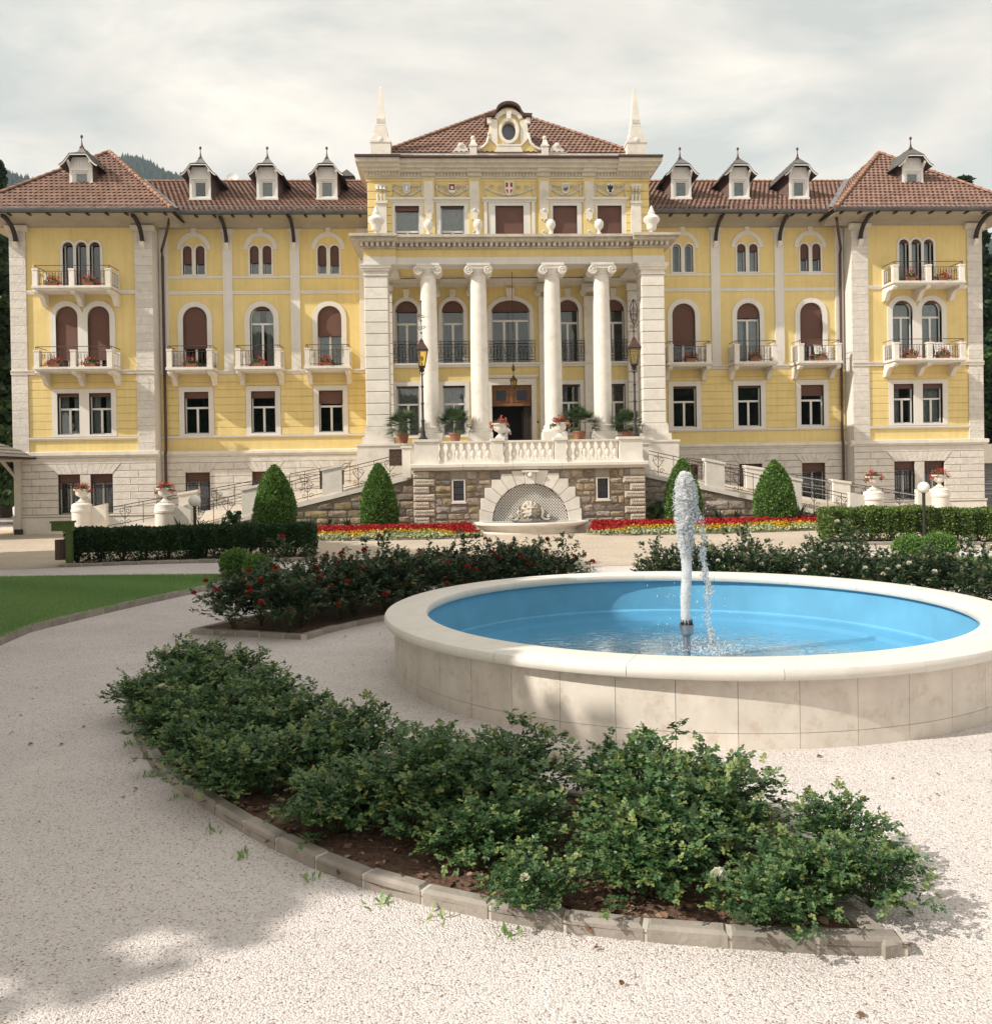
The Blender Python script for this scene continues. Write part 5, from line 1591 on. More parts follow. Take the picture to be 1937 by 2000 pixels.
def rubble(parent, z0, z1, xr, avail, Y, rows=(0.17, 0.30), wid=(0.22, 0.62)):
    """coursed rubble: each stone its own object, clipped to the free stretch of its course"""
    z = z0
    while z < z1 - 0.08:
        h = min(random.uniform(*rows), z1 - z)
        if z1 - (z + h) < 0.10: h = z1 - z
        for a, b in avail(z + 0.02, z + h - 0.02):
            x = a
            while x < b - 0.05:
                w = random.uniform(*wid)
                if b - (x + w) < 0.16: w = b - x
                g = 0.012
                x0, x1, zz0, zz1 = x + g, x + w - g, z + g, z + h - g
                cx, cz = (x0 + x1) / 2, (zz0 + zz1) / 2
                j = lambda k: random.uniform(-k, k)
                c = min(0.05, (x1 - x0) * 0.22, (zz1 - zz0) * 0.28)
                out = [(x0 + c + j(.015), zz0 + abs(j(.012))), (x1 - c + j(.015), zz0 + abs(j(.012))), (x1 - abs(j(.015)), zz0 + c + j(.01)), (x1 - abs(j(.015)), zz1 - c + j(.01)),
                       (x1 - c + j(.02), zz1 - abs(j(.015))), (x0 + c + j(.02), zz1 - abs(j(.015))), (x0 + abs(j(.015)), zz1 - c + j(.01)), (x0 + abs(j(.015)), zz0 + c + j(.01))]
                pr = random.uniform(0.02, 0.06)
                V = [(p, Y + 0.03, q) for p, q in out] + [(cx + (p - cx) * 0.965, Y - pr * 0.7 + j(.008), cz + (q - cz) * 0.95) for p, q in out] + \
                    [(cx + (p - cx) * random.uniform(.70, .86), Y - pr + j(.018), cz + (q - cz) * random.uniform(.60, .84)) for p, q in out] + [(cx + j(.03), Y - pr - 0.012 + j(.01), cz + j(.02))]
                F = []
                for i in range(8):
                    k = (i + 1) % 8
                    F += [(i, k, 8 + k, 8 + i), (8 + i, 8 + k, 16 + k, 16 + i), (16 + i, 16 + k, 24)]
                MB().add(V, F).build('rubble_stone', RUB, parent, 28)
                x += w
        z += h

AZ, AR, AO = 0.67, 1.36, 1.83              # arch centre height, inner and outer radius
def terr_avail(z0, z1):
    out = []
    zm = (z0 + z1) / 2
    n = 13
    hwid = 0
    # stepped outline of the arch ring
    for k in range(n):
        a0, a1 = PI * k / n, PI * (k + 1) / n
        if a0 < PI / 2:
            zb, zt = AZ + AO * math.sin(a0), AZ + AO * math.sin(min(a1, PI / 2))
            if z0 < zt and z1 > zb:
                hwid = max(hwid, AO * math.cos(a0))
    if z0 < AZ: hwid = max(hwid, AO)
    q = 0.74
    left, right = [(-4.12 + q, -hwid - 0.01)], [(hwid + 0.01, 4.12 - q)]
    for lst, wx in ((left, -2.545), (right, 2.605)):
        if z0 < 2.24 and z1 > 1.36:
            a, b = lst[0]
            lst[:] = [(a, wx - 0.25), (wx + 0.25, b)]
    return [(a, b) for a, b in left + right if b - a > 0.08]

holes = [archo(0, AR - 0.01, AZ, AZ + AR - 0.01, None, 24), rect(-2.545, 0.19, 1.45, 2.16), rect(2.605, 0.19, 1.45, 2.16)]
m = MB().sheet([(-4.1, 0.0), (4.1, 0.0), (4.1, 2.53), (-4.1, 2.53)], holes, TY + 0.012, 0.35)
for sx in (-1, 1):
    m.add([(sx * 4.1, TY + 0.012, 0), (sx * 4.1, -5.7, 0), (sx * 4.1, -5.7, 2.53), (sx * 4.1, TY + 0.012, 2.53)], [(0, 1, 2, 3)])
m.build('wall_core', MOR, TER)
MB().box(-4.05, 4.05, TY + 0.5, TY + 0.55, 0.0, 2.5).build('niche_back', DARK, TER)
rubble(TER, 0.60, 2.50, None, terr_avail, TY)
# arch stones with stepped backs
n = 13
for k in range(n):
    a0, a1 = PI * k / n, PI * (k + 1) / n
    p = lambda r, a: (r * math.cos(a), AZ + r * math.sin(a))
    c0, s0, c1, s1 = math.cos(a0), math.sin(a0), math.cos(a1), math.sin(a1)
    if k < n // 2:
        poly = [p(AR, a0), p(AO, a0), (AO * c0, AZ + AO * s1), p(AO, a1), p(AR, a1)]
    elif k > n // 2:
        poly = [p(AR, a0), p(AO, a0), (AO * c1, AZ + AO * s0), p(AO, a1), p(AR, a1)]
    else:
        poly = [p(AR - 0.03, a0), (AO * c0, 2.50), (AO * c1, 2.50), p(AR - 0.03, a1)]
    cx = sum(q[0] for q in poly) / len(poly); cz = sum(q[1] for q in poly) / len(poly)
    poly = [(cx + (x - cx) * 0.975, cz + (z - cz) * 0.975) for x, z in poly]
    front = [(cx + (x - cx) * 0.955, cz + (z - cz) * 0.955) for x, z in poly]
    yf = TY - (0.10 if k != n // 2 else 0.16)
    V = [(x, yf, z) for x, z in front] + [(x, yf + 0.02, z) for x, z in poly] + [(x, TY + 0.3, z) for x, z in poly]
    L = len(poly)
    F = [tuple(range(L))]
    for i in range(L):
        j = (i + 1) % L
        F += [(j, i, L + i, L + j), (L + j, L + i, 2 * L + i, 2 * L + j)]
    MB().add(V, F).build('voussoir', STW, TER)
ks = MB().box(-0.30, 0.30, TY - 0.24, TY - 0.1, 2.42, 2.49)
ks.ball((0, TY - 0.20, 2.33), 0.09, 10, 7, (1, 0.8, 1.1)).ball((0, TY - 0.25, 2.30), 0.045, 8, 5)
ks.build('keystone_mask', STW, TER, 60)
# diagonal lattice in the niche
m = MB()
pitch = 0.105
r = AR - 0.015
wv = 0.017
for sgn in (-1, 1):
    for i in range(-30, 31):
        # line through (i*pitch, 0) with slope sgn, clipped to the half disc
        pts = []
        for t in np.linspace(-2.9, 2.9, 233):
            x, z = i * pitch + t * 0.7071, sgn * t * 0.7071
            if z >= 0 and x * x + z * z <= r * r:
                pts.append((x, z))
        if len(pts) > 3:
            (xa, za), (xb, zb) = pts[0], pts[-1]
            dx, dz = xb - xa, zb - za
            L = math.hypot(dx, dz); nx, nz = -dz / L * wv, dx / L * wv
            yy = TY + 0.05 + 0.012 * sgn
            m.prism([(xa + nx, AZ + za + nz), (xb + nx, AZ + zb + nz), (xb - nx, AZ + zb - nz), (xa - nx, AZ + za - nz)], yy, yy + 0.011)
m.build('lattice', WHT, TER)
# quoins, alternately long and short
for s in (-1, 1):
    for j in range(7):
        z0 = 0.62 + j * 0.272
        w = 0.74 if j % 2 == 1 else 0.55
        if j == 5 and s > 0: w = 0.80
        x0, x1 = sorted((s * 4.14, s * (4.14 - w)))
        # bossed face: a chamfered block with a field of rough knobs
        q = MB().cbox(x0, x1, TY - 0.07, TY + 0.3, z0 + 0.016, z0 + 0.256, 0.03)
        nx_ = max(3, int(w / 0.085))
        for a in range(nx_):
            for b in range(2):
                xx = x0 + 0.06 + (w - 0.12) * (a + 0.5 * (b % 2)) / max(1, nx_ - 0.5)
                q.ball((xx, TY - 0.072, z0 + 0.085 + 0.10 * b), 0.036, 5, 3, (1, 0.7, 1))
        q.build('quoin', BOS, TER)
        # plain filler behind the short quoins
        if j % 2 == 0:
            xa, xb = sorted((s * (4.14 - w - 0.012), s * 3.39))
            MB().cbox(xa, xb, TY - 0.03, TY + 0.2, z0 + 0.02, z0 + 0.252, 0.02).build('rubble_stone', RUB, TER)
MB().box(-4.2, 4.2, TY - 0.10, TY + 0.1, 0.0, 0.615).build('plinth', STW, TER)
# small barred windows in the wall
for c in (-2.545, 2.605):
    w = MB().ring(rect(c, 0.235, 1.40, 2.205), rect(c, 0.19, 1.45, 2.16), TY - 0.045, TY + 0.15)
    w.box(c - 0.27, c + 0.27, TY - 0.09, TY + 0.1, 1.345, 1.398)
    w = w.build('wall_window', STW, TER)
    MB().box(c - 0.19, c + 0.19, TY + 0.16, TY + 0.18, 1.45, 2.16).build('pane', SHADEG, w)
    g = MB()
    for i in range(4):
        x = c - 0.13 + i * 0.087
        g.tube([(x, TY + 0.06, 1.45), (x, TY + 0.06, 2.16)], 0.012, 5)
    for zz in (1.66, 1.92):
        g.tube([(c - 0.19, TY + 0.06, zz), (c + 0.19, TY + 0.06, zz)], 0.010, 4)
    g.build('bars', IRON, w)
# slab in lengths, floor, steps up to the portico
cuts = [-4.22, -2.38, -0.62, 1.14, 4.22]
for a, b in zip(cuts, cuts[1:]):
    MB().prism_x([(TY + 0.4, 2.53), (TY - 0.14, 2.53), (TY - 0.20, 2.60), (TY - 0.24, 2.64), (TY - 0.24, 2.74), (TY - 0.22, 2.765), (TY + 0.4, 2.765)], a + 0.004, b - 0.004).build('coping_slab', STW, TER)
MB().box(-4.2, 4.2, TY + 0.402, -5.9, 2.53, 2.762).build('terrace_floor', STW, TER)
for i in range(6):
    MB().box(-4.1, 4.1, -7.9 + 0.34 * i, -5.7, 2.763 + 0.155 * i, 2.763 + 0.155 * (i + 1) - 0.001).build('step', STW, TER)
# balustrade
BY = TY + 0.32
def baluster_mesh():
    return MB().box(-0.085, 0.085, -0.085, 0.085, 0, 0.07).box(-0.085, 0.085, -0.085, 0.085, 0.58, 0.64).lathe(
        [(0.07, 0.07), (0.06, 0.10), (0.075, 0.13), (0.10, 0.20), (0.105, 0.26), (0.09, 0.34), (0.06, 0.43), (0.05, 0.48), (0.062, 0.50), (0.062, 0.53), (0.078, 0.58)], 0, 0, 12).mesh('baluster', 40)
BAL = baluster_mesh()
for a, b, n in ((-3.26, -1.33, 7), (-0.93, 0.93, 7), (1.33, 3.26, 7)):
    for i in range(n):
        o = link('baluster', BAL, STW, TER)
        o.location = (a + (b - a) * (i + 0.5) / n, BY, 2.85)
    MB().box(a, b, BY - 0.15, BY + 0.15, 2.766, 2.851).build('base_rail', STW, TER)
    MB().prism_x([(BY - 0.14, 3.49), (BY - 0.18, 3.52), (BY - 0.18, 3.575), (BY + 0.18, 3.575), (BY + 0.18, 3.52), (BY + 0.14, 3.49)], a, b).build('top_rail', STW, TER)
for c, hw in ((-1.13, 0.20), (1.13, 0.20), (-3.68, 0.42), (3.68, 0.42)):
    m = MB().box(c - hw, c + hw, BY - 0.22, BY + 0.24, 2.767, 3.56)
    m.box(c - hw - 0.05, c + hw + 0.05, BY - 0.27, BY + 0.29, 3.56, 3.65).box(c - hw - 0.03, c + hw + 0.03, BY - 0.25, BY + 0.27, 2.768, 2.86)
    m.build('balustrade_pier', STW, TER)
for s in (-1, 1):       # return balustrade walls along the terrace sides
    x = s * 4.0
    MB().box(x - 0.12, x + 0.12, BY + 0.245, -9.0, 2.766, 3.45).build('side_parapet', STW, TER)
    MB().box(s * 4.45 - 0.16, s * 4.45 + 0.16, -9.1, -8.75, 2.3, 3.40).box(s * 4.45 - 0.2, s * 4.45 + 0.2, -9.14, -8.71, 3.40, 3.47).build('balustrade_pier', STW, TER)
m = MB()
m.ring(rect(-4.85, 0.44, 2.78, 3.46), rect(-4.85, 0.40, 2.82, 3.42), -6.20, -6.16)
for i in range(9):
    x = -5.23 + i * 0.095
    m.box(x - 0.012, x + 0.012, -6.19, -6.17, 2.8, 3.44)
for i in range(4):
    m.tube([(-5.13 + i * 0.19 + 0.07 * math.cos(t), -6.20, 3.1 + 0.22 * math.sin(t)) for t in np.linspace(0, 2 * PI, 11)], 0.015, 4)
m.box(-5.27, -4.43, -6.165, -6.16, 2.80, 3.44)
m.build('iron_panel', BINM, TER)

# ------------------------------------------------------------------ wall fountain: basin and lion mask
BAS = thing('wall_fountain', 'white stone lion mask spouting above a bowed basin in the arched niche', 'fountain', (0, TY, 0.2))
def half_ring(rx, ry, z0, z1, n=28, inner=None):
    pts = [(rx * math.cos(t), -0.10 - ry * math.sin(t)) for t in np.linspace(0, PI, n)]
    return pts
m = MB()
pf = [(1.72, 0.0), (1.74, 0.10), (1.66, 0.12), (1.62, 0.20), (1.68, 0.27), (1.90, 0.34), (1.98, 0.38), (1.99, 0.44), (1.95, 0.47), (1.76, 0.47), (1.70, 0.40), (1.66, 0.30), (0.0, 0.28)]
m.lathe(pf, 0, -0.08, 40, 1.0, 0.62, PI, 2 * PI)
m.build('basin', STW, BAS, 40)
MB().prism_z([(1.69 * math.cos(t), -0.08 - 1.05 * math.sin(t)) for t in np.linspace(0, PI, 30)], 0.385, 0.395).build('water', SHADEG, BAS)
MB().box(-2.05, 2.05, -0.14, 0.02, 0.415, 0.49).build('ledge', STW, BAS)
# lion mask as a relief
N = 56
u = np.linspace(-0.46, 0.46, N); w = np.linspace(0.0, 0.92, N)
U, W_ = np.meshgrid(u, w)
def gz(cx, cz, sx, sz, a): return a * np.exp(-((U - cx) / sx) ** 2 - ((W_ - cz) / sz) ** 2)
ang = np.arctan2(U, W_ - 0.46); rad = np.hypot(U / 0.92, W_ - 0.46)
Dp = 0.16 * np.clip(1 - (rad / 0.46) ** 2, 0, 1) ** 0.5
Dp += 0.035 * np.sin(ang * 13) * ss((rad - 0.26) / 0.08) * (rad < 0.46)
Dp += gz(0, 0.44, 0.17, 0.24, 0.14) + gz(0, 0.42, 0.055, 0.14, 0.09) + gz(0, 0.30, 0.09, 0.05, 0.08)
for sx in (-1, 1):
    Dp += gz(sx * 0.11, 0.60, 0.09, 0.035, 0.075) - gz(sx * 0.10, 0.535, 0.05, 0.03, 0.07) + gz(sx * 0.16, 0.40, 0.09, 0.10, 0.05) + gz(sx * 0.09, 0.235, 0.08, 0.05, 0.07)
    Dp += gz(sx * 0.30, 0.72, 0.06, 0.06, 0.10)
Dp -= gz(0, 0.16, 0.11, 0.04, 0.11)
Dp += gz(0, 0.09, 0.10, 0.04, 0.10)
U = U * 0.76; W_ = W_ * 0.80
Y_ = -0.08 - 0.8 * np.where(rad < 0.46, Dp, 0.0)
V = np.stack([U, np.where(rad < 0.465, Y_, 0.02), W_ + 0.47], -1).reshape(-1, 3)
i = np.arange((N - 1) * (N - 1)); rr_, cc_ = i // (N - 1), i % (N - 1)
F = np.stack([rr_ * N + cc_, rr_ * N + cc_ + 1, (rr_ + 1) * N + cc_ + 1, (rr_ + 1) * N + cc_], -1)
F = F[(rad.reshape(-1)[F] < 0.50).any(1)]
link('lion_mask', np_mesh('lion_mask', V, F, smooth=True), WEA, BAS)
m = MB()
for sx in (-1, 1):
    m.tube([(sx * 0.40, -0.14, 0.98), (sx * 0.46, -0.16, 0.80), (sx * 0.40, -0.18, 0.66), (sx * 0.44, -0.18, 0.56), (sx * 0.56, -0.18, 0.52), (sx * 0.68, -0.17, 0.55), (sx * 0.74, -0.17, 0.64), (sx * 0.69, -0.17, 0.71), (sx * 0.61, -0.17, 0.69), (sx * 0.60, -0.17, 0.62)], 0.055, 7, 0.035)
    m.ball((sx * 0.65, -0.17, 0.63), 0.06, 8, 6)
m.box(-0.36, 0.36, -0.20, 0.0, 0.47, 0.56)
m.build('scroll', WEA, BAS, 50)

# ------------------------------------------------------------------ ramps
YF, YR = -8.6, -5.95
def front_z(x): return 2.43 - 0.2333 * (x - 4.2)          # top of the front coping
def rear_z(x): return 2.55 - 0.172 * (x - 4.2)
def ramp(s, label):
    R = thing('ramp', label, 'ramp')
    X0, X1, X2 = 4.15, 13.2, 17.6
    # sloping deck
    V = [(s * X0, YF, 2.45), (s * X1, YF, 0.30), (s * X2, YR, 0.02), (s * X0, YR, 2.45), (s * X1, YR, rear_z(X1) - 0.08)]
    MB().add([(s * X0, YF + 0.1, 2.40), (s * X1, YF + 0.1, 0.26), (s * 15.6, -7.6, 0.03), (s * X2, YR, 0.02), (s * X1, YR, rear_z(X1) - 0.12), (s * X0, YR, 2.44)], [(0, 1, 4, 5), (1, 2, 3, 4)]).build('ramp_deck', SAND, R)
    # front wall of rubble
    MB().prism([(s * X0, 0.0), (s * X1, 0.0), (s * X1, front_z(X1) - 0.15), (s * X0, front_z(X0) - 0.15)], YF + 0.012, YF + 0.3).build('wall_core', MOR, R)
    def av(z0, z1):
        xe = 4.2 + (2.43 - 0.17 - z1) / 0.2333
        xe = min(xe, X1)
        a, b = sorted((s * 4.2, s * xe))
        return [(a, b)] if b - a > 0.2 else []
    rubble(R, 0.15, 2.3, None, av, YF, (0.22, 0.36), (0.35, 0.95))
    # coping lengths
    xs_ = list(np.linspace(X0, X1, 8))
    for a, b in zip(xs_, xs_[1:]):
        MB().prism([(s * (a + .004), front_z(a) - 0.17), (s * (b - .004), front_z(b) - 0.17), (s * (b - .004), front_z(b)), (s * (a + .004), front_z(a))], YF - 0.10, YF + 0.32).build('coping', STW, R)
    xr_ = list(np.linspace(6.7, X2 - 0.3, 8))
    for a, b in zip(xr_, xr_[1:]):
        MB().prism([(s * (a + .004), 0.0), (s * (b - .004), 0.0), (s * (b - .004), rear_z(b)), (s * (a + .004), rear_z(a))], YR, YR + 0.30).build('rear_coping', STW, R)
    # stone posts
    def post(x, y, w, zb, zt, mz=0.05):
        dz = 0.2333 * w if y == YF else 0.172 * w
        p = MB().prism([(s * (x - w), zb + dz), (s * (x + w), zb - dz), (s * (x + w), zt - dz - 0.10), (s * (x - w), zt + dz - 0.10)], y - 0.06, y + 0.30)
        p.prism([(s * (x - w - 0.04), zt + dz - 0.10), (s * (x + w + 0.04), zt - dz - 0.10), (s * (x + w + 0.04), zt - dz), (s * (x - w - 0.04), zt + dz)], y - 0.10, y + 0.34)
        p.build('post', STW, R)
    post(7.25, YF, 0.36, front_z(7.25) - 0.02, front_z(7.25) + 1.06)
    post(10.25, YF, 0.34, front_z(10.25) - 0.02, front_z(10.25) + 1.06)
    post(9.7, YR, 0.36, rear_z(9.7) - 0.02, rear_z(9.7) + 0.92)
    post(13.35, YR, 0.36, rear_z(13.35) - 0.02, rear_z(13.35) + 0.92)
    # iron railings, with scrolls
    def rail(x0, x1, y, fz, hts, nm, mt, r=0.016, scr=True):
        g = MB()
        for h in hts:
            g.tube([(s * x0, y + 0.1, fz(x0) + h), (s * x1, y + 0.1, fz(x1) + h)], r if h == hts[0] else r * 0.75, 5)
        nn = max(2, int((x1 - x0) / 1.3))
        for i in range(nn + 1):
            x = x0 + (x1 - x0) * i / nn
            g.tube([(s * x, y + 0.1, fz(x)), (s * x, y + 0.1, fz(x) + hts[0])], 0.014, 4)
            if i < nn and scr:
                xm = x + 0.5 * (x1 - x0) / nn
                zc = fz(xm)
                g.tube([(s * xm, y + 0.1, zc), (s * xm, y + 0.1, zc + hts[0])], 0.013, 4)
                for sx in (-1, 1):
                    g.tube(scroll_pts(s * xm + sx * 0.12, y + 0.1, zc + hts[0] * 0.74, 0.11, 1.2, -sx), 0.011, 4)
                    g.tube([(s * xm, y + 0.1, zc + hts[0] * 0.35), (s * xm + sx * 0.12, y + 0.1, zc + hts[0] * 0.52), (s * xm + sx * 0.22, y + 0.1, zc + hts[0] * 0.70)], 0.011, 4)
                    g.tube(scroll_pts(s * xm + sx * 0.13, y + 0.1, zc + hts[0] * 0.20, 0.10, 1.1, sx), 0.011, 4)
        g.build(nm, mt, R)
    rail(4.5, 6.88, YF, front_z, (0.87, 0.74, 0.14), 'railing', IRONB)
    rail(7.62, 9.9, YF, front_z, (0.87, 0.74, 0.14), 'railing', IRONB)
    rail(10.6, 12.75, YF, front_z, (0.87, 0.74, 0.14), 'railing', IRON)
    rail(6.9, 9.33, YR, rear_z, (0.85, 0.73, 0.14), 'railing', IRONB)
    rail(10.07, 12.98, YR, rear_z, (0.85, 0.73, 0.14), 'railing', IRON)
    rail(13.72, 16.6, YR, rear_z, (0.85, 0.73, 0.14), 'railing', IRON)
    if s > 0:
        rail(10.07, 12.98, YR + 0.12, rear_z, (0.80, 0.55, 0.42, 0.22), 'handrail', IRONG, 0.022, False)
        rail(13.72, 16.6, YR + 0.12, rear_z, (0.80, 0.55, 0.42, 0.22), 'handrail', IRONG, 0.022, False)
    # pedestals at the foot, round-shouldered
    for x, y, r in ((13.40, YF - 0.05, 0.36), (17.50, YR - 0.05, 0.38)):
        m = MB().lathe([(r, 0.0), (r, 1.12), (r + 0.03, 1.15), (r + 0.035, 1.22), (r + 0.01, 1.26), (r + 0.0, 1.44), (r * 0.72, 1.50), (0.0, 1.52)], s * x, y, 28)
        m.build('pedestal', STW, R, 35)
        bx = x - 0.55 if y < -8 else x - 0.62
        MB().prism([(s * (x - 0.30), 0.0), (s * (x - 0.95), 0.0), (s * (x - 0.95), 1.46), (s * (x - 0.30), 1.32)], y - 0.08, y + 0.22).build('pedestal_wing', STW, R)
    return R
ramp(-1, 'walled ramp with iron railings running down from the terrace towards the gazebo')
ramp(1, 'walled ramp with extra grey handrails running down from the terrace past the clipped bright hedge')

# ------------------------------------------------------------------ flowers in urns and boxes
def clump(n_leaf, n_fl, rx, ry, rz, zc, leaf=0.06, fl=0.05, droop=0.0):
    p = rand_unit(n_leaf) * (0.55 + 0.45 * RNG.random((n_leaf, 1))) * np.array([rx, ry, rz])
    p[:, 2] = np.abs(p[:, 2]) * 0.9 - droop * (np.abs(p[:, 0]) / rx) ** 2
    p[:, 2] += zc
    L = scatter(LEAF_V, LEAF_F, p, rand_unit(n_leaf) + np.array([0, 0, 0.2]), rand_unit(n_leaf) + np.array([0, -0.5, 0.9]), leaf * (0.7 + 0.6 * RNG.random(n_leaf)))
    # blooms: heads of several petals
    hd = rand_unit(n_fl) * np.array([rx * 1.08, ry * 1.08, rz * 1.2])
    hd[:, 2] = np.abs(hd[:, 2]) - droop * 0.9 * (np.abs(hd[:, 0]) / rx) ** 2
    hd[:, 2] += zc
    k = 12
    q = np.repeat(hd, k, 0) + RNG.normal(size=(n_fl * k, 3)) * fl * 0.42
    Fl = scatter(LEAF_V, LEAF_F, q, rand_unit(n_fl * k), rand_unit(n_fl * k), fl * (0.55 + 0.3 * RNG.random(n_fl * k)))
    return L, Fl

def urn_thing(loc, label, k=1.0, group=None, seed=0):
    t = thing('flower_urn', label, 'urn', loc, 0, group, k)
    MB().box(-0.17, 0.17, -0.17, 0.17, 0, 0.05).lathe([(0.16, 0.05), (0.13, 0.09), (0.07, 0.14), (0.06, 0.19), (0.10, 0.23), (0.20, 0.28), (0.235, 0.36), (0.24, 0.44), (0.25, 0.47), (0.30, 0.49), (0.31, 0.53), (0.28, 0.545), (0.24, 0.52), (0.0, 0.50)], 0, 0, 24).build('bowl', URNW, t, 35)
    L, Fl = clump(300, 15, 0.36, 0.34, 0.20, 0.52, 0.075, 0.085, 0.20)
    link('leaves', np_mesh('leaves', *L), GERL, t)['kind'] = 'stuff'
    link('blooms', np_mesh('blooms', *Fl), GERF, t)['kind'] = 'stuff'
    return t
urn_thing((-1.02, BY, 3.652), 'white stone urn of red geraniums on the balustrade in front of the door', 1.0)
urn_thing((1.14, BY, 3.652), 'white stone urn of red geraniums on the balustrade in front of a column base', 1.0)
urn_thing((-13.40, YF - 0.05, 1.515), 'white urn of geraniums on a round pedestal beside the globe lamp and dark hedge', 1.0)
urn_thing((-17.50, YR - 0.05, 1.515), 'white urn of geraniums on the ramp pedestal behind the green post', 1.0)
urn_thing((13.40, YF - 0.05, 1.515), 'white urn of geraniums on the ramp pedestal nearest the spiky agaves', 1.0)
urn_thing((17.50, YR - 0.05, 1.515), 'white urn of geraniums on the pedestal in front of the barred basement windows', 1.0)

def flower_box(x, y, z, label, group):
    t = thing('flower_box', label, 'flower box', (x, y, z), 0, group)
    MB().add([(-0.20, -0.08, 0), (0.20, -0.08, 0), (0.20, 0.08, 0), (-0.20, 0.08, 0), (-0.24, -0.11, 0.17), (0.24, -0.11, 0.17), (0.24, 0.11, 0.17), (-0.24, 0.11, 0.17)],
             [(0, 1, 5, 4), (1, 2, 6, 5), (2, 3, 7, 6), (3, 0, 4, 7), (4, 5, 6, 7), (3, 2, 1, 0)]).build('box', TERRA, t)
    L, Fl = clump(170, 13, 0.40, 0.20, 0.24, 0.17, 0.075, 0.085, 0.10)
    link('leaves', np_mesh('leaves', *L), GERL, t)['kind'] = 'stuff'
    link('blooms', np_mesh('blooms', *Fl), GERF, t)['kind'] = 'stuff'
    return t
for s in (-1, 1):
    for bx in BAYS:
        flower_box(s * bx + random.uniform(-0.05, 0.15), WY - 1.1 + 0.16, 7.491, 'terracotta box of red geraniums on the one-window balcony %s, %s wing' % ({14.63: 'next to the downpipe', 11.55: 'between two others', 8.41: 'next to the portico'}[bx], 'gazebo' if s < 0 else 'annex'), 'flower boxes on the one-window balconies')
    for z, lv in ((7.441, 'lower'), (11.031, 'upper')):
        for dx in (-0.85, 0.70):
            flower_box(s * 19.43 + dx, PY - 1.2 + 0.16, z, 'terracotta box of red geraniums on the %s balcony of the %s pavilion, %s side' % (lv, 'gazebo' if s < 0 else 'annex', 'portico' if dx * s < 0 else 'outer'), 'flower boxes on the %s pavilion balconies' % lv)

# white garden chairs on two balconies
def chair(x, y, z, rz, label):
    t = thing('garden_chair', label, 'chair', (x, y, z), rz)
    MB().box(-0.22, 0.22, -0.22, 0.22, 0.40, 0.44).build('seat', PLAST, t)
    for sx in (-1, 1):
        for sy in (-1, 1):
            MB().tube([(sx * 0.20, sy * 0.20, 0.41), (sx * 0.24, sy * 0.24, 0)], 0.022, 6).build('leg', PLAST, t)
    m = MB()
    for i in range(6):
        a = -0.19 + i * 0.076
        m.prism_x([(0.20, 0.44), (0.23, 0.44), (0.32, 0.86 - abs(a) * 0.3), (0.29, 0.86 - abs(a) * 0.3)], a - 0.028, a + 0.028)
    m.box(-0.22, 0.22, 0.285, 0.325, 0.80, 0.86)
    m.build('backrest', PLAST, t)
chair(14.95, -0.45, 7.50, 0.3, 'white plastic chair on the one-window balcony next to the downpipe')
chair(20.35, -1.35, 7.45, 0.2, 'white plastic chair on the lower pavilion balcony with curtained doors')

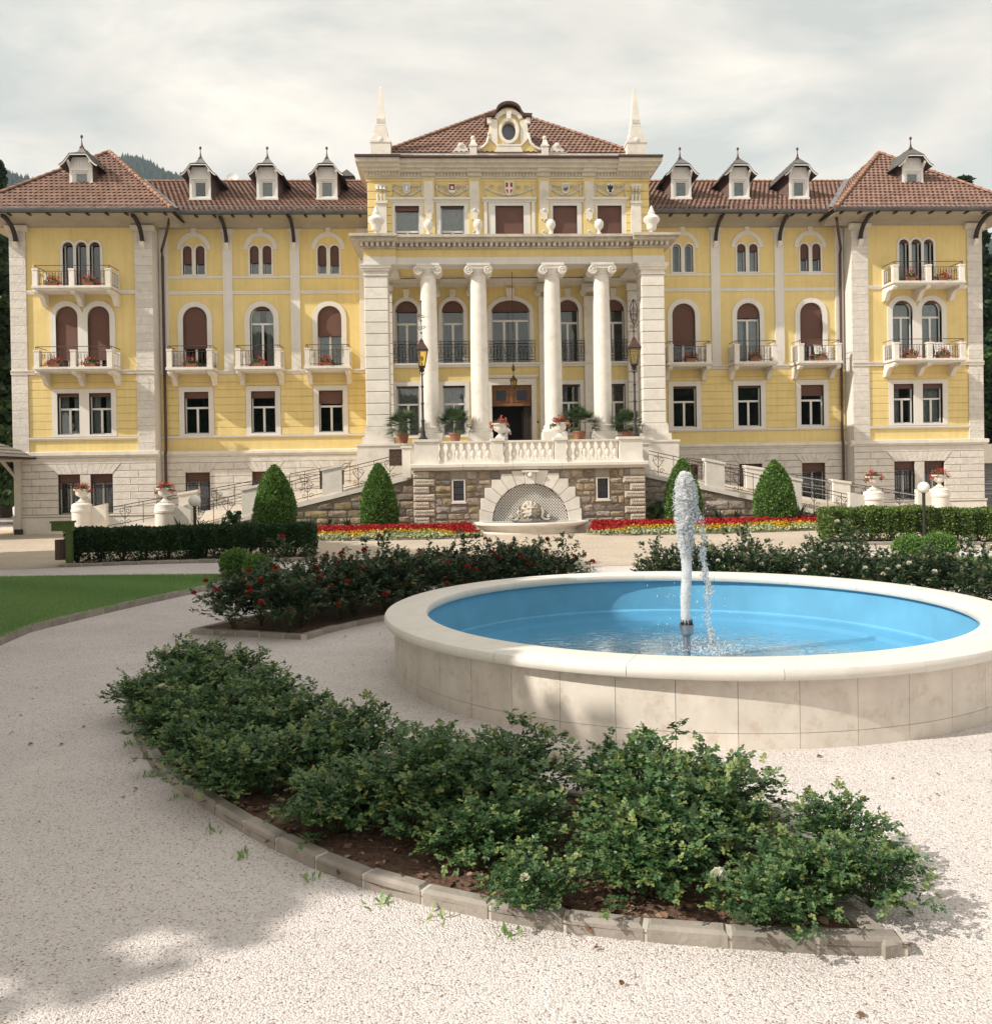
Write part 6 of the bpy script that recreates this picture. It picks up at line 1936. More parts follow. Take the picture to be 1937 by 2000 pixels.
# ------------------------------------------------------------------ terrace lamps
def terrace_lamp(x, label, scroll):
    t = thing('lamp_post', label, 'street lamp', (x, BY, 3.652))
    MB().lathe([(0.17, 0), (0.17, 0.05), (0.12, 0.08), (0.09, 0.16), (0.075, 0.24), (0.085, 0.28), (0.055, 0.34), (0.05, 0.62), (0.07, 0.64), (0.07, 0.69), (0.045, 0.72), (0.042, 1.25), (0.06, 1.27), (0.06, 1.31), (0.04, 1.34), (0.036, 1.85), (0.055, 1.87), (0.055, 1.91), (0.034, 1.94), (0.03, 2.40), (0.07, 2.44), (0.09, 2.50), (0.03, 2.56)], 0, 0, 12).build('pole', IRON, t, 40)
    h0, h1 = 2.62, 3.20
    def fr(z, h): return [(-h, -h, z), (h, -h, z), (h, h, z), (-h, h, z)]
    V = fr(h0, 0.105) + fr(h1, 0.205)
    for a, b in ((0, 1), (1, 2), (2, 3), (3, 0)):
        MB().add([V[a], V[b], V[b + 4], V[a + 4]], [(0, 1, 2, 3)]).build('pane', AMBER, t)
    m = MB()
    for k in range(4):
        m.tube([V[k], V[k + 4]], 0.014, 5)
        m.tube([V[k + 4], V[(k + 1) % 4 + 4]], 0.016, 5)
        m.tube([V[k], V[(k + 1) % 4]], 0.016, 5)
    m.box(-0.11, 0.11, -0.11, 0.11, 2.56, 2.62)
    for k in range(4):
        a = PI / 4 + k * PI / 2
        m.tube([(0.03 * math.cos(a), 0.03 * math.sin(a), 2.30), (0.12 * math.cos(a), 0.12 * math.sin(a), 2.38), (0.10 * math.cos(a), 0.10 * math.sin(a), 2.56)], 0.012, 4)
    m.build('lantern_frame', IRON, t)
    MB().tube([(0, 0, 2.62), (0, 0, 2.78)], 0.03, 6).ball((0, 0, 2.90), 0.06, 8, 6, (1, 1, 1.6)).build('bulb', WDOW, t)
    V = fr(h1 + 0.01, 0.235) + fr(h1 + 0.28, 0.075) + fr(h1 + 0.32, 0.075) + fr(h1 + 0.42, 0.02)
    m = MB()
    F = []
    for k in range(3):
        for a in range(4):
            b = (a + 1) % 4
            F.append((4 * k + a, 4 * k + b, 4 * k + 4 + b, 4 * k + 4 + a))
    F.append((3, 2, 1, 0))
    m.add(V, F)
    m.build('lantern_roof', PIPE, t)
    m = MB().tube([(0, 0, h1 + 0.40), (0, 0, h1 + 1.75)], 0.018, 5)
    m.ball((0, 0, h1 + 0.62), 0.04, 8, 5).ball((0, 0, h1 + 1.05), 0.035, 8, 5).ball((0, 0, h1 + 1.75), 0.035, 8, 5)
    for sx in (-1, 1):
        m.tube(scroll_pts(sx * 0.07, 0, h1 + 0.80, 0.08, 1.2, sx), 0.012, 4)
        m.tube(scroll_pts(sx * 0.06, 0, h1 + 1.22, 0.07, 1.2, -sx), 0.012, 4)
    if scroll:
        m.tube([(0.13 * math.cos(a) + 0.01, 0, h1 + 1.30 + 0.42 * math.sin(a)) for a in np.linspace(0, 2 * PI, 20)], 0.018, 5)
        m.tube([(0.09 * math.cos(a) + 0.01, 0, h1 + 1.22 + 0.26 * math.sin(a)) for a in np.linspace(0, 2 * PI, 16)], 0.012, 5)
    m.build('finial', IRON, t)
    return t
terrace_lamp(-3.78, 'iron lamp post with amber lantern and thin spike on the balustrade corner', False)
terrace_lamp(3.88, 'iron lamp post with amber lantern topped by a scrolled loop on the balustrade corner', True)

# hanging lantern over the door
t = thing('hanging_lantern', 'bronze lantern hanging on a chain in front of the entrance door', 'lantern', (0, -3.0, 6.05))
m = MB().lathe([(0.0, 0.0), (0.03, 0.02), (0.05, 0.08), (0.09, 0.12)], 0, 0, 8).lathe([(0.16, 0.46), (0.17, 0.49), (0.10, 0.56), (0.05, 0.62), (0.06, 0.66), (0.02, 0.70)], 0, 0, 8)
for k in range(8):
    a = k * PI / 4
    m.tube([(0.09 * math.cos(a), 0.09 * math.sin(a), 0.12), (0.155 * math.cos(a), 0.155 * math.sin(a), 0.46)], 0.010, 4)
m.build('lantern_frame', BRASS, t, 40)
MB().lathe([(0.085, 0.12), (0.15, 0.46)], 0, 0, 8).build('glass', AMBER, t)
MB().lathe([(0.0, 0.85), (0.05, 0.88), (0.075, 0.95), (0.05, 1.03), (0.06, 1.08), (0.03, 1.14)], 0, 0, 8).build('counterweight', BRASS, t, 40)
MB().tube([(0, 0, 0.68), (0, 0, 5.25)], 0.012, 5).build('chain', IRON, t)

# ------------------------------------------------------------------ potted palms on the portico edge
def palm_parts(t, n, R, hz):
    Vs = []
    for i in range(n):
        az = 2 * PI * (i * 0.381966 + 0.06 * random.random())
        el = math.radians(random.uniform(-15, 80))
        L = R * random.uniform(0.45, 0.65)
        d = np.array([math.cos(az) * math.cos(el), math.sin(az) * math.cos(el), math.sin(el)])
        base = np.array([0, 0, hz]); tip = base + d * L
        k = 13
        side = unit(np.cross(d, np.array([0, 0, 1.0])) + 1e-6)
        upv = np.cross(side, d)
        a = np.linspace(-1.25, 1.25, k)
        dirs = np.cos(a)[:, None] * d + np.sin(a)[:, None] * side + (-0.25 + 0.12 * RNG.random(k))[:, None] * np.array([0, 0, 1.0])
        Vs.append(scatter(np.array([(-0.045, 0, 0), (0.045, 0, 0), (0.055, 0.5, 0.03), (0, 1, -0.06), (-0.055, 0.5, 0.03)]), np.array([(0, 1, 2, 4)]), np.repeat(tip[None], k, 0), dirs, np.repeat(upv[None], k, 0), R * 0.50 * (0.8 + 0.3 * np.cos(a)), np.full(k, random.random())))
        v, f, at = Vs[-1]
        Vs.append(scatter(np.array([(-0.006, 0, 0), (0.006, 0, 0), (0.006, 1, 0), (-0.006, 1, 0)]), NEED_F, base[None], d[None], upv[None], np.array([L]) * 1.0, np.array([0.9])))
        # leaf tips
        Vs.append(scatter(np.array([(0.055, 0.5, 0.03), (0, 1.0, -0.10), (0, 1.0, -0.10), (-0.055, 0.5, 0.03)]), NEED_F, np.repeat(tip[None], k, 0), dirs, np.repeat(upv[None], k, 0), R * 0.50 * (0.8 + 0.3 * np.cos(a)), np.full(k, random.random())))
    link('fronds', np_mesh('fronds', *join(Vs)), PALML, t)['kind'] = 'stuff'
def potted_palm(x, y, z, k, label):
    t = thing('potted_palm', label, 'potted palm', (x, y, z), random.random() * 6, None, k)
    MB().lathe([(0.0, 0.0), (0.17, 0.0), (0.235, 0.34), (0.27, 0.34), (0.275, 0.40), (0.235, 0.40), (0.22, 0.34), (0.0, 0.33)], 0, 0, 20).build('pot', TERRA, t, 35)
    MB().tube([(0, 0, 0.3), (0.01, 0, 0.45), (0.0, 0.01, 0.62)], 0.06, 7, 0.045).build('trunk', BARK, t)
    palm_parts(t, 36, 0.84, 0.62)
potted_palm(-4.76, -5.45, FZ, 1.0, 'bushy fan palm in a terracotta pot beside the lamp post with the plain spike')
potted_palm(-2.62, -5.35, FZ, 1.02, 'round fan palm in a terracotta pot between two columns, curtained window behind')
potted_palm(2.52, -5.35, FZ, 1.05, 'tall spreading fan palm in a terracotta pot between the flower urn and a column')
potted_palm(4.52, -5.45, FZ, 0.92, 'fan palm in a terracotta pot half hidden by the lamp post with the scrolled loop')

# ------------------------------------------------------------------ person tending the urn
def person(x, y, z, rz, label):
    t = thing('person', label, 'person', (x, y, z), rz, None, 0.90)
    J = [((0, 0, 0.92), 0.13, 0.10), ((0, 0.0, 1.10), 0.13, 0.10), ((0, -0.02, 1.32), 0.165, 0.11), ((0, -0.03, 1.44), 0.09, 0.08), ((0, -0.035, 1.50), 0.055, 0.055), ((0, -0.06, 1.58), 0.075, 0.09), ((0, -0.06, 1.68), 0.082, 0.095), ((0, -0.05, 1.75), 0.05, 0.06),
         ((0.17, -0.03, 1.40), 0.06, 0.06), ((0.23, -0.10, 1.18), 0.045, 0.045), ((0.15, -0.34, 1.22), 0.035, 0.035), ((0.11, -0.42, 1.25), 0.032, 0.024),
         ((-0.17, -0.03, 1.40), 0.06, 0.06), ((-0.23, -0.10, 1.18), 0.045, 0.045), ((-0.15, -0.32, 1.16), 0.035, 0.035), ((-0.11, -0.40, 1.20), 0.032, 0.024),
         ((0.09, 0, 0.84), 0.09, 0.09), ((0.10, -0.01, 0.48), 0.062, 0.062), ((0.10, 0.02, 0.09), 0.042, 0.042), ((0.10, -0.12, 0.03), 0.038, 0.03),
         ((-0.09, 0, 0.84), 0.09, 0.09), ((-0.10, -0.01, 0.48), 0.062, 0.062), ((-0.10, 0.02, 0.09), 0.042, 0.042), ((-0.10, -0.12, 0.03), 0.038, 0.03)]
    E = [(0, 1), (1, 2), (2, 3), (3, 4), (4, 5), (5, 6), (6, 7), (2, 8), (8, 9), (9, 10), (10, 11), (2, 12), (12, 13), (13, 14), (14, 15), (0, 16), (16, 17), (17, 18), (18, 19), (0, 20), (20, 21), (21, 22), (22, 23)]
    for hx, bi in ((0.11, 11), (-0.11, 15)):          # fingers and thumb
        hp = Vector(J[bi][0])
        for q in range(4):
            a = hp + Vector(((q - 1.5) * 0.018, -0.05, 0.012)); b = a + Vector(((q - 1.5) * 0.004, -0.035 + 0.006 * abs(q - 1.5), -0.02))
            J.append((tuple(a), 0.009, 0.009)); J.append((tuple(b), 0.008, 0.008))
            E += [(bi, len(J) - 2), (len(J) - 2, len(J) - 1)]
        sg = -1 if hx > 0 else 1
        a = hp + Vector((sg * 0.035, -0.01, 0.015))
        J.append((tuple(a), 0.010, 0.010)); E.append((bi, len(J) - 1))
    me = bpy.data.meshes.new('body')
    me.from_pydata([j[0] for j in J], E, [])
    o = link('body', me, None, t)
    md = o.modifiers.new('skin', 'SKIN'); md.use_smooth_shade = True
    for v, j in zip(me.skin_vertices[0].data, J):
        v.radius = (j[1], j[2])
    me.skin_vertices[0].data[0].use_root = True
    o.modifiers.new('sub', 'SUBSURF').levels = 1
    o.modifiers['sub'].render_levels = 2
    dg = bpy.context.evaluated_depsgraph_get()
    me2 = bpy.data.meshes.new_from_object(o.evaluated_get(dg))
    o.modifiers.clear()
    for mt in (SKIN, SHIRT, TROUS, SHOE):
        me2.materials.append(mt)
    for p in me2.polygons:
        c = p.center
        arm_low = abs(c.x) > 0.05 and c.y < -0.16 and 1.0 < c.z < 1.36
        p.material_index = 0 if (c.z > 1.46 or arm_low) else (1 if c.z > 0.93 else (2 if c.z > 0.10 else 3))
    o.data = me2
    h = MB().ball((0, -0.035, 1.70), 0.105, 14, 10, (0.92, 1.05, 0.98))
    hv = [v for v in h.v]
    h.v = [(x_, max(y_, -0.125 + 0.5 * max(0, 1.72 - z_)), max(z_, 1.62 if y_ > -0.02 else 1.70)) for x_, y_, z_ in hv]
    h.build('hair', HAIRM, t, 60)
    f = MB().ball((0, -0.155, 1.625), 0.018, 8, 6, (0.8, 1.2, 1.3))
    for sx in (-1, 1):
        f.ball((sx * 0.082, -0.055, 1.635), 0.025, 8, 6, (0.4, 0.8, 1.2))
    f.build('nose_and_ears', SKIN, t, 60)
    f = MB()
    for sx in (-1, 1):
        f.ball((sx * 0.032, -0.140, 1.655), 0.011, 8, 6)
    f.box(-0.022, 0.022, -0.150, -0.140, 1.578, 1.584)
    f.build('eyes_and_mouth', HAIRM, t)
person(-0.84, BY + 0.46, 2.763, 0.25, 'person in white shirt and blue trousers bent over the geranium urn at the balustrade')

# ------------------------------------------------------------------ pool fountain
FX, FY = 0.10, -31.26
FT = thing('pool_fountain', 'round pale stone pool with blue painted inside and broad white rim', 'fountain', (FX, FY, 0))
RI, RO, RW, HT = 3.17, 3.68, 3.56, 0.70
NP = 44
for i in range(NP):                                   # upright cladding slabs
    a0, a1 = 2 * PI * i / NP + 0.0006, 2 * PI * (i + 1) / NP - 0.0006
    an = np.linspace(a0, a1, 5)
    poly = [(RW * math.cos(a), RW * math.sin(a)) for a in an] + [(3.25 * math.cos(a), 3.25 * math.sin(a)) for a in an[::-1]]
    MB().prism_z(poly, 0.135, HT - 0.105).build('cladding_slab', FOUNT, FT, 30)
    poly = [(RW * math.cos(a), RW * math.sin(a)) for a in an] + [(3.25 * math.cos(a), 3.25 * math.sin(a)) for a in an[::-1]]
    MB().prism_z(poly, -0.1, 0.131).build('base_course', FOUNT, FT, 30)
NR = 18
for i in range(NR):                                   # rim stones with rounded nose
    a0, a1 = 2 * PI * (i + 0.37) / NR + 0.0006, 2 * PI * (i + 1.37) / NR - 0.0006
    prof = [(RI + 0.06, HT - 0.115), (RI + 0.012, HT - 0.10), (RI, HT - 0.075), (RI, HT - 0.03), (RI + 0.012, HT - 0.008), (RI + 0.035, HT), (RO - 0.045, HT), (RO - 0.015, HT - 0.012), (RO, HT - 0.04), (RO, HT - 0.075), (RO - 0.012, HT - 0.10), (RO - 0.05, HT - 0.115), (RI + 0.06, HT - 0.115)]
    m = MB().lathe(prof[::-1], 0, 0, 8, 1, 1, a0, a1)
    for a, rev in ((a0, 0), (a1, 1)):
        V = [(r * math.cos(a), r * math.sin(a), z) for r, z in prof[:-1]]
        m.add(V, [tuple(range(len(V)))] if rev else [tuple(range(len(V)))[::-1]])
    m.build('rim_stone', RIM, FT, 40)
MB().lathe([(3.245, HT - 0.10), (3.245, 0.14), (3.20, 0.10), (2.95, 0.075), (2.90, 0.022), (0.0, 0.018)][::-1], 0, 0, 72).build('liner', LINER, FT, 30)
WATER, _gl = glass_mat('pool_water', (0.86, 0.95, 0.99), 0.02, 0.03)
_n, _l = WATER.node_tree.nodes, WATER.node_tree.links
_t = _n.new('ShaderNodeTexCoord')
_nz = _n.new('ShaderNodeTexNoise'); _nz.inputs['Scale'].default_value = 5.0; _nz.inputs['Detail'].default_value = 3.0; _nz.inputs['Distortion'].default_value = 0.8
_mp = _n.new('ShaderNodeMapping'); _mp.inputs['Scale'].default_value = (1.0, 1.6, 1.0)
_l.new(_t.outputs['Object'], _mp.inputs['Vector']); _l.new(_mp.outputs[0], _nz.inputs['Vector'])
_bp = _n.new('ShaderNodeBump'); _bp.inputs['Strength'].default_value = 0.16; _bp.inputs['Distance'].default_value = 0.05
_l.new(_nz.outputs['Fac'], _bp.inputs['Height']); _l.new(_bp.outputs[0], _gl.inputs['Normal'])
for nd in _n:
    if nd.type == 'FRESNEL': nd.inputs['IOR'].default_value = 1.33
    if nd.type == 'MAP_RANGE': nd.inputs['To Min'].default_value = 0.0; nd.inputs['To Max'].default_value = 0.6
w = MB().lathe([(0.0, 0.125), (1.0, 0.125), (2.0, 0.125), (3.22, 0.125)], 0, 0, 64).build('water', WATER, FT)
# nozzle
NOZ = thing('fountain_nozzle', 'steel fountain nozzle head on a pipe in the blue pool', 'nozzle', (FX, FY, 0))
MB().lathe([(0.045, 0.015), (0.045, 0.30), (0.055, 0.31), (0.06, 0.33)], 0, 0, 12).build('pipe', STEEL, NOZ, 40)
MB().lathe([(0.05, 0.30), (0.082, 0.33), (0.082, 0.40), (0.09, 0.41), (0.09, 0.44), (0.0, 0.44)], 0, 0, 18).build('head', STEEL, NOZ, 40)
for k in range(10):
    a = 2 * PI * k / 10
    MB().tube([(0.068 * math.cos(a), 0.068 * math.sin(a), 0.43), (0.066 * math.cos(a), 0.066 * math.sin(a), 0.50)], 0.012, 6, 0.008).build('jet_tip', IRON, NOZ)
# water jet: threads rising from the tips, froth at the crown, drops falling back
JETM = bpy.data.materials.new('white_water')
JETM.use_nodes = True
_b = _bsdf(JETM); _n, _l = JETM.node_tree.nodes, JETM.node_tree.links
_b.inputs['Base Color'].default_value = (0.93, 0.94, 0.95, 1); _b.inputs['Roughness'].default_value = 0.6; _b.inputs['Specular IOR Level'].default_value = 0.2
_tl = _n.new('ShaderNodeBsdfTranslucent'); _tl.inputs['Color'].default_value = (0.88, 0.90, 0.92, 1)
_m1 = _n.new('ShaderNodeMixShader'); _m1.inputs[0].default_value = 0.5
_l.new(_b.outputs[0], _m1.inputs[1]); _l.new(_tl.outputs[0], _m1.inputs[2])
_tp = _n.new('ShaderNodeBsdfTransparent')
_m2 = _n.new('ShaderNodeMixShader'); _m2.inputs[0].default_value = 0.12
_l.new(_m1.outputs[0], _m2.inputs[1]); _l.new(_tp.outputs[0], _m2.inputs[2])
_l.new(_m2.outputs[0], _n['Material Output'].inputs['Surface'])
JET = thing('water_jet', 'tall frothy white water jet rising from the pool nozzle', 'water jet', (FX, FY, 0))
OCT_V = np.array([(1, 0, 0), (-1, 0, 0), (0, 1, 0), (0, -1, 0), (0, 0, 1), (0, 0, -1)], float)
OCT_F = np.array([(0, 2, 4), (2, 1, 4), (1, 3, 4), (3, 0, 4), (2, 0, 5), (1, 2, 5), (3, 1, 5), (0, 3, 5)])
def drops(p, size, stretch):
    n = len(p)
    s = np.stack([size, size, size * stretch], -1)
    V = p[:, None] + OCT_V[None] * s[:, None] * (0.75 + 0.5 * RNG.random((n, 6, 1)))
    F = (np.arange(n)[:, None, None] * 6 + OCT_F[None]).reshape(-1, 3)
    return V.reshape(-1, 3), F, np.zeros(n * 6)
def foam_core(z0, z1, rf, name, nz, na, amp, seed):
    """lumpy skin of foam, broken up by its material"""
    zz = np.linspace(z0, z1, nz); aa = np.linspace(0, 2 * PI, na, endpoint=False)
    Z, A = np.meshgrid(zz, aa, indexing='ij')
    r = rf(Z)
    lum = np.zeros_like(Z)
    for k_ in range(10):
        f1, f2, p1, p2 = RNG.uniform(6, 42), RNG.integers(1, 7), RNG.uniform(0, 6), RNG.uniform(0, 6)
        lum += np.sin(f1 * Z + p1 + 2.0 * np.sin(f2 * A + p2)) / 10 * 1.6
    R = r * (1 + amp * lum + 0.5 * amp * RNG.normal(size=Z.shape))
    V = np.stack([R * np.cos(A) + 0.012 * np.sin(7 * Z), R * np.sin(A), Z], -1).reshape(-1, 3)
    i = np.arange((nz - 1) * na); r_, c_ = i // na, i % na; d_ = (c_ + 1) % na
    F = np.stack([r_ * na + c_, r_ * na + d_, (r_ + 1) * na + d_, (r_ + 1) * na + c_], -1)
    return np_mesh(name, V, F, smooth=True)
FOAM = bpy.data.materials.new('foam')
FOAM.use_nodes = True
_b = _bsdf(FOAM); _n, _l = FOAM.node_tree.nodes, FOAM.node_tree.links
_b.inputs['Base Color'].default_value = (0.96, 0.965, 0.97, 1); _b.inputs['Roughness'].default_value = 0.7; _b.inputs['Specular IOR Level'].default_value = 0.2
_t = _n.new('ShaderNodeTexCoord'); _mp = _n.new('ShaderNodeMapping'); _mp.inputs['Scale'].default_value = (52, 52, 6)
_nz = _n.new('ShaderNodeTexNoise'); _nz.inputs['Scale'].default_value = 1.0; _nz.inputs['Detail'].default_value = 5.0
_rp = _n.new('ShaderNodeValToRGB'); _rp.color_ramp.elements[0].position = 0.27; _rp.color_ramp.elements[1].position = 0.44
_rp.color_ramp.elements[0].color = (0.0, 0.0, 0.0, 1)
_l.new(_t.outputs['Object'], _mp.inputs['Vector']); _l.new(_mp.outputs[0], _nz.inputs['Vector']); _l.new(_nz.outputs['Fac'], _rp.inputs[0])
_tl = _n.new('ShaderNodeBsdfTranslucent'); _tl.inputs['Color'].default_value = (0.95, 0.96, 0.97, 1)
_m1 = _n.new('ShaderNodeMixShader'); _m1.inputs[0].default_value = 0.6
_l.new(_b.outputs[0], _m1.inputs[1]); _l.new(_tl.outputs[0], _m1.inputs[2])
_tp = _n.new('ShaderNodeBsdfTransparent'); _m2 = _n.new('ShaderNodeMixShader')
_l.new(_rp.outputs[0], _m2.inputs[0]); _l.new(_tp.outputs[0], _m2.inputs[1]); _l.new(_m1.outputs[0], _m2.inputs[2])
_l.new(_m2.outputs[0], _n['Material Output'].inputs['Surface'])
link('jet', foam_core(0.47, 1.55, lambda z: 0.056 + 0.004 * z, 'jet', 90, 26, 0.10, 1), FOAM, JET)
link('jet', foam_core(0.47, 1.9, lambda z: 0.040 + 0.004 * z, 'jet', 110, 20, 0.12, 2), FOAM, JET)
CR = lambda k_: (lambda z: k_ * np.interp(z, [1.25, 1.5, 1.75, 2.0, 2.15, 2.25, 2.31, 2.34], [0.07, 0.10, 0.135, 0.145, 0.125, 0.095, 0.055, 0.004]))
link('crown', foam_core(1.25, 2.33, CR(0.74), 'crown', 120, 40, 0.34, 3), FOAM, JET)
link('crown', foam_core(1.25, 2.31, CR(0.50), 'crown', 110, 30, 0.30, 4), FOAM, JET)
n = 6000                                              # loose drops round the crown
zc = 1.25 + 1.06 * RNG.random(n) ** 0.8
wd = CR(0.9)(zc)
aa = RNG.random(n) * 2 * PI; q_ = 0.70 + 0.55 * RNG.random(n) ** 1.5
P2 = np.stack([0.01 + np.cos(aa) * q_ * wd, np.sin(aa) * q_ * wd, zc], -1)
D2 = drops(P2, 0.0022 + 0.0045 * RNG.random(n) ** 2, 1.0 + 2.0 * RNG.random(n))
n = 4200                                              # falling stream to one side
zf = 0.14 + 1.75 * RNG.random(n)
drift = 0.13 + 0.17 * np.sqrt(np.clip((1.9 - zf) / 1.75, 0, 1))
bunch = np.sin(zf * 9.0) * 0.02 + np.sin(zf * 23) * 0.012
keep = RNG.random(n) < (0.25 + 0.75 * (np.sin(zf * 6.3 + 1) > -0.25))
P3 = np.stack([drift + bunch + RNG.normal(size=n) * 0.022, RNG.normal(size=n) * 0.03, zf], -1)[keep]
D3 = drops(P3, 0.002 + 0.0045 * RNG.random(len(P3)) ** 2, 1.5 + 3.5 * RNG.random(len(P3)))
n = 220                                               # stray drops
zf = 0.15 + 1.9 * RNG.random(n)
P4 = np.stack([RNG.normal(size=n) * (0.10 + 0.10 * (2.3 - zf)) + 0.06, RNG.normal(size=n) * 0.16, zf], -1)
D4 = drops(P4, 0.003 + 0.004 * RNG.random(n), 1 + 2 * RNG.random(n))
n = 500                                               # splash on the water
P5 = np.stack([0.22 + RNG.normal(size=n) * 0.22, RNG.normal(size=n) * 0.25, 0.13 + np.abs(RNG.normal(size=n)) * 0.035], -1)
D5 = drops(P5, 0.005 + 0.008 * RNG.random(n), 0.6 + 0.8 * RNG.random(n))
link('froth', np_mesh('froth', *join([D2]), smooth=True), JETM, JET)['kind'] = 'stuff'
link('falling_drops', np_mesh('falling_drops', *join([D3, D4, D5]), smooth=True), JETM, JET)['kind'] = 'stuff'

# ------------------------------------------------------------------ kerbs, beds, lawns
def polar(r, deg):
    return (FX + r * math.cos(math.radians(deg)), FY + r * math.sin(math.radians(deg)))
def kerb_line(parent, pts, L=0.42, w=0.10, h=0.085, closed=False, inside=1):
    """row of kerb stones along a polyline, pale mortar in the joints"""
    P = [Vector((p[0], p[1])) for p in pts]
    if closed: P.append(P[0])
    # resample
    segs = [(a, b) for a, b in zip(P, P[1:])]
    tot = sum((b - a).length for a, b in segs)
    n = max(1, round(tot / L))
    def at(d):
        for a, b in segs:
            l = (b - a).length
            if d <= l: return a + (b - a) * (d / l)
            d -= l
        return segs[-1][1]
    for i in range(n):
        a, b = at(tot * i / n), at(tot * (i + 1) / n)
        d = (b - a); ln = d.length
        if ln < 0.02: continue
        d /= ln
        nn = Vector((-d.y, d.x)) * inside
        g = 0.010
        a2, b2 = a + d * g, b - d * g
        z0 = gh(a.x, a.y)
        c = 0.018
        hh = h + random.uniform(-0.008, 0.008); ww = w + random.uniform(-0.006, 0.006)
        j = lambda: random.uniform(-0.002, 0.002)
        bl, br = a2, b2
        tl, tr = a2 + nn * ww, b2 + nn * ww
        V = []
        for z, e in ((z0 - 0.08, 0), (z0 + hh - c, 0), (z0 + hh, c)):
            V += [(bl.x + d.x * e + nn.x * e + j(), bl.y + d.y * e + nn.y * e + j(), z + j()), (br.x - d.x * e + nn.x * e + j(), br.y - d.y * e + nn.y * e + j(), z + j()),
                  (tr.x - d.x * e - nn.x * e + j(), tr.y - d.y * e - nn.y * e + j(), z + j()), (tl.x + d.x * e - nn.x * e + j(), tl.y + d.y * e - nn.y * e + j(), z + j())]
        F = []
        for q in range(2):
            for e in range(4):
                f = (e + 1) % 4
                F.append((4 * q + e, 4 * q + f, 4 * q + 4 + f, 4 * q + 4 + e) if inside > 0 else (4 * q + f, 4 * q + e, 4 * q + 4 + e, 4 * q + 4 + f))
        F.append((8, 9, 10, 11) if inside > 0 else (11, 10, 9, 8))
        MB().add(V, F).build('kerb_stone', KERB, parent)
    # mortar strip just below and behind the stone faces
    m = MB()
    for i in range(n):
        b = at(tot * (i + 1) / n); a = at(tot * (i + 1) / n - 0.03)
        d = (b - a); 
        if d.length < 1e-4: continue
        d.normalize(); nn = Vector((-d.y, d.x)) * inside
        z0 = gh(b.x, b.y)
        q = [b - d * 0.014 + nn * 0.006, b + d * 0.014 + nn * 0.006, b + d * 0.014 + nn * (w - 0.006), b - d * 0.014 + nn * (w - 0.006)]
        m.prism_z([(p.x, p.y) for p in q], z0 - 0.05, z0 + h - 0.012)
    m.build('mortar_joint', GROUT, parent)['kind'] = 'stuff'

def poly_sheet(name, pts, z, mat, kind='structure', bulge=0.0):
    """flat bed, triangulated, following the ground"""
    tr = tessellate_polygon([[Vector((x, y, 0)) for x, y in pts]])
    V = [(x, y, gh(x, y) + z) for x, y in pts]
    F = []
    for a, b, c in tr:
        s = (pts[b][0] - pts[a][0]) * (pts[c][1] - pts[a][1]) - (pts[b][1] - pts[a][1]) * (pts[c][0] - pts[a][0])
        F.append((a, b, c) if s > 0 else (a, c, b))
    o = MB().add(V, F).build(name, mat)
    o['kind'] = kind
    return o

def in_poly(pts, x, y):
    x, y = np.asarray(x), np.asarray(y)
    ins = np.zeros(x.shape, bool)
    n = len(pts)
    for i in range(n):
        (x0, y0), (x1, y1) = pts[i], pts[(i + 1) % n]
        c = ((y0 > y) != (y1 > y)) & (x < (x1 - x0) * (y - y0) / (y1 - y0 + 1e-12) + x0)
        ins ^= c
    return ins

# bed outlines round the fountain
front_out = [(-6.22, -31.9), (-6.20, -32.5), (-5.95, -33.25), (-5.58, -34.02), (-5.12, -34.90), (-4.72, -35.44), (-4.27, -36.02), (-3.92, -36.42), (-3.54, -36.79), (-3.18, -37.10), (-2.83, -37.30), (-2.52, -37.46), (-2.19, -37.60), (-1.79, -37.72), (-1.45, -37.80), (-0.96, -37.90), (-0.63, -37.94)]
front_in = [polar(4.95, d) for d in np.linspace(262, 187, 14)]
front_bed = front_out + [(-0.72, -37.55)] + front_in
def ring_bed(d0, d1, r0, r1, n=16):
    return [polar(r1, d) for d in np.linspace(d0, d1, n)] + [polar(r0, d) for d in np.linspace(d1, d0, n)]
backL = ring_bed(158, 96, 5.35, 7.35)
backR = ring_bed(84, 22, 5.35, 7.3)
def kerb_thing(pts, label, L=0.42, closed=True, inside=None, **kw):
    t = thing('bed_kerb', label, 'kerb')
    ins = 1 if area2(pts) > 0 else -1
    kerb_line(t, pts, L, closed=closed, inside=ins if inside is None else inside, **kw)
    return t
kerb_thing(front_bed, 'grey stone kerb round the white rose bed before the pool', 0.40)
kerb_thing(backL, 'grey stone kerb round the red rose bed', 0.40)
kerb_thing(backR, 'grey stone kerb round the low rose bed behind the pool with two ball shrubs', 0.40)
poly_sheet('soil_bed', front_bed, 0.045, MULCH)
poly_sheet('soil_bed', backL, 0.05, MULCH)
poly_sheet('soil_bed', backR, 0.05, MULCH)
# bark chips on the front bed
n = 9000
x = RNG.uniform(-6.2, -0.5, n); y = RNG.uniform(-38, -31.5, n)
k = in_poly(front_bed, x, y); x, y = x[k], y[k]; n = len(x)
P = np.stack([x, y, np.full(n, 0.048) + 0.02 * RNG.random(n)], -1)
T = rand_unit(n) * np.array([1, 1, 0.35]); N_ = rand_unit(n) * 0.6 + np.array([0, 0, 1.0])
link('bark_chips', np_mesh('bark_chips', *scatter(LEAF_V, LEAF_F, P, T, N_, 0.025 + 0.05 * RNG.random(n) ** 2)), CHIP)
o = bpy.data.objects['bark_chips']; o['kind'] = 'stuff'; tag(o, 'brown bark chips covering the soil of the white rose bed', 'mulch')

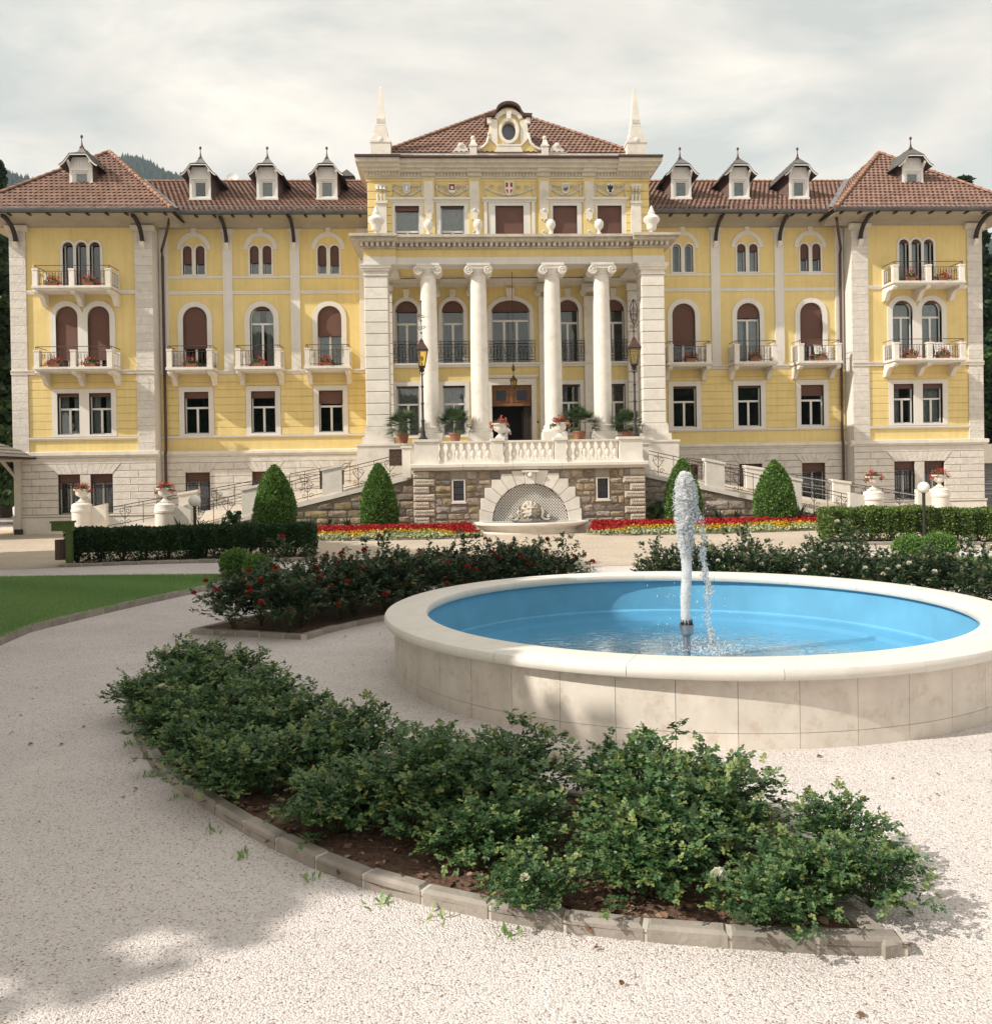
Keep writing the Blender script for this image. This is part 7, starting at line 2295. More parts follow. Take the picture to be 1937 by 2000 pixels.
# lawns with kerbs
def lawn(pts, edge, label_k, name='lawn'):
    poly_sheet('lawn', pts, 0.10, GRASSB)
    t = thing('bed_kerb', label_k, 'kerb')
    kerb_line(t, edge, 0.45, inside=1 if pts[0][0] < 0 else -1, h=0.115)
    xs_ = [p[0] for p in pts]; ys_ = [p[1] for p in pts]
    A = (max(xs_) - min(xs_)) * (max(ys_) - min(ys_))
    n = int(A * 2600)
    x = RNG.uniform(min(xs_), max(xs_), n); y = RNG.uniform(min(ys_), max(ys_), n)
    k = in_poly(pts, x, y); x, y = x[k], y[k]; n = len(x)
    P = np.stack([x, y, np.full(n, 0.097)], -1)
    T = np.stack([RNG.normal(size=n) * 0.45, RNG.normal(size=n) * 0.45, np.ones(n)], -1)
    band = 0.5 + 0.5 * np.sin(x * 1.3 + y * 2.1 + 1.5 * np.sin(0.6 * y))
    val = np.clip(0.25 * RNG.random(n) + 0.55 * band * RNG.random(n) + 0.1, 0, 1)
    g = link('grass', np_mesh('grass', *scatter(BLADE_V, BLADE_F, P, T, rand_unit(n), 0.035 + 0.025 * RNG.random(n), val)), GRASSL)
    g['kind'] = 'stuff'
    tag(g, 'mown green grass of the lawn ' + label_k.split(' lawn ')[-1], 'grass')
lawnL = [(-16.0, -20.35), (-16.0, -34.0), (-9.0, -30.2), (-9.21, -29.08), (-9.29, -27.97), (-9.06, -27.01), (-8.79, -25.91), (-8.43, -24.78), (-7.88, -23.16), (-7.60, -21.9), (-7.75, -21.1), (-8.4, -20.95), (-11.0, -20.65)]
lawn(lawnL, [(-9.0, -30.2), (-9.21, -29.08), (-9.29, -27.97), (-9.06, -27.01), (-8.79, -25.91), (-8.43, -24.78), (-7.88, -23.16), (-7.60, -21.9)], 'curved grey kerb edging the lawn beside the shaded hedge')
lawnR = [(-x, y) for x, y in lawnL]
lawn(lawnR, [(9.0, -30.2), (9.21, -29.08), (9.29, -27.97), (9.06, -27.01), (8.79, -25.91), (8.43, -24.78), (7.88, -23.16), (7.60, -21.9)], 'curved grey kerb edging the lawn behind the two clipped balls')

# ------------------------------------------------------------------ roses
def rose_mesh(nsh, ngrp, R, Hh, leaf, sprawl=0.0, seed=0):
    """shoots arching from the crown, compound leaves of five leaflets along their outer parts"""
    LV, ST = [], MB()
    tips = []
    for i in range(nsh):
        az = 2 * PI * (i * 0.381966) + 0.4 * RNG.random()
        rr = R * math.sqrt((i + 0.5) / nsh) * (0.85 + 0.35 * RNG.random())
        hz = Hh * (1 - 0.45 * (rr / R) ** 2) * (0.72 + 0.42 * RNG.random())
        if RNG.random() < 0.14: hz *= 1.28
        tip = np.array([rr * math.cos(az), rr * math.sin(az), max(0.10, hz)])
        t = np.linspace(0, 1, 7)[:, None]
        mid = np.array([tip[0] * 0.35, tip[1] * 0.35, tip[2] * 0.75])
        path = (1 - t) ** 2 * 0 + 2 * t * (1 - t) * mid + t ** 2 * tip
        if i % 2 == 0: ST.tube([tuple(p) for p in path[::2]], 0.005, 3, 0.002)
        tips.append(tip)
        tt = 0.30 + 0.70 * np.sqrt(RNG.random(ngrp))
        tt = tt[:, None]
        base = 2 * tt * (1 - tt) * mid + tt ** 2 * tip + RNG.normal(size=(ngrp, 3)) * 0.02
        out = unit(RNG.normal(size=(ngrp, 3)) * np.array([1, 1, 0.5]) + unit(base * np.array([1, 1, 0.3])) * 0.8 + np.array([0, 0, 0.15]))
        side = unit(np.cross(out, np.array([0, 0, 1.0])) + 1e-6)
        upv = np.cross(side, out)
        ls = leaf * (0.7 + 0.5 * RNG.random(ngrp)) * (0.8 + 0.3 * (1 - tt[:, 0]))
        val = np.clip(RNG.random(ngrp) * 0.72 + 0.8 * (tt[:, 0] > 0.90) * RNG.random(ngrp), 0, 1)
        for (f, sd, sz) in ((1.0, 0.0, 1.1), (0.75, 0.75, 1.0), (0.75, -0.75, 1.0), (0.25, 0.7, 0.85), (0.25, -0.7, 0.85)):
            p = base + out * (ls * 1.5 * f)[:, None]
            d = out * (1 if sd == 0 else 0.45) + side * sd + RNG.normal(size=(ngrp, 3)) * 0.12
            nn = upv + RNG.normal(size=(ngrp, 3)) * 0.35
            LV.append(scatter(LEAF_V * np.array([1.25, 1, 1.6]), LEAF_F, p, d, nn, ls * sz, np.clip(val + RNG.normal(size=ngrp) * 0.05, 0, 1)))
        # bud clusters at some tips
    V = np_mesh('foliage', *join(LV))
    S_ = ST.mesh('stems')
    S_.materials.append(STEM)
    return V, S_, tips

def bloom_mesh(r, mat):
    n = 26
    d = rand_unit(n); d[:, 2] = np.abs(d[:, 2])
    me = np_mesh('bloom', *scatter(LEAF_V * np.array([1.7, 1, 3]), LEAF_F, d * r * 0.25, d + rand_unit(n) * 0.5, rand_unit(n), np.full(n, r)))
    me.materials.append(mat)
    return me
FRV = [rose_mesh(54, 17, 0.52, 0.47, 0.037) for _ in range(4)]
for v, s_, t_ in FRV: v.materials.append(ROSEL)
BKV = [rose_mesh(52, 17, 0.68, 0.98, 0.054) for _ in range(3)]
for v, s_, t_ in BKV: v.materials.append(ROSED)
BW, BR = bloom_mesh(0.045, ROSEW), bloom_mesh(0.046, ROSER)
def rose(x, y, k, var, label, group, blooms, bm):
    v, s_, tips = var
    t = thing('rose_bush', label, 'rose bush', (x, y, 0.045), random.random() * 6.28, group, k)
    link('foliage', v, None, t)['kind'] = 'stuff'
    link('stems', s_, None, t)
    for b in range(blooms):
        p = tips[random.randrange(len(tips))]
        o = link('bloom', bm, None, t)
        o.location = (p[0], p[1], p[2] + 0.01)
    return t
# front bed: three loose rows following the curve
cnt = 0
frontpts = []
for row, (r, d0, d1, n) in enumerate(((5.32, 195, 258, 9), (5.80, 193, 261, 9), (6.12, 200, 256, 8))):
    for i in range(n):
        d = d0 + (d1 - d0) * (i + 0.3 * random.uniform(-1, 1)) / (n - 1)
        x, y = polar(r + random.uniform(-0.08, 0.08), d)
        if in_poly(front_bed, np.array([x]), np.array([y]))[0]:
            frontpts.append((x, y, row))
frontpts += [(-0.95, -37.50, 3), (-1.75, -37.35, 3), (-2.6, -36.95, 3), (-0.55, -37.0, 3), (-1.2, -36.9, 3), (-3.5, -36.35, 3), (-4.5, -35.35, 3), (-5.3, -33.7, 3), (-2.35, -37.42, 4), (-1.22, -37.72, 4), (-0.62, -37.55, 4)]
for x, y, row in frontpts:
    k = random.uniform(0.86, 1.08)
    dd = math.degrees(math.atan2(y - FY, x - FX)) % 360
    if row == 2: k *= 0.86
    if row == 3: k *= 0.78
    if row == 4: k *= 0.60
    if dd < 205: k *= 1.06
    rose(x, y, k, FRV[cnt % 4], ('white flowering rose bush in the row nearest the pool wall', 'white flowering rose bush in the middle row of the curved bed', 'white flowering rose bush in the row along the bed kerb', 'lower rose bush filling the edge of the curved bed', 'small rose bush spilling over the kerb of the curved bed')[row], 'white rose bushes before the pool', 1 if cnt % 3 == 0 else 0, BW)
    cnt += 1
for (d0, d1, n, r, lab, grp, bl, bm) in ((156, 99, 12, 5.78, 'tall red flowering rose bush in the row beside the pool rim', 'red rose bushes behind the pool', 5, BR), (157, 101, 11, 6.6, 'tall red flowering rose bush in the row facing the shaded hedge', 'red rose bushes behind the pool', 5, BR),
                                         (81, 26, 10, 5.85, 'small-flowered white rose bush beside the sunlit pool rim', 'rose bushes behind the pool by the sunny hedge', 5, BW), (79, 25, 10, 6.65, 'small-flowered white rose bush in the row facing the sunny hedge', 'rose bushes behind the pool by the sunny hedge', 3, BW)):
    for i in range(n):
        d = d0 + (d1 - d0) * i / (n - 1) + random.uniform(-1.5, 1.5)
        x, y = polar(r + random.uniform(-0.1, 0.1), d)
        rose(x, y, random.uniform(0.80, 0.99), BKV[cnt % 3], lab, grp, bl, bm)
        cnt += 1

# weeds along the front kerb
n = 26
for i in range(9):
    a = front_out[3 + i]
    t = thing('weed', 'small green weed sprouting along the kerb of the white rose bed', 'weed', (a[0] - 0.05 + random.uniform(-.1, .1), a[1] - 0.09 + random.uniform(-.05, .02), 0.0), 0, 'weeds along the kerb')
    kk = 12
    p = RNG.normal(size=(kk, 3)) * np.array([0.035, 0.035, 0.0])
    T = np.stack([RNG.normal(size=kk) * 0.6, RNG.normal(size=kk) * 0.6, np.ones(kk)], -1)
    link('blades', np_mesh('blades', *scatter(LEAF_V * np.array([0.5, 1, 1]), LEAF_F, p, T, rand_unit(kk), 0.025 + 0.04 * RNG.random(kk))), GRASSL, t)['kind'] = 'stuff'

# ------------------------------------------------------------------ clipped shrubs
def surf_foliage(P, Nn, leaf, per, mat, parent, name='foliage', tv=NEED_V, tf=NEED_F, jitter=0.03):
    k = len(P)
    p = P + Nn * (RNG.random((k, 1)) * jitter - jitter * 0.6) + RNG.normal(size=(k, 3)) * 0.01
    T = Nn * 0.8 + rand_unit(k) * 0.9 + np.array([0, 0, 0.25])
    L = scatter(tv, tf, p, T, rand_unit(k), leaf * (0.6 + 0.8 * RNG.random(k)))
    o = link(name, np_mesh(name, *L), mat, parent)
    o['kind'] = 'stuff'
    return o
def cone_profile(t):       # radius of the topiary against height 0..1
    return np.where(t < 0.28, 0.94 + 0.06 * np.sin(t / 0.28 * PI / 2), np.power(np.clip(1 - ((t - 0.28) / 0.72) ** 1.75, 0, 1), 0.78))
def topiary(x, y, z, R, Hh, label):
    t = thing('topiary_cone', label, 'topiary', (x, y, z))
    n = 11000
    tt = RNG.random(n) ** 1.15
    a = RNG.random(n) * 2 * PI
    lump = 1 + 0.035 * np.sin(3 * a + 7 * tt + x) + 0.025 * np.sin(7 * a - 13 * tt) + 0.02 * np.sin(13 * a + 29 * tt)
    r = R * cone_profile(tt) * lump
    P = np.stack([r * np.cos(a), r * np.sin(a), tt * Hh], -1)
    Nn = unit(np.stack([np.cos(a), np.sin(a), 0.25 + 0.7 * tt], -1))
    surf_foliage(P, Nn, 0.075, 1, THUJ, t, tv=LEAF_V * np.array([0.9, 1, 1]), tf=LEAF_F, jitter=0.07)
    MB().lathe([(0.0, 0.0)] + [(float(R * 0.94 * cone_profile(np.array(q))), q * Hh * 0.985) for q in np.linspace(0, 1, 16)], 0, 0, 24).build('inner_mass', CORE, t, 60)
    MB().tube([(0, 0, -0.3), (0, 0, 0.3)], 0.06, 6).build('trunk', BARK, t)
TOPS = ((-9.05, 'clipped evergreen cone standing between the dark hedge and the ramp'), (-5.38, 'clipped evergreen cone among red flowers beside the terrace quoins'),
        (5.55, 'clipped evergreen cone behind the water jet beside the terrace wall'), (8.95, 'clipped evergreen cone among red flowers in front of the ramp posts'))
for k_, (tx, lb) in enumerate(TOPS):
    topiary(tx, -10.3, 0.42, 0.65 + (0.05 if k_ in (0, 3) else -0.03), 2.36 if k_ != 3 else 2.25, lb)

def hedge(x0, x1, y0, y1, h, mat, label, seedgap=(), dens=1500, leaf=0.06, open_base=0.28):
    t = thing('hedge', label, 'hedge', ((x0 + x1) / 2, (y0 + y1) / 2, gh((x0 + x1) / 2, (y0 + y1) / 2)))
    hx, hy = (x1 - x0) / 2, (y1 - y0) / 2
    A = 2 * (2 * hx * h) + 2 * (2 * hy * h) + 4 * hx * hy
    n = int(A * dens)
    f = RNG.random(n) * A
    P = np.zeros((n, 3)); Nn = np.zeros((n, 3))
    u, v = RNG.random(n) * 2 - 1, RNG.random(n)
    a1, a2, a3, a4 = 2 * hx * h, 4 * hx * h, 4 * hx * h + 2 * hy * h, 4 * hx * h + 4 * hy * h
    for lo, hi, fn in ((0, a1, 0), (a1, a2, 1), (a2, a3, 2), (a3, a4, 3), (a4, A, 4)):
        k = (f >= lo) & (f < hi)
        if fn == 0: P[k] = np.stack([u[k] * hx, -hy + 0 * v[k], v[k] * h], -1); Nn[k] = (0, -1, 0.1)
        if fn == 1: P[k] = np.stack([u[k] * hx, hy + 0 * v[k], v[k] * h], -1); Nn[k] = (0, 1, 0.1)
        if fn == 2: P[k] = np.stack([-hx + 0 * v[k], u[k] * hy, v[k] * h], -1); Nn[k] = (-1, 0, 0.1)
        if fn == 3: P[k] = np.stack([hx + 0 * v[k], u[k] * hy, v[k] * h], -1); Nn[k] = (1, 0, 0.1)
        if fn == 4: P[k] = np.stack([u[k] * hx, (2 * v[k] - 1) * hy, h + 0 * v[k]], -1); Nn[k] = (0, 0, 1)
    # uneven faces: each bush swells, narrows to its foot
    ph = P[:, 0] * 2 * PI / 0.62
    sw = 0.05 * np.sin(ph) + 0.03 * np.sin(ph * 2.3 + 1) + 0.02 * np.sin(ph * 5.1 + P[:, 2] * 7)
    low = np.clip((open_base - P[:, 2]) / open_base, 0, 1)
    keep = ~((low > 0.15) & (np.sin(ph) < -0.2 + 0.0 * low) & (RNG.random(n) < 0.9 * low + 0.25))
    P[:, 1] += np.sign(P[:, 1]) * sw * (np.abs(Nn[:, 1]) > 0.5) - np.sign(P[:, 1]) * 0.20 * low
    P[:, 2] += 0.025 * np.sin(ph * 0.5 + 2) * (Nn[:, 2] > 0.5) - 0.04 * (np.abs(P[:, 1]) / hy) ** 6 * (Nn[:, 2] > 0.5)
    P, Nn = P[keep], Nn[keep]
    surf_foliage(P, Nn, leaf, 1, mat, t, tv=LEAF_V, tf=LEAF_F, jitter=0.10)
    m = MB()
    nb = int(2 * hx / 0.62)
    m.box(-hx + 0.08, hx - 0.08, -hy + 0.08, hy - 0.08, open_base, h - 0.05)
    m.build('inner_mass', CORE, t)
    m = MB()
    for i in range(nb + 1):
        xx = -hx + 0.155 + i * 0.62
        if xx < hx:
            m.tube([(xx, 0, -0.05), (xx + 0.02, 0.01, open_base + 0.1)], 0.035, 5)
            m.tube([(xx, -0.1, -0.02), (xx - 0.1, -0.18, open_base + 0.1)], 0.02, 4)
            m.tube([(xx, 0.05, -0.02), (xx + 0.12, -0.14, open_base + 0.1)], 0.02, 4)
    m.build('stems', BARK, t)['kind'] = 'stuff'
    return t
hedge(-13.45, -9.98, -17.0, -16.15, 0.88, YEWL, 'dark clipped yew hedge in the shade beside the green post')
hedge(-9.90, -6.72, -17.05, -16.2, 0.86, YEWL, 'dark clipped yew hedge ending before the red flower bed')
hedge(8.35, 11.55, -16.45, -15.55, 0.98, PRIVL, 'bright green clipped hedge ending before the red flower bed')
hedge(11.65, 15.5, -16.45, -15.55, 1.0, PRIVL, 'bright green clipped hedge beyond the second globe lamp')
hedge(-17.5, -15.72, -17.6, -16.6, 1.0, YEWL, 'dark hedge end beside the gazebo, beyond the green post')
for pts, lb in (([(-13.3, -17.6), (-6.6, -17.75)], 'low kerb in front of the shaded yew hedge'), ([(8.2, -16.85), (16.0, -17.05)], 'low kerb in front of the sunny hedge')):
    t = thing('bed_kerb', lb, 'kerb'); kerb_line(t, pts, 0.5, inside=1, h=0.10)
poly_sheet('soil_bed', [(-13.4, -17.5), (-6.65, -17.6), (-6.65, -15.9), (-13.4, -15.9)], 0.012, MULCH)
poly_sheet('soil_bed', [(8.25, -16.8), (16.0, -17.0), (16.0, -15.3), (8.25, -15.3)], 0.012, MULCH)

def ball_shrub(x, y, r, label, group=None):
    t = thing('ball_shrub', label, 'shrub', (x, y, 0.08), 0, group)
    n = 6000
    d = rand_unit(n)
    lump = 1 + 0.05 * np.sin(7 * d[:, 0:1] + 3) * np.sin(6 * d[:, 1:2]) + 0.03 * np.sin(13 * d[:, 2:3])
    P = d * r * lump * np.array([1, 1, 0.92]) + np.array([0, 0, r * 0.88])
    k = P[:, 2] > 0.02
    surf_foliage(P[k], d[k], 0.05, 1, THUJ, t, tv=LEAF_V * np.array([0.7, 1, 1]), tf=LEAF_F, jitter=0.06)
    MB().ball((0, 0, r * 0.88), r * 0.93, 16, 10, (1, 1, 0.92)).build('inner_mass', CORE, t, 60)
ball_shrub(-7.72, -21.45, 0.34, 'rounded bright green ball shrub at the tip of the shaded lawn, the larger')
ball_shrub(-7.18, -21.75, 0.28, 'rounded bright green ball shrub at the tip of the shaded lawn, the smaller')
ball_shrub(8.00, -21.6, 0.36, 'clipped green ball shrub in front of the globe lamp pole')
ball_shrub(8.52, -21.9, 0.40, 'clipped green ball shrub next to the open patch of sunny lawn')

# ------------------------------------------------------------------ bedding flowers before the terrace
def bed_side(s):
    front = [(1.75, -12.2), (2.3, -12.75), (3.2, -13.0), (4.6, -13.05), (6.2, -13.0), (8.0, -12.75), (10.2, -12.2), (12.6, -11.6), (14.0, -11.2)]
    back = [(14.0, -9.4), (12.5, -9.0), (8.0, -8.75), (4.25, -8.75), (4.2, -10.65), (2.3, -10.65)]
    return [(s * x, y) for x, y in front], [(s * x, y) for x, y in back]
def edge_y(x):             # front edge of the bed as a function of |x|
    fr, _ = bed_side(1)
    xs_ = np.array([p[0] for p in fr]); ys_ = np.array([p[1] for p in fr])
    return np.interp(x, xs_, ys_)
for s in (-1, 1):
    fr, bk = bed_side(s)
    poly_sheet('soil_bed', fr + bk, 0.03, MULCH)
    t = thing('bed_kerb', 'low kerb along the %s bedding flowers' % ('shaded hedge end of the' if s < 0 else 'sunny hedge end of the'), 'kerb')
    kerb_line(t, fr, 0.5, inside=1 if s > 0 else -1, h=0.07, w=0.10)
    n = 120000
    x = RNG.uniform(1.75, 14.0, n); y = RNG.uniform(-13.1, -8.8, n)
    k = in_poly([(abs(a), b) for a, b in fr + bk], x, y); x, y = x[k], y[k]; n = len(x)
    d = y - edge_y(x)
    H0 = 0.10 + 0.26 * ss(d / 1.7)                      # the planting rises towards the wall
    wav = 0.10 * np.sin(x * 1.7) + 0.05 * np.sin(x * 4.1)
    patch = np.sin(x * 2.35 + 0.7) + 0.4 * np.sin(x * 5.3)
    taper = np.clip((x - 1.9) / 1.2, 0.25, 1) * np.clip((13.9 - x) / 1.5, 0.2, 1)
    zone_w = (d < (0.62 + wav) * taper)
    zone_y = (~zone_w & (d < (0.95 + wav) * taper)) | (zone_w & (patch > 0.75) & (d > 0.18))
    zone_w &= ~zone_y
    zone_r = ~zone_w & ~zone_y & (d < 2.05) & (RNG.random(n) < 0.9)
    base = ground_h(x, y) + 0.02
    for zone, mat, nm, lb, frac in ((zone_r, REDF, 'red_bedding', 'band of dense deep red bedding flowers', 0.9), (zone_y, YELF, 'yellow_bedding', 'patches of golden yellow bedding flowers', 0.9), (zone_w, WHTF, 'white_bedding', 'edging of pale cream and green bedding plants', 0.9)):
        q = np.where(zone)[0]
        q = q[RNG.random(len(q)) < frac]
        xx, yy, bb, hh = x[q] * s, y[q], base[q], H0[q]
        m_ = len(q)
        cell = 0.03 * np.sin(xx * 24) * np.sin(yy * 24)
        zz = bb + hh * (0.55 + 0.5 * RNG.random(m_)) + cell
        P = np.stack([xx, yy, zz], -1)
        o = link(nm, np_mesh(nm, *scatter(LEAF_V * np.array([1.3, 1, 1]), LEAF_F, P, rand_unit(m_) + np.array([0, -0.3, 0.4]), rand_unit(m_) + np.array([0, -0.6, 0.6]), 0.05 + 0.035 * RNG.random(m_))), mat)
        o['kind'] = 'stuff'
        tag(o, lb + (' towards the shaded hedge' if s < 0 else ' towards the sunny hedge'), 'flowers')
# agaves and leafy plants along the ramp walls
AG = []
for v in range(3):
    parts = []
    for i in range(26):
        az = i * 2.4 + random.random() * 0.4; el = math.radians(random.uniform(8, 75))
        d = np.array([[math.cos(az) * math.cos(el), math.sin(az) * math.cos(el), math.sin(el)]])
        L = random.uniform(0.45, 0.75)
        tv = np.array([(-0.055, 0, 0), (0.055, 0, 0), (0.07, 0.45, 0.05), (-0.07, 0.45, 0.05), (0.0, 1.0, -0.12)])
        a = scatter(tv[:4], np.array([(0, 1, 2, 3)]), np.zeros((1, 3)), d, np.array([[0, 0, 1.0]]), np.array([L]), np.array([random.random()]))
        b = scatter(np.array([tv[3], tv[2], tv[4], tv[4]]), np.array([(0, 1, 2, 3)]), np.zeros((1, 3)), d, np.array([[0, 0, 1.0]]), np.array([L]), np.array([random.random()]))
        parts += [a, b]
    me = np_mesh('agave', *join(parts)); me.materials.append(AGAV)
    AG.append(me)
for s, xs_ in ((-1, (6.6, 7.3, 7.95, 10.3, 11.1, 11.9, 12.6)), (1, (7.05, 7.7, 10.2, 10.8, 11.5, 12.1, 13.1))):
    for i, x in enumerate(xs_):
        o = link('agave', AG[i % 3], None)
        o.location = (s * x, -9.4 + random.uniform(-0.25, 0.1), gh(s * x, -9.4) + 0.18)
        o.rotation_euler = (0, 0, random.random() * 6)
        kk = random.uniform(0.85, 1.25); o.scale = (kk, kk, kk)
        tag(o, 'spiky agave rosette growing against the rubble wall of the ramp %s' % ('by the shaded hedge' if s < 0 else 'by the sunny hedge'), 'agave', 'agaves %s' % ('by the shaded hedge' if s < 0 else 'by the sunny hedge'))
for x, lb in ((4.75, 'broad-leaved plant in the dark corner beside the terrace quoins behind the jet'), (-10.7, 'broad-leaved dark plant beside the globe lamp and ramp railing')):
    t = thing('leafy_plant', lb, 'plant', (x, -9.5, gh(x, -9.5) + 0.03))
    n = 70
    p = rand_unit(n) * np.array([0.35, 0.3, 0.4]); p[:, 2] = np.abs(p[:, 2]) * 1.6 + 0.15
    link('leaves', np_mesh('leaves', *scatter(LEAF_V * np.array([1.5, 1, 1]), LEAF_F, p, rand_unit(n) + np.array([0, 0, .2]), rand_unit(n) + np.array([0, -.4, .8]), 0.16 + 0.14 * RNG.random(n))), GERL if x > 0 else ROSED, t)['kind'] = 'stuff'
    m = MB()
    for i in range(7):
        m.tube([(0, 0, -0.1), (0.15 * math.cos(i), 0.12 * math.sin(i), 0.4), (0.28 * math.cos(i), 0.22 * math.sin(i), 0.75)], 0.012, 4)
    m.build('stems', STEM, t)['kind'] = 'stuff'

# ------------------------------------------------------------------ globe lamps
OPAL = M('opal_globe_glass', (0.80, 0.77, 0.70), 0.35, 0.02, 3, 0.0, spec=0.5)
for x, y, h, lb in ((-10.03, -16.62, 1.62, 'white globe lamp on a short black pole in the dark yew hedge'), (11.06, -16.62, 1.66, 'white globe lamp on a short black pole at the sunny hedge')):
    t = thing('globe_lamp', lb, 'garden lamp', (x, y, gh(x, y)))
    MB().lathe([(0.08, 0), (0.08, 0.04), (0.045, 0.06), (0.045, h - 0.18), (0.07, h - 0.16), (0.08, h - 0.10)], 0, 0, 12).build('pole', IRON, t, 40)
    MB().ball((0, 0, h), 0.17, 20, 14).build('globe', OPAL, t, 80)

# green post with a box, and the slatted bin on it
t = thing('green_post', 'mossy green wooden post with a small box at its top beside the dark hedge', 'post', (-13.20, -17.35, 0))
MB().box(-0.075, 0.075, -0.075, 0.075, -0.1, 1.18).build('post', GPOST, t)
MB().box(-0.42, 0.10, -0.13, 0.13, 1.0, 1.22).box(-0.45, 0.13, -0.16, 0.16, 1.22, 1.27).build('box', GPOST, t)
t = thing('litter_bin', 'brown slatted litter bin hanging beside the green post', 'bin', (-13.50, -17.15, 0.20))
for i in range(14):
    a = 2 * PI * i / 14
    MB().box(-0.03, 0.03, -0.01, 0.01, 0, 0.55).build('slat', BINM, t).matrix_local = Matrix.Rotation(a, 4, 'Z') @ Matrix.Translation((0, -0.15, 0))
MB().lathe([(0.0, 0.0), (0.14, 0.0), (0.14, 0.52), (0.145, 0.54), (0.155, 0.54), (0.155, 0.50)], 0, 0, 14).build('liner', DARK, t)
MB().box(0.14, 0.30, -0.02, 0.02, 0.40, 0.45).box(0.14, 0.30, -0.02, 0.02, 0.12, 0.16).build('bracket', IRON, t)

# ------------------------------------------------------------------ gazebo at the left and annex at the right
GZ = thing('gazebo', 'timber garden gazebo corner with pale posts and grey shingle roof', 'gazebo', (-24.6, -3.4, 0))
for px, py in ((2.25, -1.6), (-2.25, -1.6), (2.25, 2.4), (-2.25, 2.4)):
    MB().box(px - 0.11, px + 0.11, py - 0.11, py + 0.11, 0.25, 3.4).build('post', GZBO, GZ)
    MB().box(px - 0.15, px + 0.15, py - 0.15, py + 0.15, -0.1, 0.25).build('post_foot', IRON, GZ)
    sx = -1 if px > 0 else 1
    MB().prism([(px, 2.55), (px + sx * 0.1, 2.5), (px + sx * 0.75, 3.3), (px + sx * 0.6, 3.35)], py - 0.05, py + 0.05).build('brace', GZBO, GZ)
MB().box(-2.5, 2.5, -1.72, -1.48, 3.3, 3.5).box(-2.5, 2.5, 2.28, 2.52, 3.3, 3.5).build('beam', GZBO, GZ)
for r_ in range(9):
    f0, f1 = r_ / 9, (r_ + 1) / 9 + 0.03
    w0, w1 = 3.05 * (1 - f0), 3.05 * (1 - min(1, f1))
    d0, d1 = 2.8 * (1 - f0), 2.8 * (1 - min(1, f1))
    z0, z1 = 3.45 + 1.5 * f0, 3.45 + 1.5 * min(1, f1)
    V = [(-w0, 0.4 - d0, z0 + .03), (w0, 0.4 - d0, z0 + .03), (w0, 0.4 + d0, z0 + .03), (-w0, 0.4 + d0, z0 + .03), (-w1, 0.4 - d1, z1), (w1, 0.4 - d1, z1), (w1, 0.4 + d1, z1), (-w1, 0.4 + d1, z1)]
    MB().add(V, [(0, 1, 5, 4), (1, 2, 6, 5), (2, 3, 7, 6), (3, 0, 4, 7)]).build('shingle_row', SHING, GZ)
MB().box(-3.0, 3.0, -2.35, 3.15, 3.40, 3.46).build('eaves_board', WOODD, GZ)
AX = thing('annex', 'low pale annex with dark grey louvred shutters beside the corner pavilion', 'building', (24.6, 1.2, 0))
MB().box(-1.98, 3.0, -0.6, 3.0, 2.55, 3.5).box(-1.95, 3.0, 0.2, 3.0, 0, 2.55).box(2.4, 3.0, -0.6, 0.2, 0, 2.55).build('wall', WHT, AX)
for i in range(18):
    z = 0.15 + i * 0.133
    MB().prism_x([(-0.30, z), (-0.24, z + 0.12), (-0.20, z + 0.12), (-0.26, z)], -1.95, 2.4).build('louvre', ZINC, AX)
for z in (1.05, 1.30, 1.55):
    MB().tube([(-1.9, -0.55, z), (2.4, -0.55, z)], 0.025, 6).build('rail', IRONG, AX)

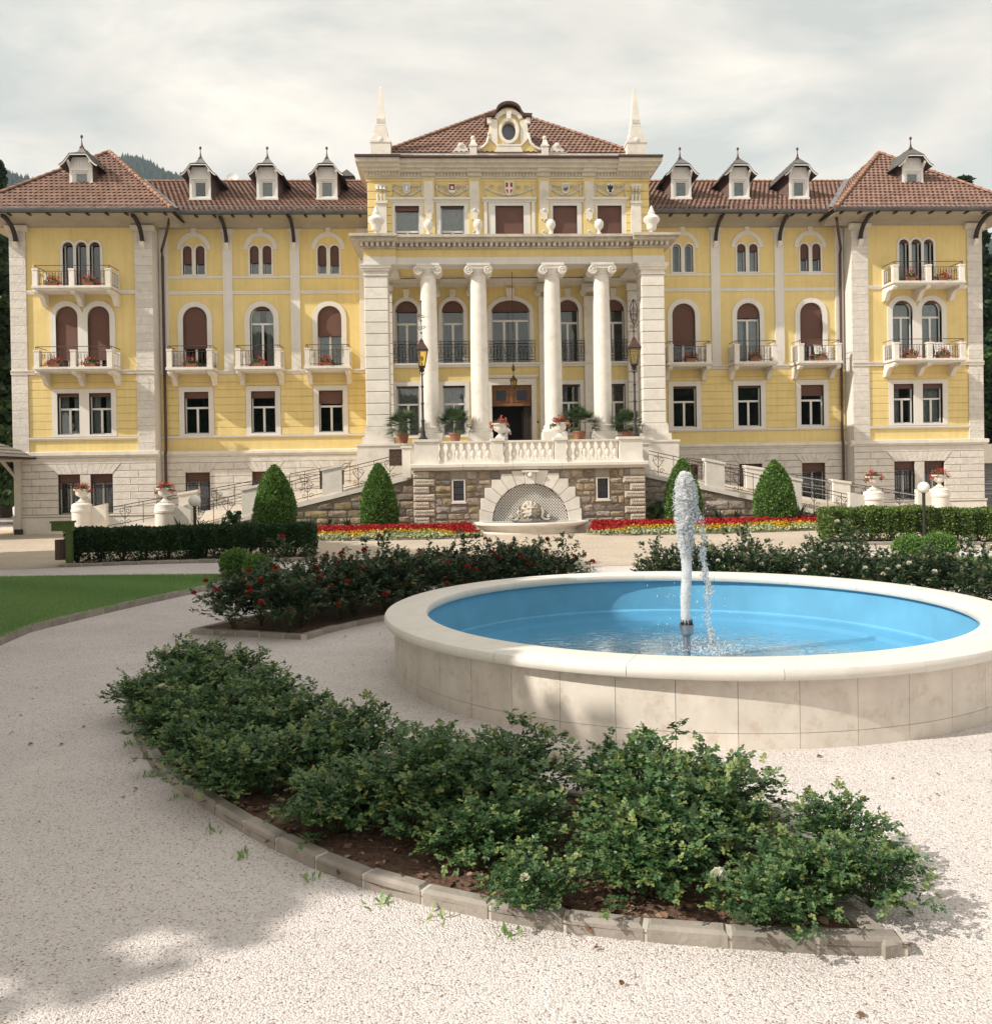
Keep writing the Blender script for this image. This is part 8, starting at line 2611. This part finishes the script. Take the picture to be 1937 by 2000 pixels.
# ------------------------------------------------------------------ trees
def tree(x, y, hgt, crown_r, z0, n, leaf, mat, label, shape='round', group=None, cname='crown', name='tree', lean=(0, 0)):
    t = thing(name, label, 'tree', (x, y, gh(x, y)), random.random() * 6, group)
    tr = MB()
    tr.tube([(0, 0, -0.3), (0.1, 0.05, hgt * 0.25), (0.0, 0.15, hgt * 0.55), (0.05, 0.0, hgt * 0.9)], 0.026 * hgt + 0.05, 9, 0.03)
    cl = []
    nc = 46 if shape == 'round' else 60
    for i in range(nc):
        if shape == 'round':
            d = rand_unit(1)[0]
            rr = (0.35 + 0.65 * random.random() ** 0.5)
            c = np.array([d[0] * crown_r * rr, d[1] * crown_r * rr, z0 + (hgt - z0) * (0.5 + 0.46 * d[2] * rr)])
            cr = crown_r * random.uniform(0.22, 0.36)
        else:
            f = (i + 0.5) / nc
            f = f ** 0.85
            zz = z0 + (hgt - z0) * f
            rad = crown_r * (1 - f) ** 0.8
            a = i * 2.4
            c = np.array([math.cos(a) * rad * 0.62, math.sin(a) * rad * 0.62, zz - 0.15 * rad])
            cr = max(0.25, rad * 0.45)
        cl.append((c, cr))
        if i % 2 == 0:
            zb = max(z0 * 0.6, c[2] - abs(c[0]) * 0.6 - 0.5)
            tr.tube([(0.03, 0.08, min(zb, hgt * 0.85)), (c[0] * 0.5, c[1] * 0.5, (zb + c[2]) / 2 + 0.2), tuple(c)], 0.010 * hgt * 0.6, 5, 0.015)
    tr.build('trunk', BARK, t)
    parts = []
    per = n // nc
    for c, cr in cl:
        d = rand_unit(per) * (RNG.random((per, 1)) ** 0.4)
        if shape == 'round': p = c + d * cr * np.array([1.15, 1.15, 0.8])
        else: p = c + d * cr * np.array([1.3, 1.3, 0.45])
        out = unit(p - np.array([0, 0, (z0 + hgt) / 2]))
        parts.append(scatter(LEAF_V * np.array([1.3, 1, 1]), LEAF_F, p, out * 0.6 + rand_unit(per) + (np.array([0, 0, -0.3]) if shape != 'round' else 0), rand_unit(per) + np.array([0, 0, 0.7]), leaf * (0.6 + 0.8 * RNG.random(per)), np.clip(0.25 + 0.5 * random.random() + 0.2 * RNG.normal(size=per), 0, 1)))
    link(cname, np_mesh(cname, *join(parts)), mat, t)['kind'] = 'stuff'
    return t
# background trees beside the building
tree(-29.5, 10, 19, 4.6, 2.0, 26000, 0.34, CONIF, 'tall dark conifer beside the building behind the gazebo', 'cone')
tree(-33.5, 20, 24, 5.5, 2.0, 22000, 0.42, CONIF, 'dark conifer further back on the slope behind the gazebo', 'cone')
tree(-27.6, 16, 10, 4.0, 0.8, 16000, 0.30, BROAD, 'leafy green tree low behind the gazebo')
tree(30.6, 14, 21, 4.6, 1.5, 26000, 0.36, CONIF, 'tall conifer rising behind the corner pavilion and annex', 'cone')
tree(29.3, 10, 9.5, 4.2, 0.6, 18000, 0.28, BROAD, 'round leafy tree behind the louvred annex')
tree(36.0, 24, 23, 5.5, 2.0, 16000, 0.42, CONIF, 'second conifer behind the leafy tree near the annex', 'cone')
# park trees standing to the left of the view, their shade lies across the gravel
RNG = np.random.default_rng(21); random.seed(21)
PARK = tree(-15.6, -35.5, 11.8, 4.5, 4.0, 42000, 0.29, BROAD, 'park tree shading the gravel before the pool', group='park trees shading the garden', name='park_tree')
for x, y, rz, k in ((-18.0, -30.0, 1.0, 1.2), (-20.5, -24.6, 2.2, 1.25), (-23.6, -19.4, 3.4, 1.12)):
    dup(PARK, (x, y, 0), rz, k, 'park tree shading the gravel before the pool')

# tall park trees beyond the gravel court, behind the viewer: the windows mirror them
for i, (x, y, k) in enumerate(((4, -66, 1.25), (14, -70, 1.4), (24, -64, 1.3), (33, -60, 1.35), (43, -56, 1.3), (52, -50, 1.3), (-12, -72, 1.25))):
    dup(PARK, (x, y, 0), i * 1.3, k, 'tall park tree across the gravel court opposite the portico', 'park trees opposite the hotel')

# ------------------------------------------------------------------ pebbles, fallen leaves
def pebble_field(n, pts, smin, smax):
    xs_ = [p[0] for p in pts]; ys_ = [p[1] for p in pts]
    x = RNG.uniform(min(xs_), max(xs_), n); y = RNG.uniform(min(ys_), max(ys_), n)
    k = in_poly(pts, x, y) & ~in_poly(front_bed, x, y) & (np.hypot(x - FX, y - FY) > RW + 0.02)
    x, y = x[k], y[k]; n = len(x)
    s = smin + (smax - smin) * RNG.random(n) ** 2
    val = RNG.random(n)
    near = np.zeros(n)
    V = OCT_V[None] * s[:, None, None] * np.array([1.25, 1.0, 0.45]) * (0.7 + 0.6 * RNG.random((n, 6, 1)))
    a = RNG.random(n) * 2 * PI
    ca, sa = np.cos(a)[:, None], np.sin(a)[:, None]
    V = np.stack([V[:, :, 0] * ca - V[:, :, 1] * sa, V[:, :, 0] * sa + V[:, :, 1] * ca, V[:, :, 2]], -1)
    V += np.stack([x, y, s * 0.25], -1)[:, None]
    F = (np.arange(n)[:, None, None] * 6 + OCT_F[None][:, :4]).reshape(-1, 3)
    return V.reshape(-1, 3), F, np.repeat(val, 6)
near_poly = [(-5.4, -37.4), (-7.3, -33.6), (-6.3, -33.6), (-3.0, -37.6), (0.2, -37.6), (0.6, -35.3), (2.3, -35.3), (1.6, -36.6), (0.2, -38.9), (-1.2, -39.2), (-4.4, -39.2)]
g = link('pebbles', np_mesh('pebbles', *pebble_field(330000, near_poly, 0.003, 0.0075)), PEB)
g['kind'] = 'stuff'; tag(g, 'loose white and pinkish gravel pebbles covering the path', 'gravel')
n = 150
x = RNG.uniform(-8, 2.2, n); y = RNG.uniform(-39.2, -28, n)
k = (np.hypot(x - FX, y - FY) > 3.7) & ~in_poly(front_bed, x, y)
x, y = x[k], y[k]; n = len(x)
g = link('fallen_leaves', np_mesh('fallen_leaves', *scatter(LEAF_V * np.array([1.2, 1, 2.5]), LEAF_F, np.stack([x, y, np.full(n, 0.012)], -1), rand_unit(n) * np.array([1, 1, .15]), np.array([0, 0, 1.0]) + rand_unit(n) * 0.4, 0.02 + 0.03 * RNG.random(n))), FALLEN)
g['kind'] = 'stuff'; tag(g, 'dry brown leaves scattered over the gravel', 'leaves')

# ------------------------------------------------------------------ wooded hills
def hill(name, xs_, ys_, hf):
    X, Y = np.meshgrid(xs_, ys_)
    Z = hf(X, Y)
    V = np.stack([X, Y, Z], -1).reshape(-1, 3)
    nx, ny = len(xs_), len(ys_)
    i = np.arange((nx - 1) * (ny - 1)); r, c = i // (nx - 1), i % (nx - 1)
    F = np.stack([r * nx + c, r * nx + c + 1, (r + 1) * nx + c + 1, (r + 1) * nx + c], -1)
    o = link(name, np_mesh(name, V, F, np.full(len(V), 0.3), smooth=True), FOREST)
    o['kind'] = 'structure'
    return o
def hillh(X, Y):
    # ridge line against the sky, falling to the right behind the hotel
    u_ = (X + 2.7) / (Y + 42.0)
    el = 0.317 + 0.006 * np.sin(u_ * 31) + 0.003 * np.sin(u_ * 87) - 0.20 * ss((u_ + 0.30) / 0.2) + 0.10 * ss((-0.62 - u_) / 0.4)
    el = np.where(u_ > 0.30, 0.10 + 0.145 * ss((u_ - 0.42) / 0.16) + 0.008 * np.sin(u_ * 40), el)
    ridge = el * 1150.0
    t = ss((Y - 250.0) / 850.0)
    return ridge * t * (1 - 0.25 * ss((Y - 1150) / 500)) + 6 * np.sin(X / 37.0) * t + 5 * np.sin(Y / 29.0 + X / 50) * t
hill('hills', np.linspace(-1500, 1500, 161), np.linspace(250, 1700, 60), hillh)
n = 26000
Y = RNG.uniform(500, 1180, n); U_ = np.where(RNG.random(n) < 0.75, RNG.uniform(-0.66, -0.28, n), RNG.uniform(0.46, 0.66, n))
X = U_ * (Y + 42) - 2.7
Z = hillh(X, Y)
s_ = RNG.uniform(7, 13, n)
CV = np.array([(0.33, 0, 0), (0.10, 0.30, 0), (-0.27, 0.19, 0), (-0.27, -0.19, 0), (0.10, -0.30, 0), (0, 0, 1.15)])
CF = np.array([(0, 1, 5), (1, 2, 5), (2, 3, 5), (3, 4, 5), (4, 0, 5)])
V = np.stack([X, Y, Z - 1], -1)[:, None] + CV[None] * s_[:, None, None] * (0.85 + 0.3 * RNG.random((n, 6, 1)))
F = (np.arange(n)[:, None, None] * 6 + CF[None]).reshape(-1, 3)
g = link('far_forest', np_mesh('far_forest', V.reshape(-1, 3), F, np.repeat(RNG.random(n), 6)), FOREST)
g['kind'] = 'stuff'; tag(g, 'distant dark conifer forest covering the hills', 'forest')

# ------------------------------------------------------------------ air
HZ = bpy.data.materials.new('pale_air')
HZ.use_nodes = True
_n, _l = HZ.node_tree.nodes, HZ.node_tree.links
_n.remove(_bsdf(HZ))
pv = _n.new('ShaderNodeVolumePrincipled')
pv.inputs['Color'].default_value = (0.72, 0.84, 1.0, 1)
pv.inputs['Density'].default_value = 0.00020
pv.inputs['Anisotropy'].default_value = 0.0
_l.new(pv.outputs[0], _n['Material Output'].inputs['Volume'])
hz = MB().box(-1900, 1900, -400, 1900, -1.0, 470.0).build('haze', HZ)
hz['kind'] = 'stuff'
tag(hz, 'thin bluish summer air between the hotel and the wooded hills', 'haze')
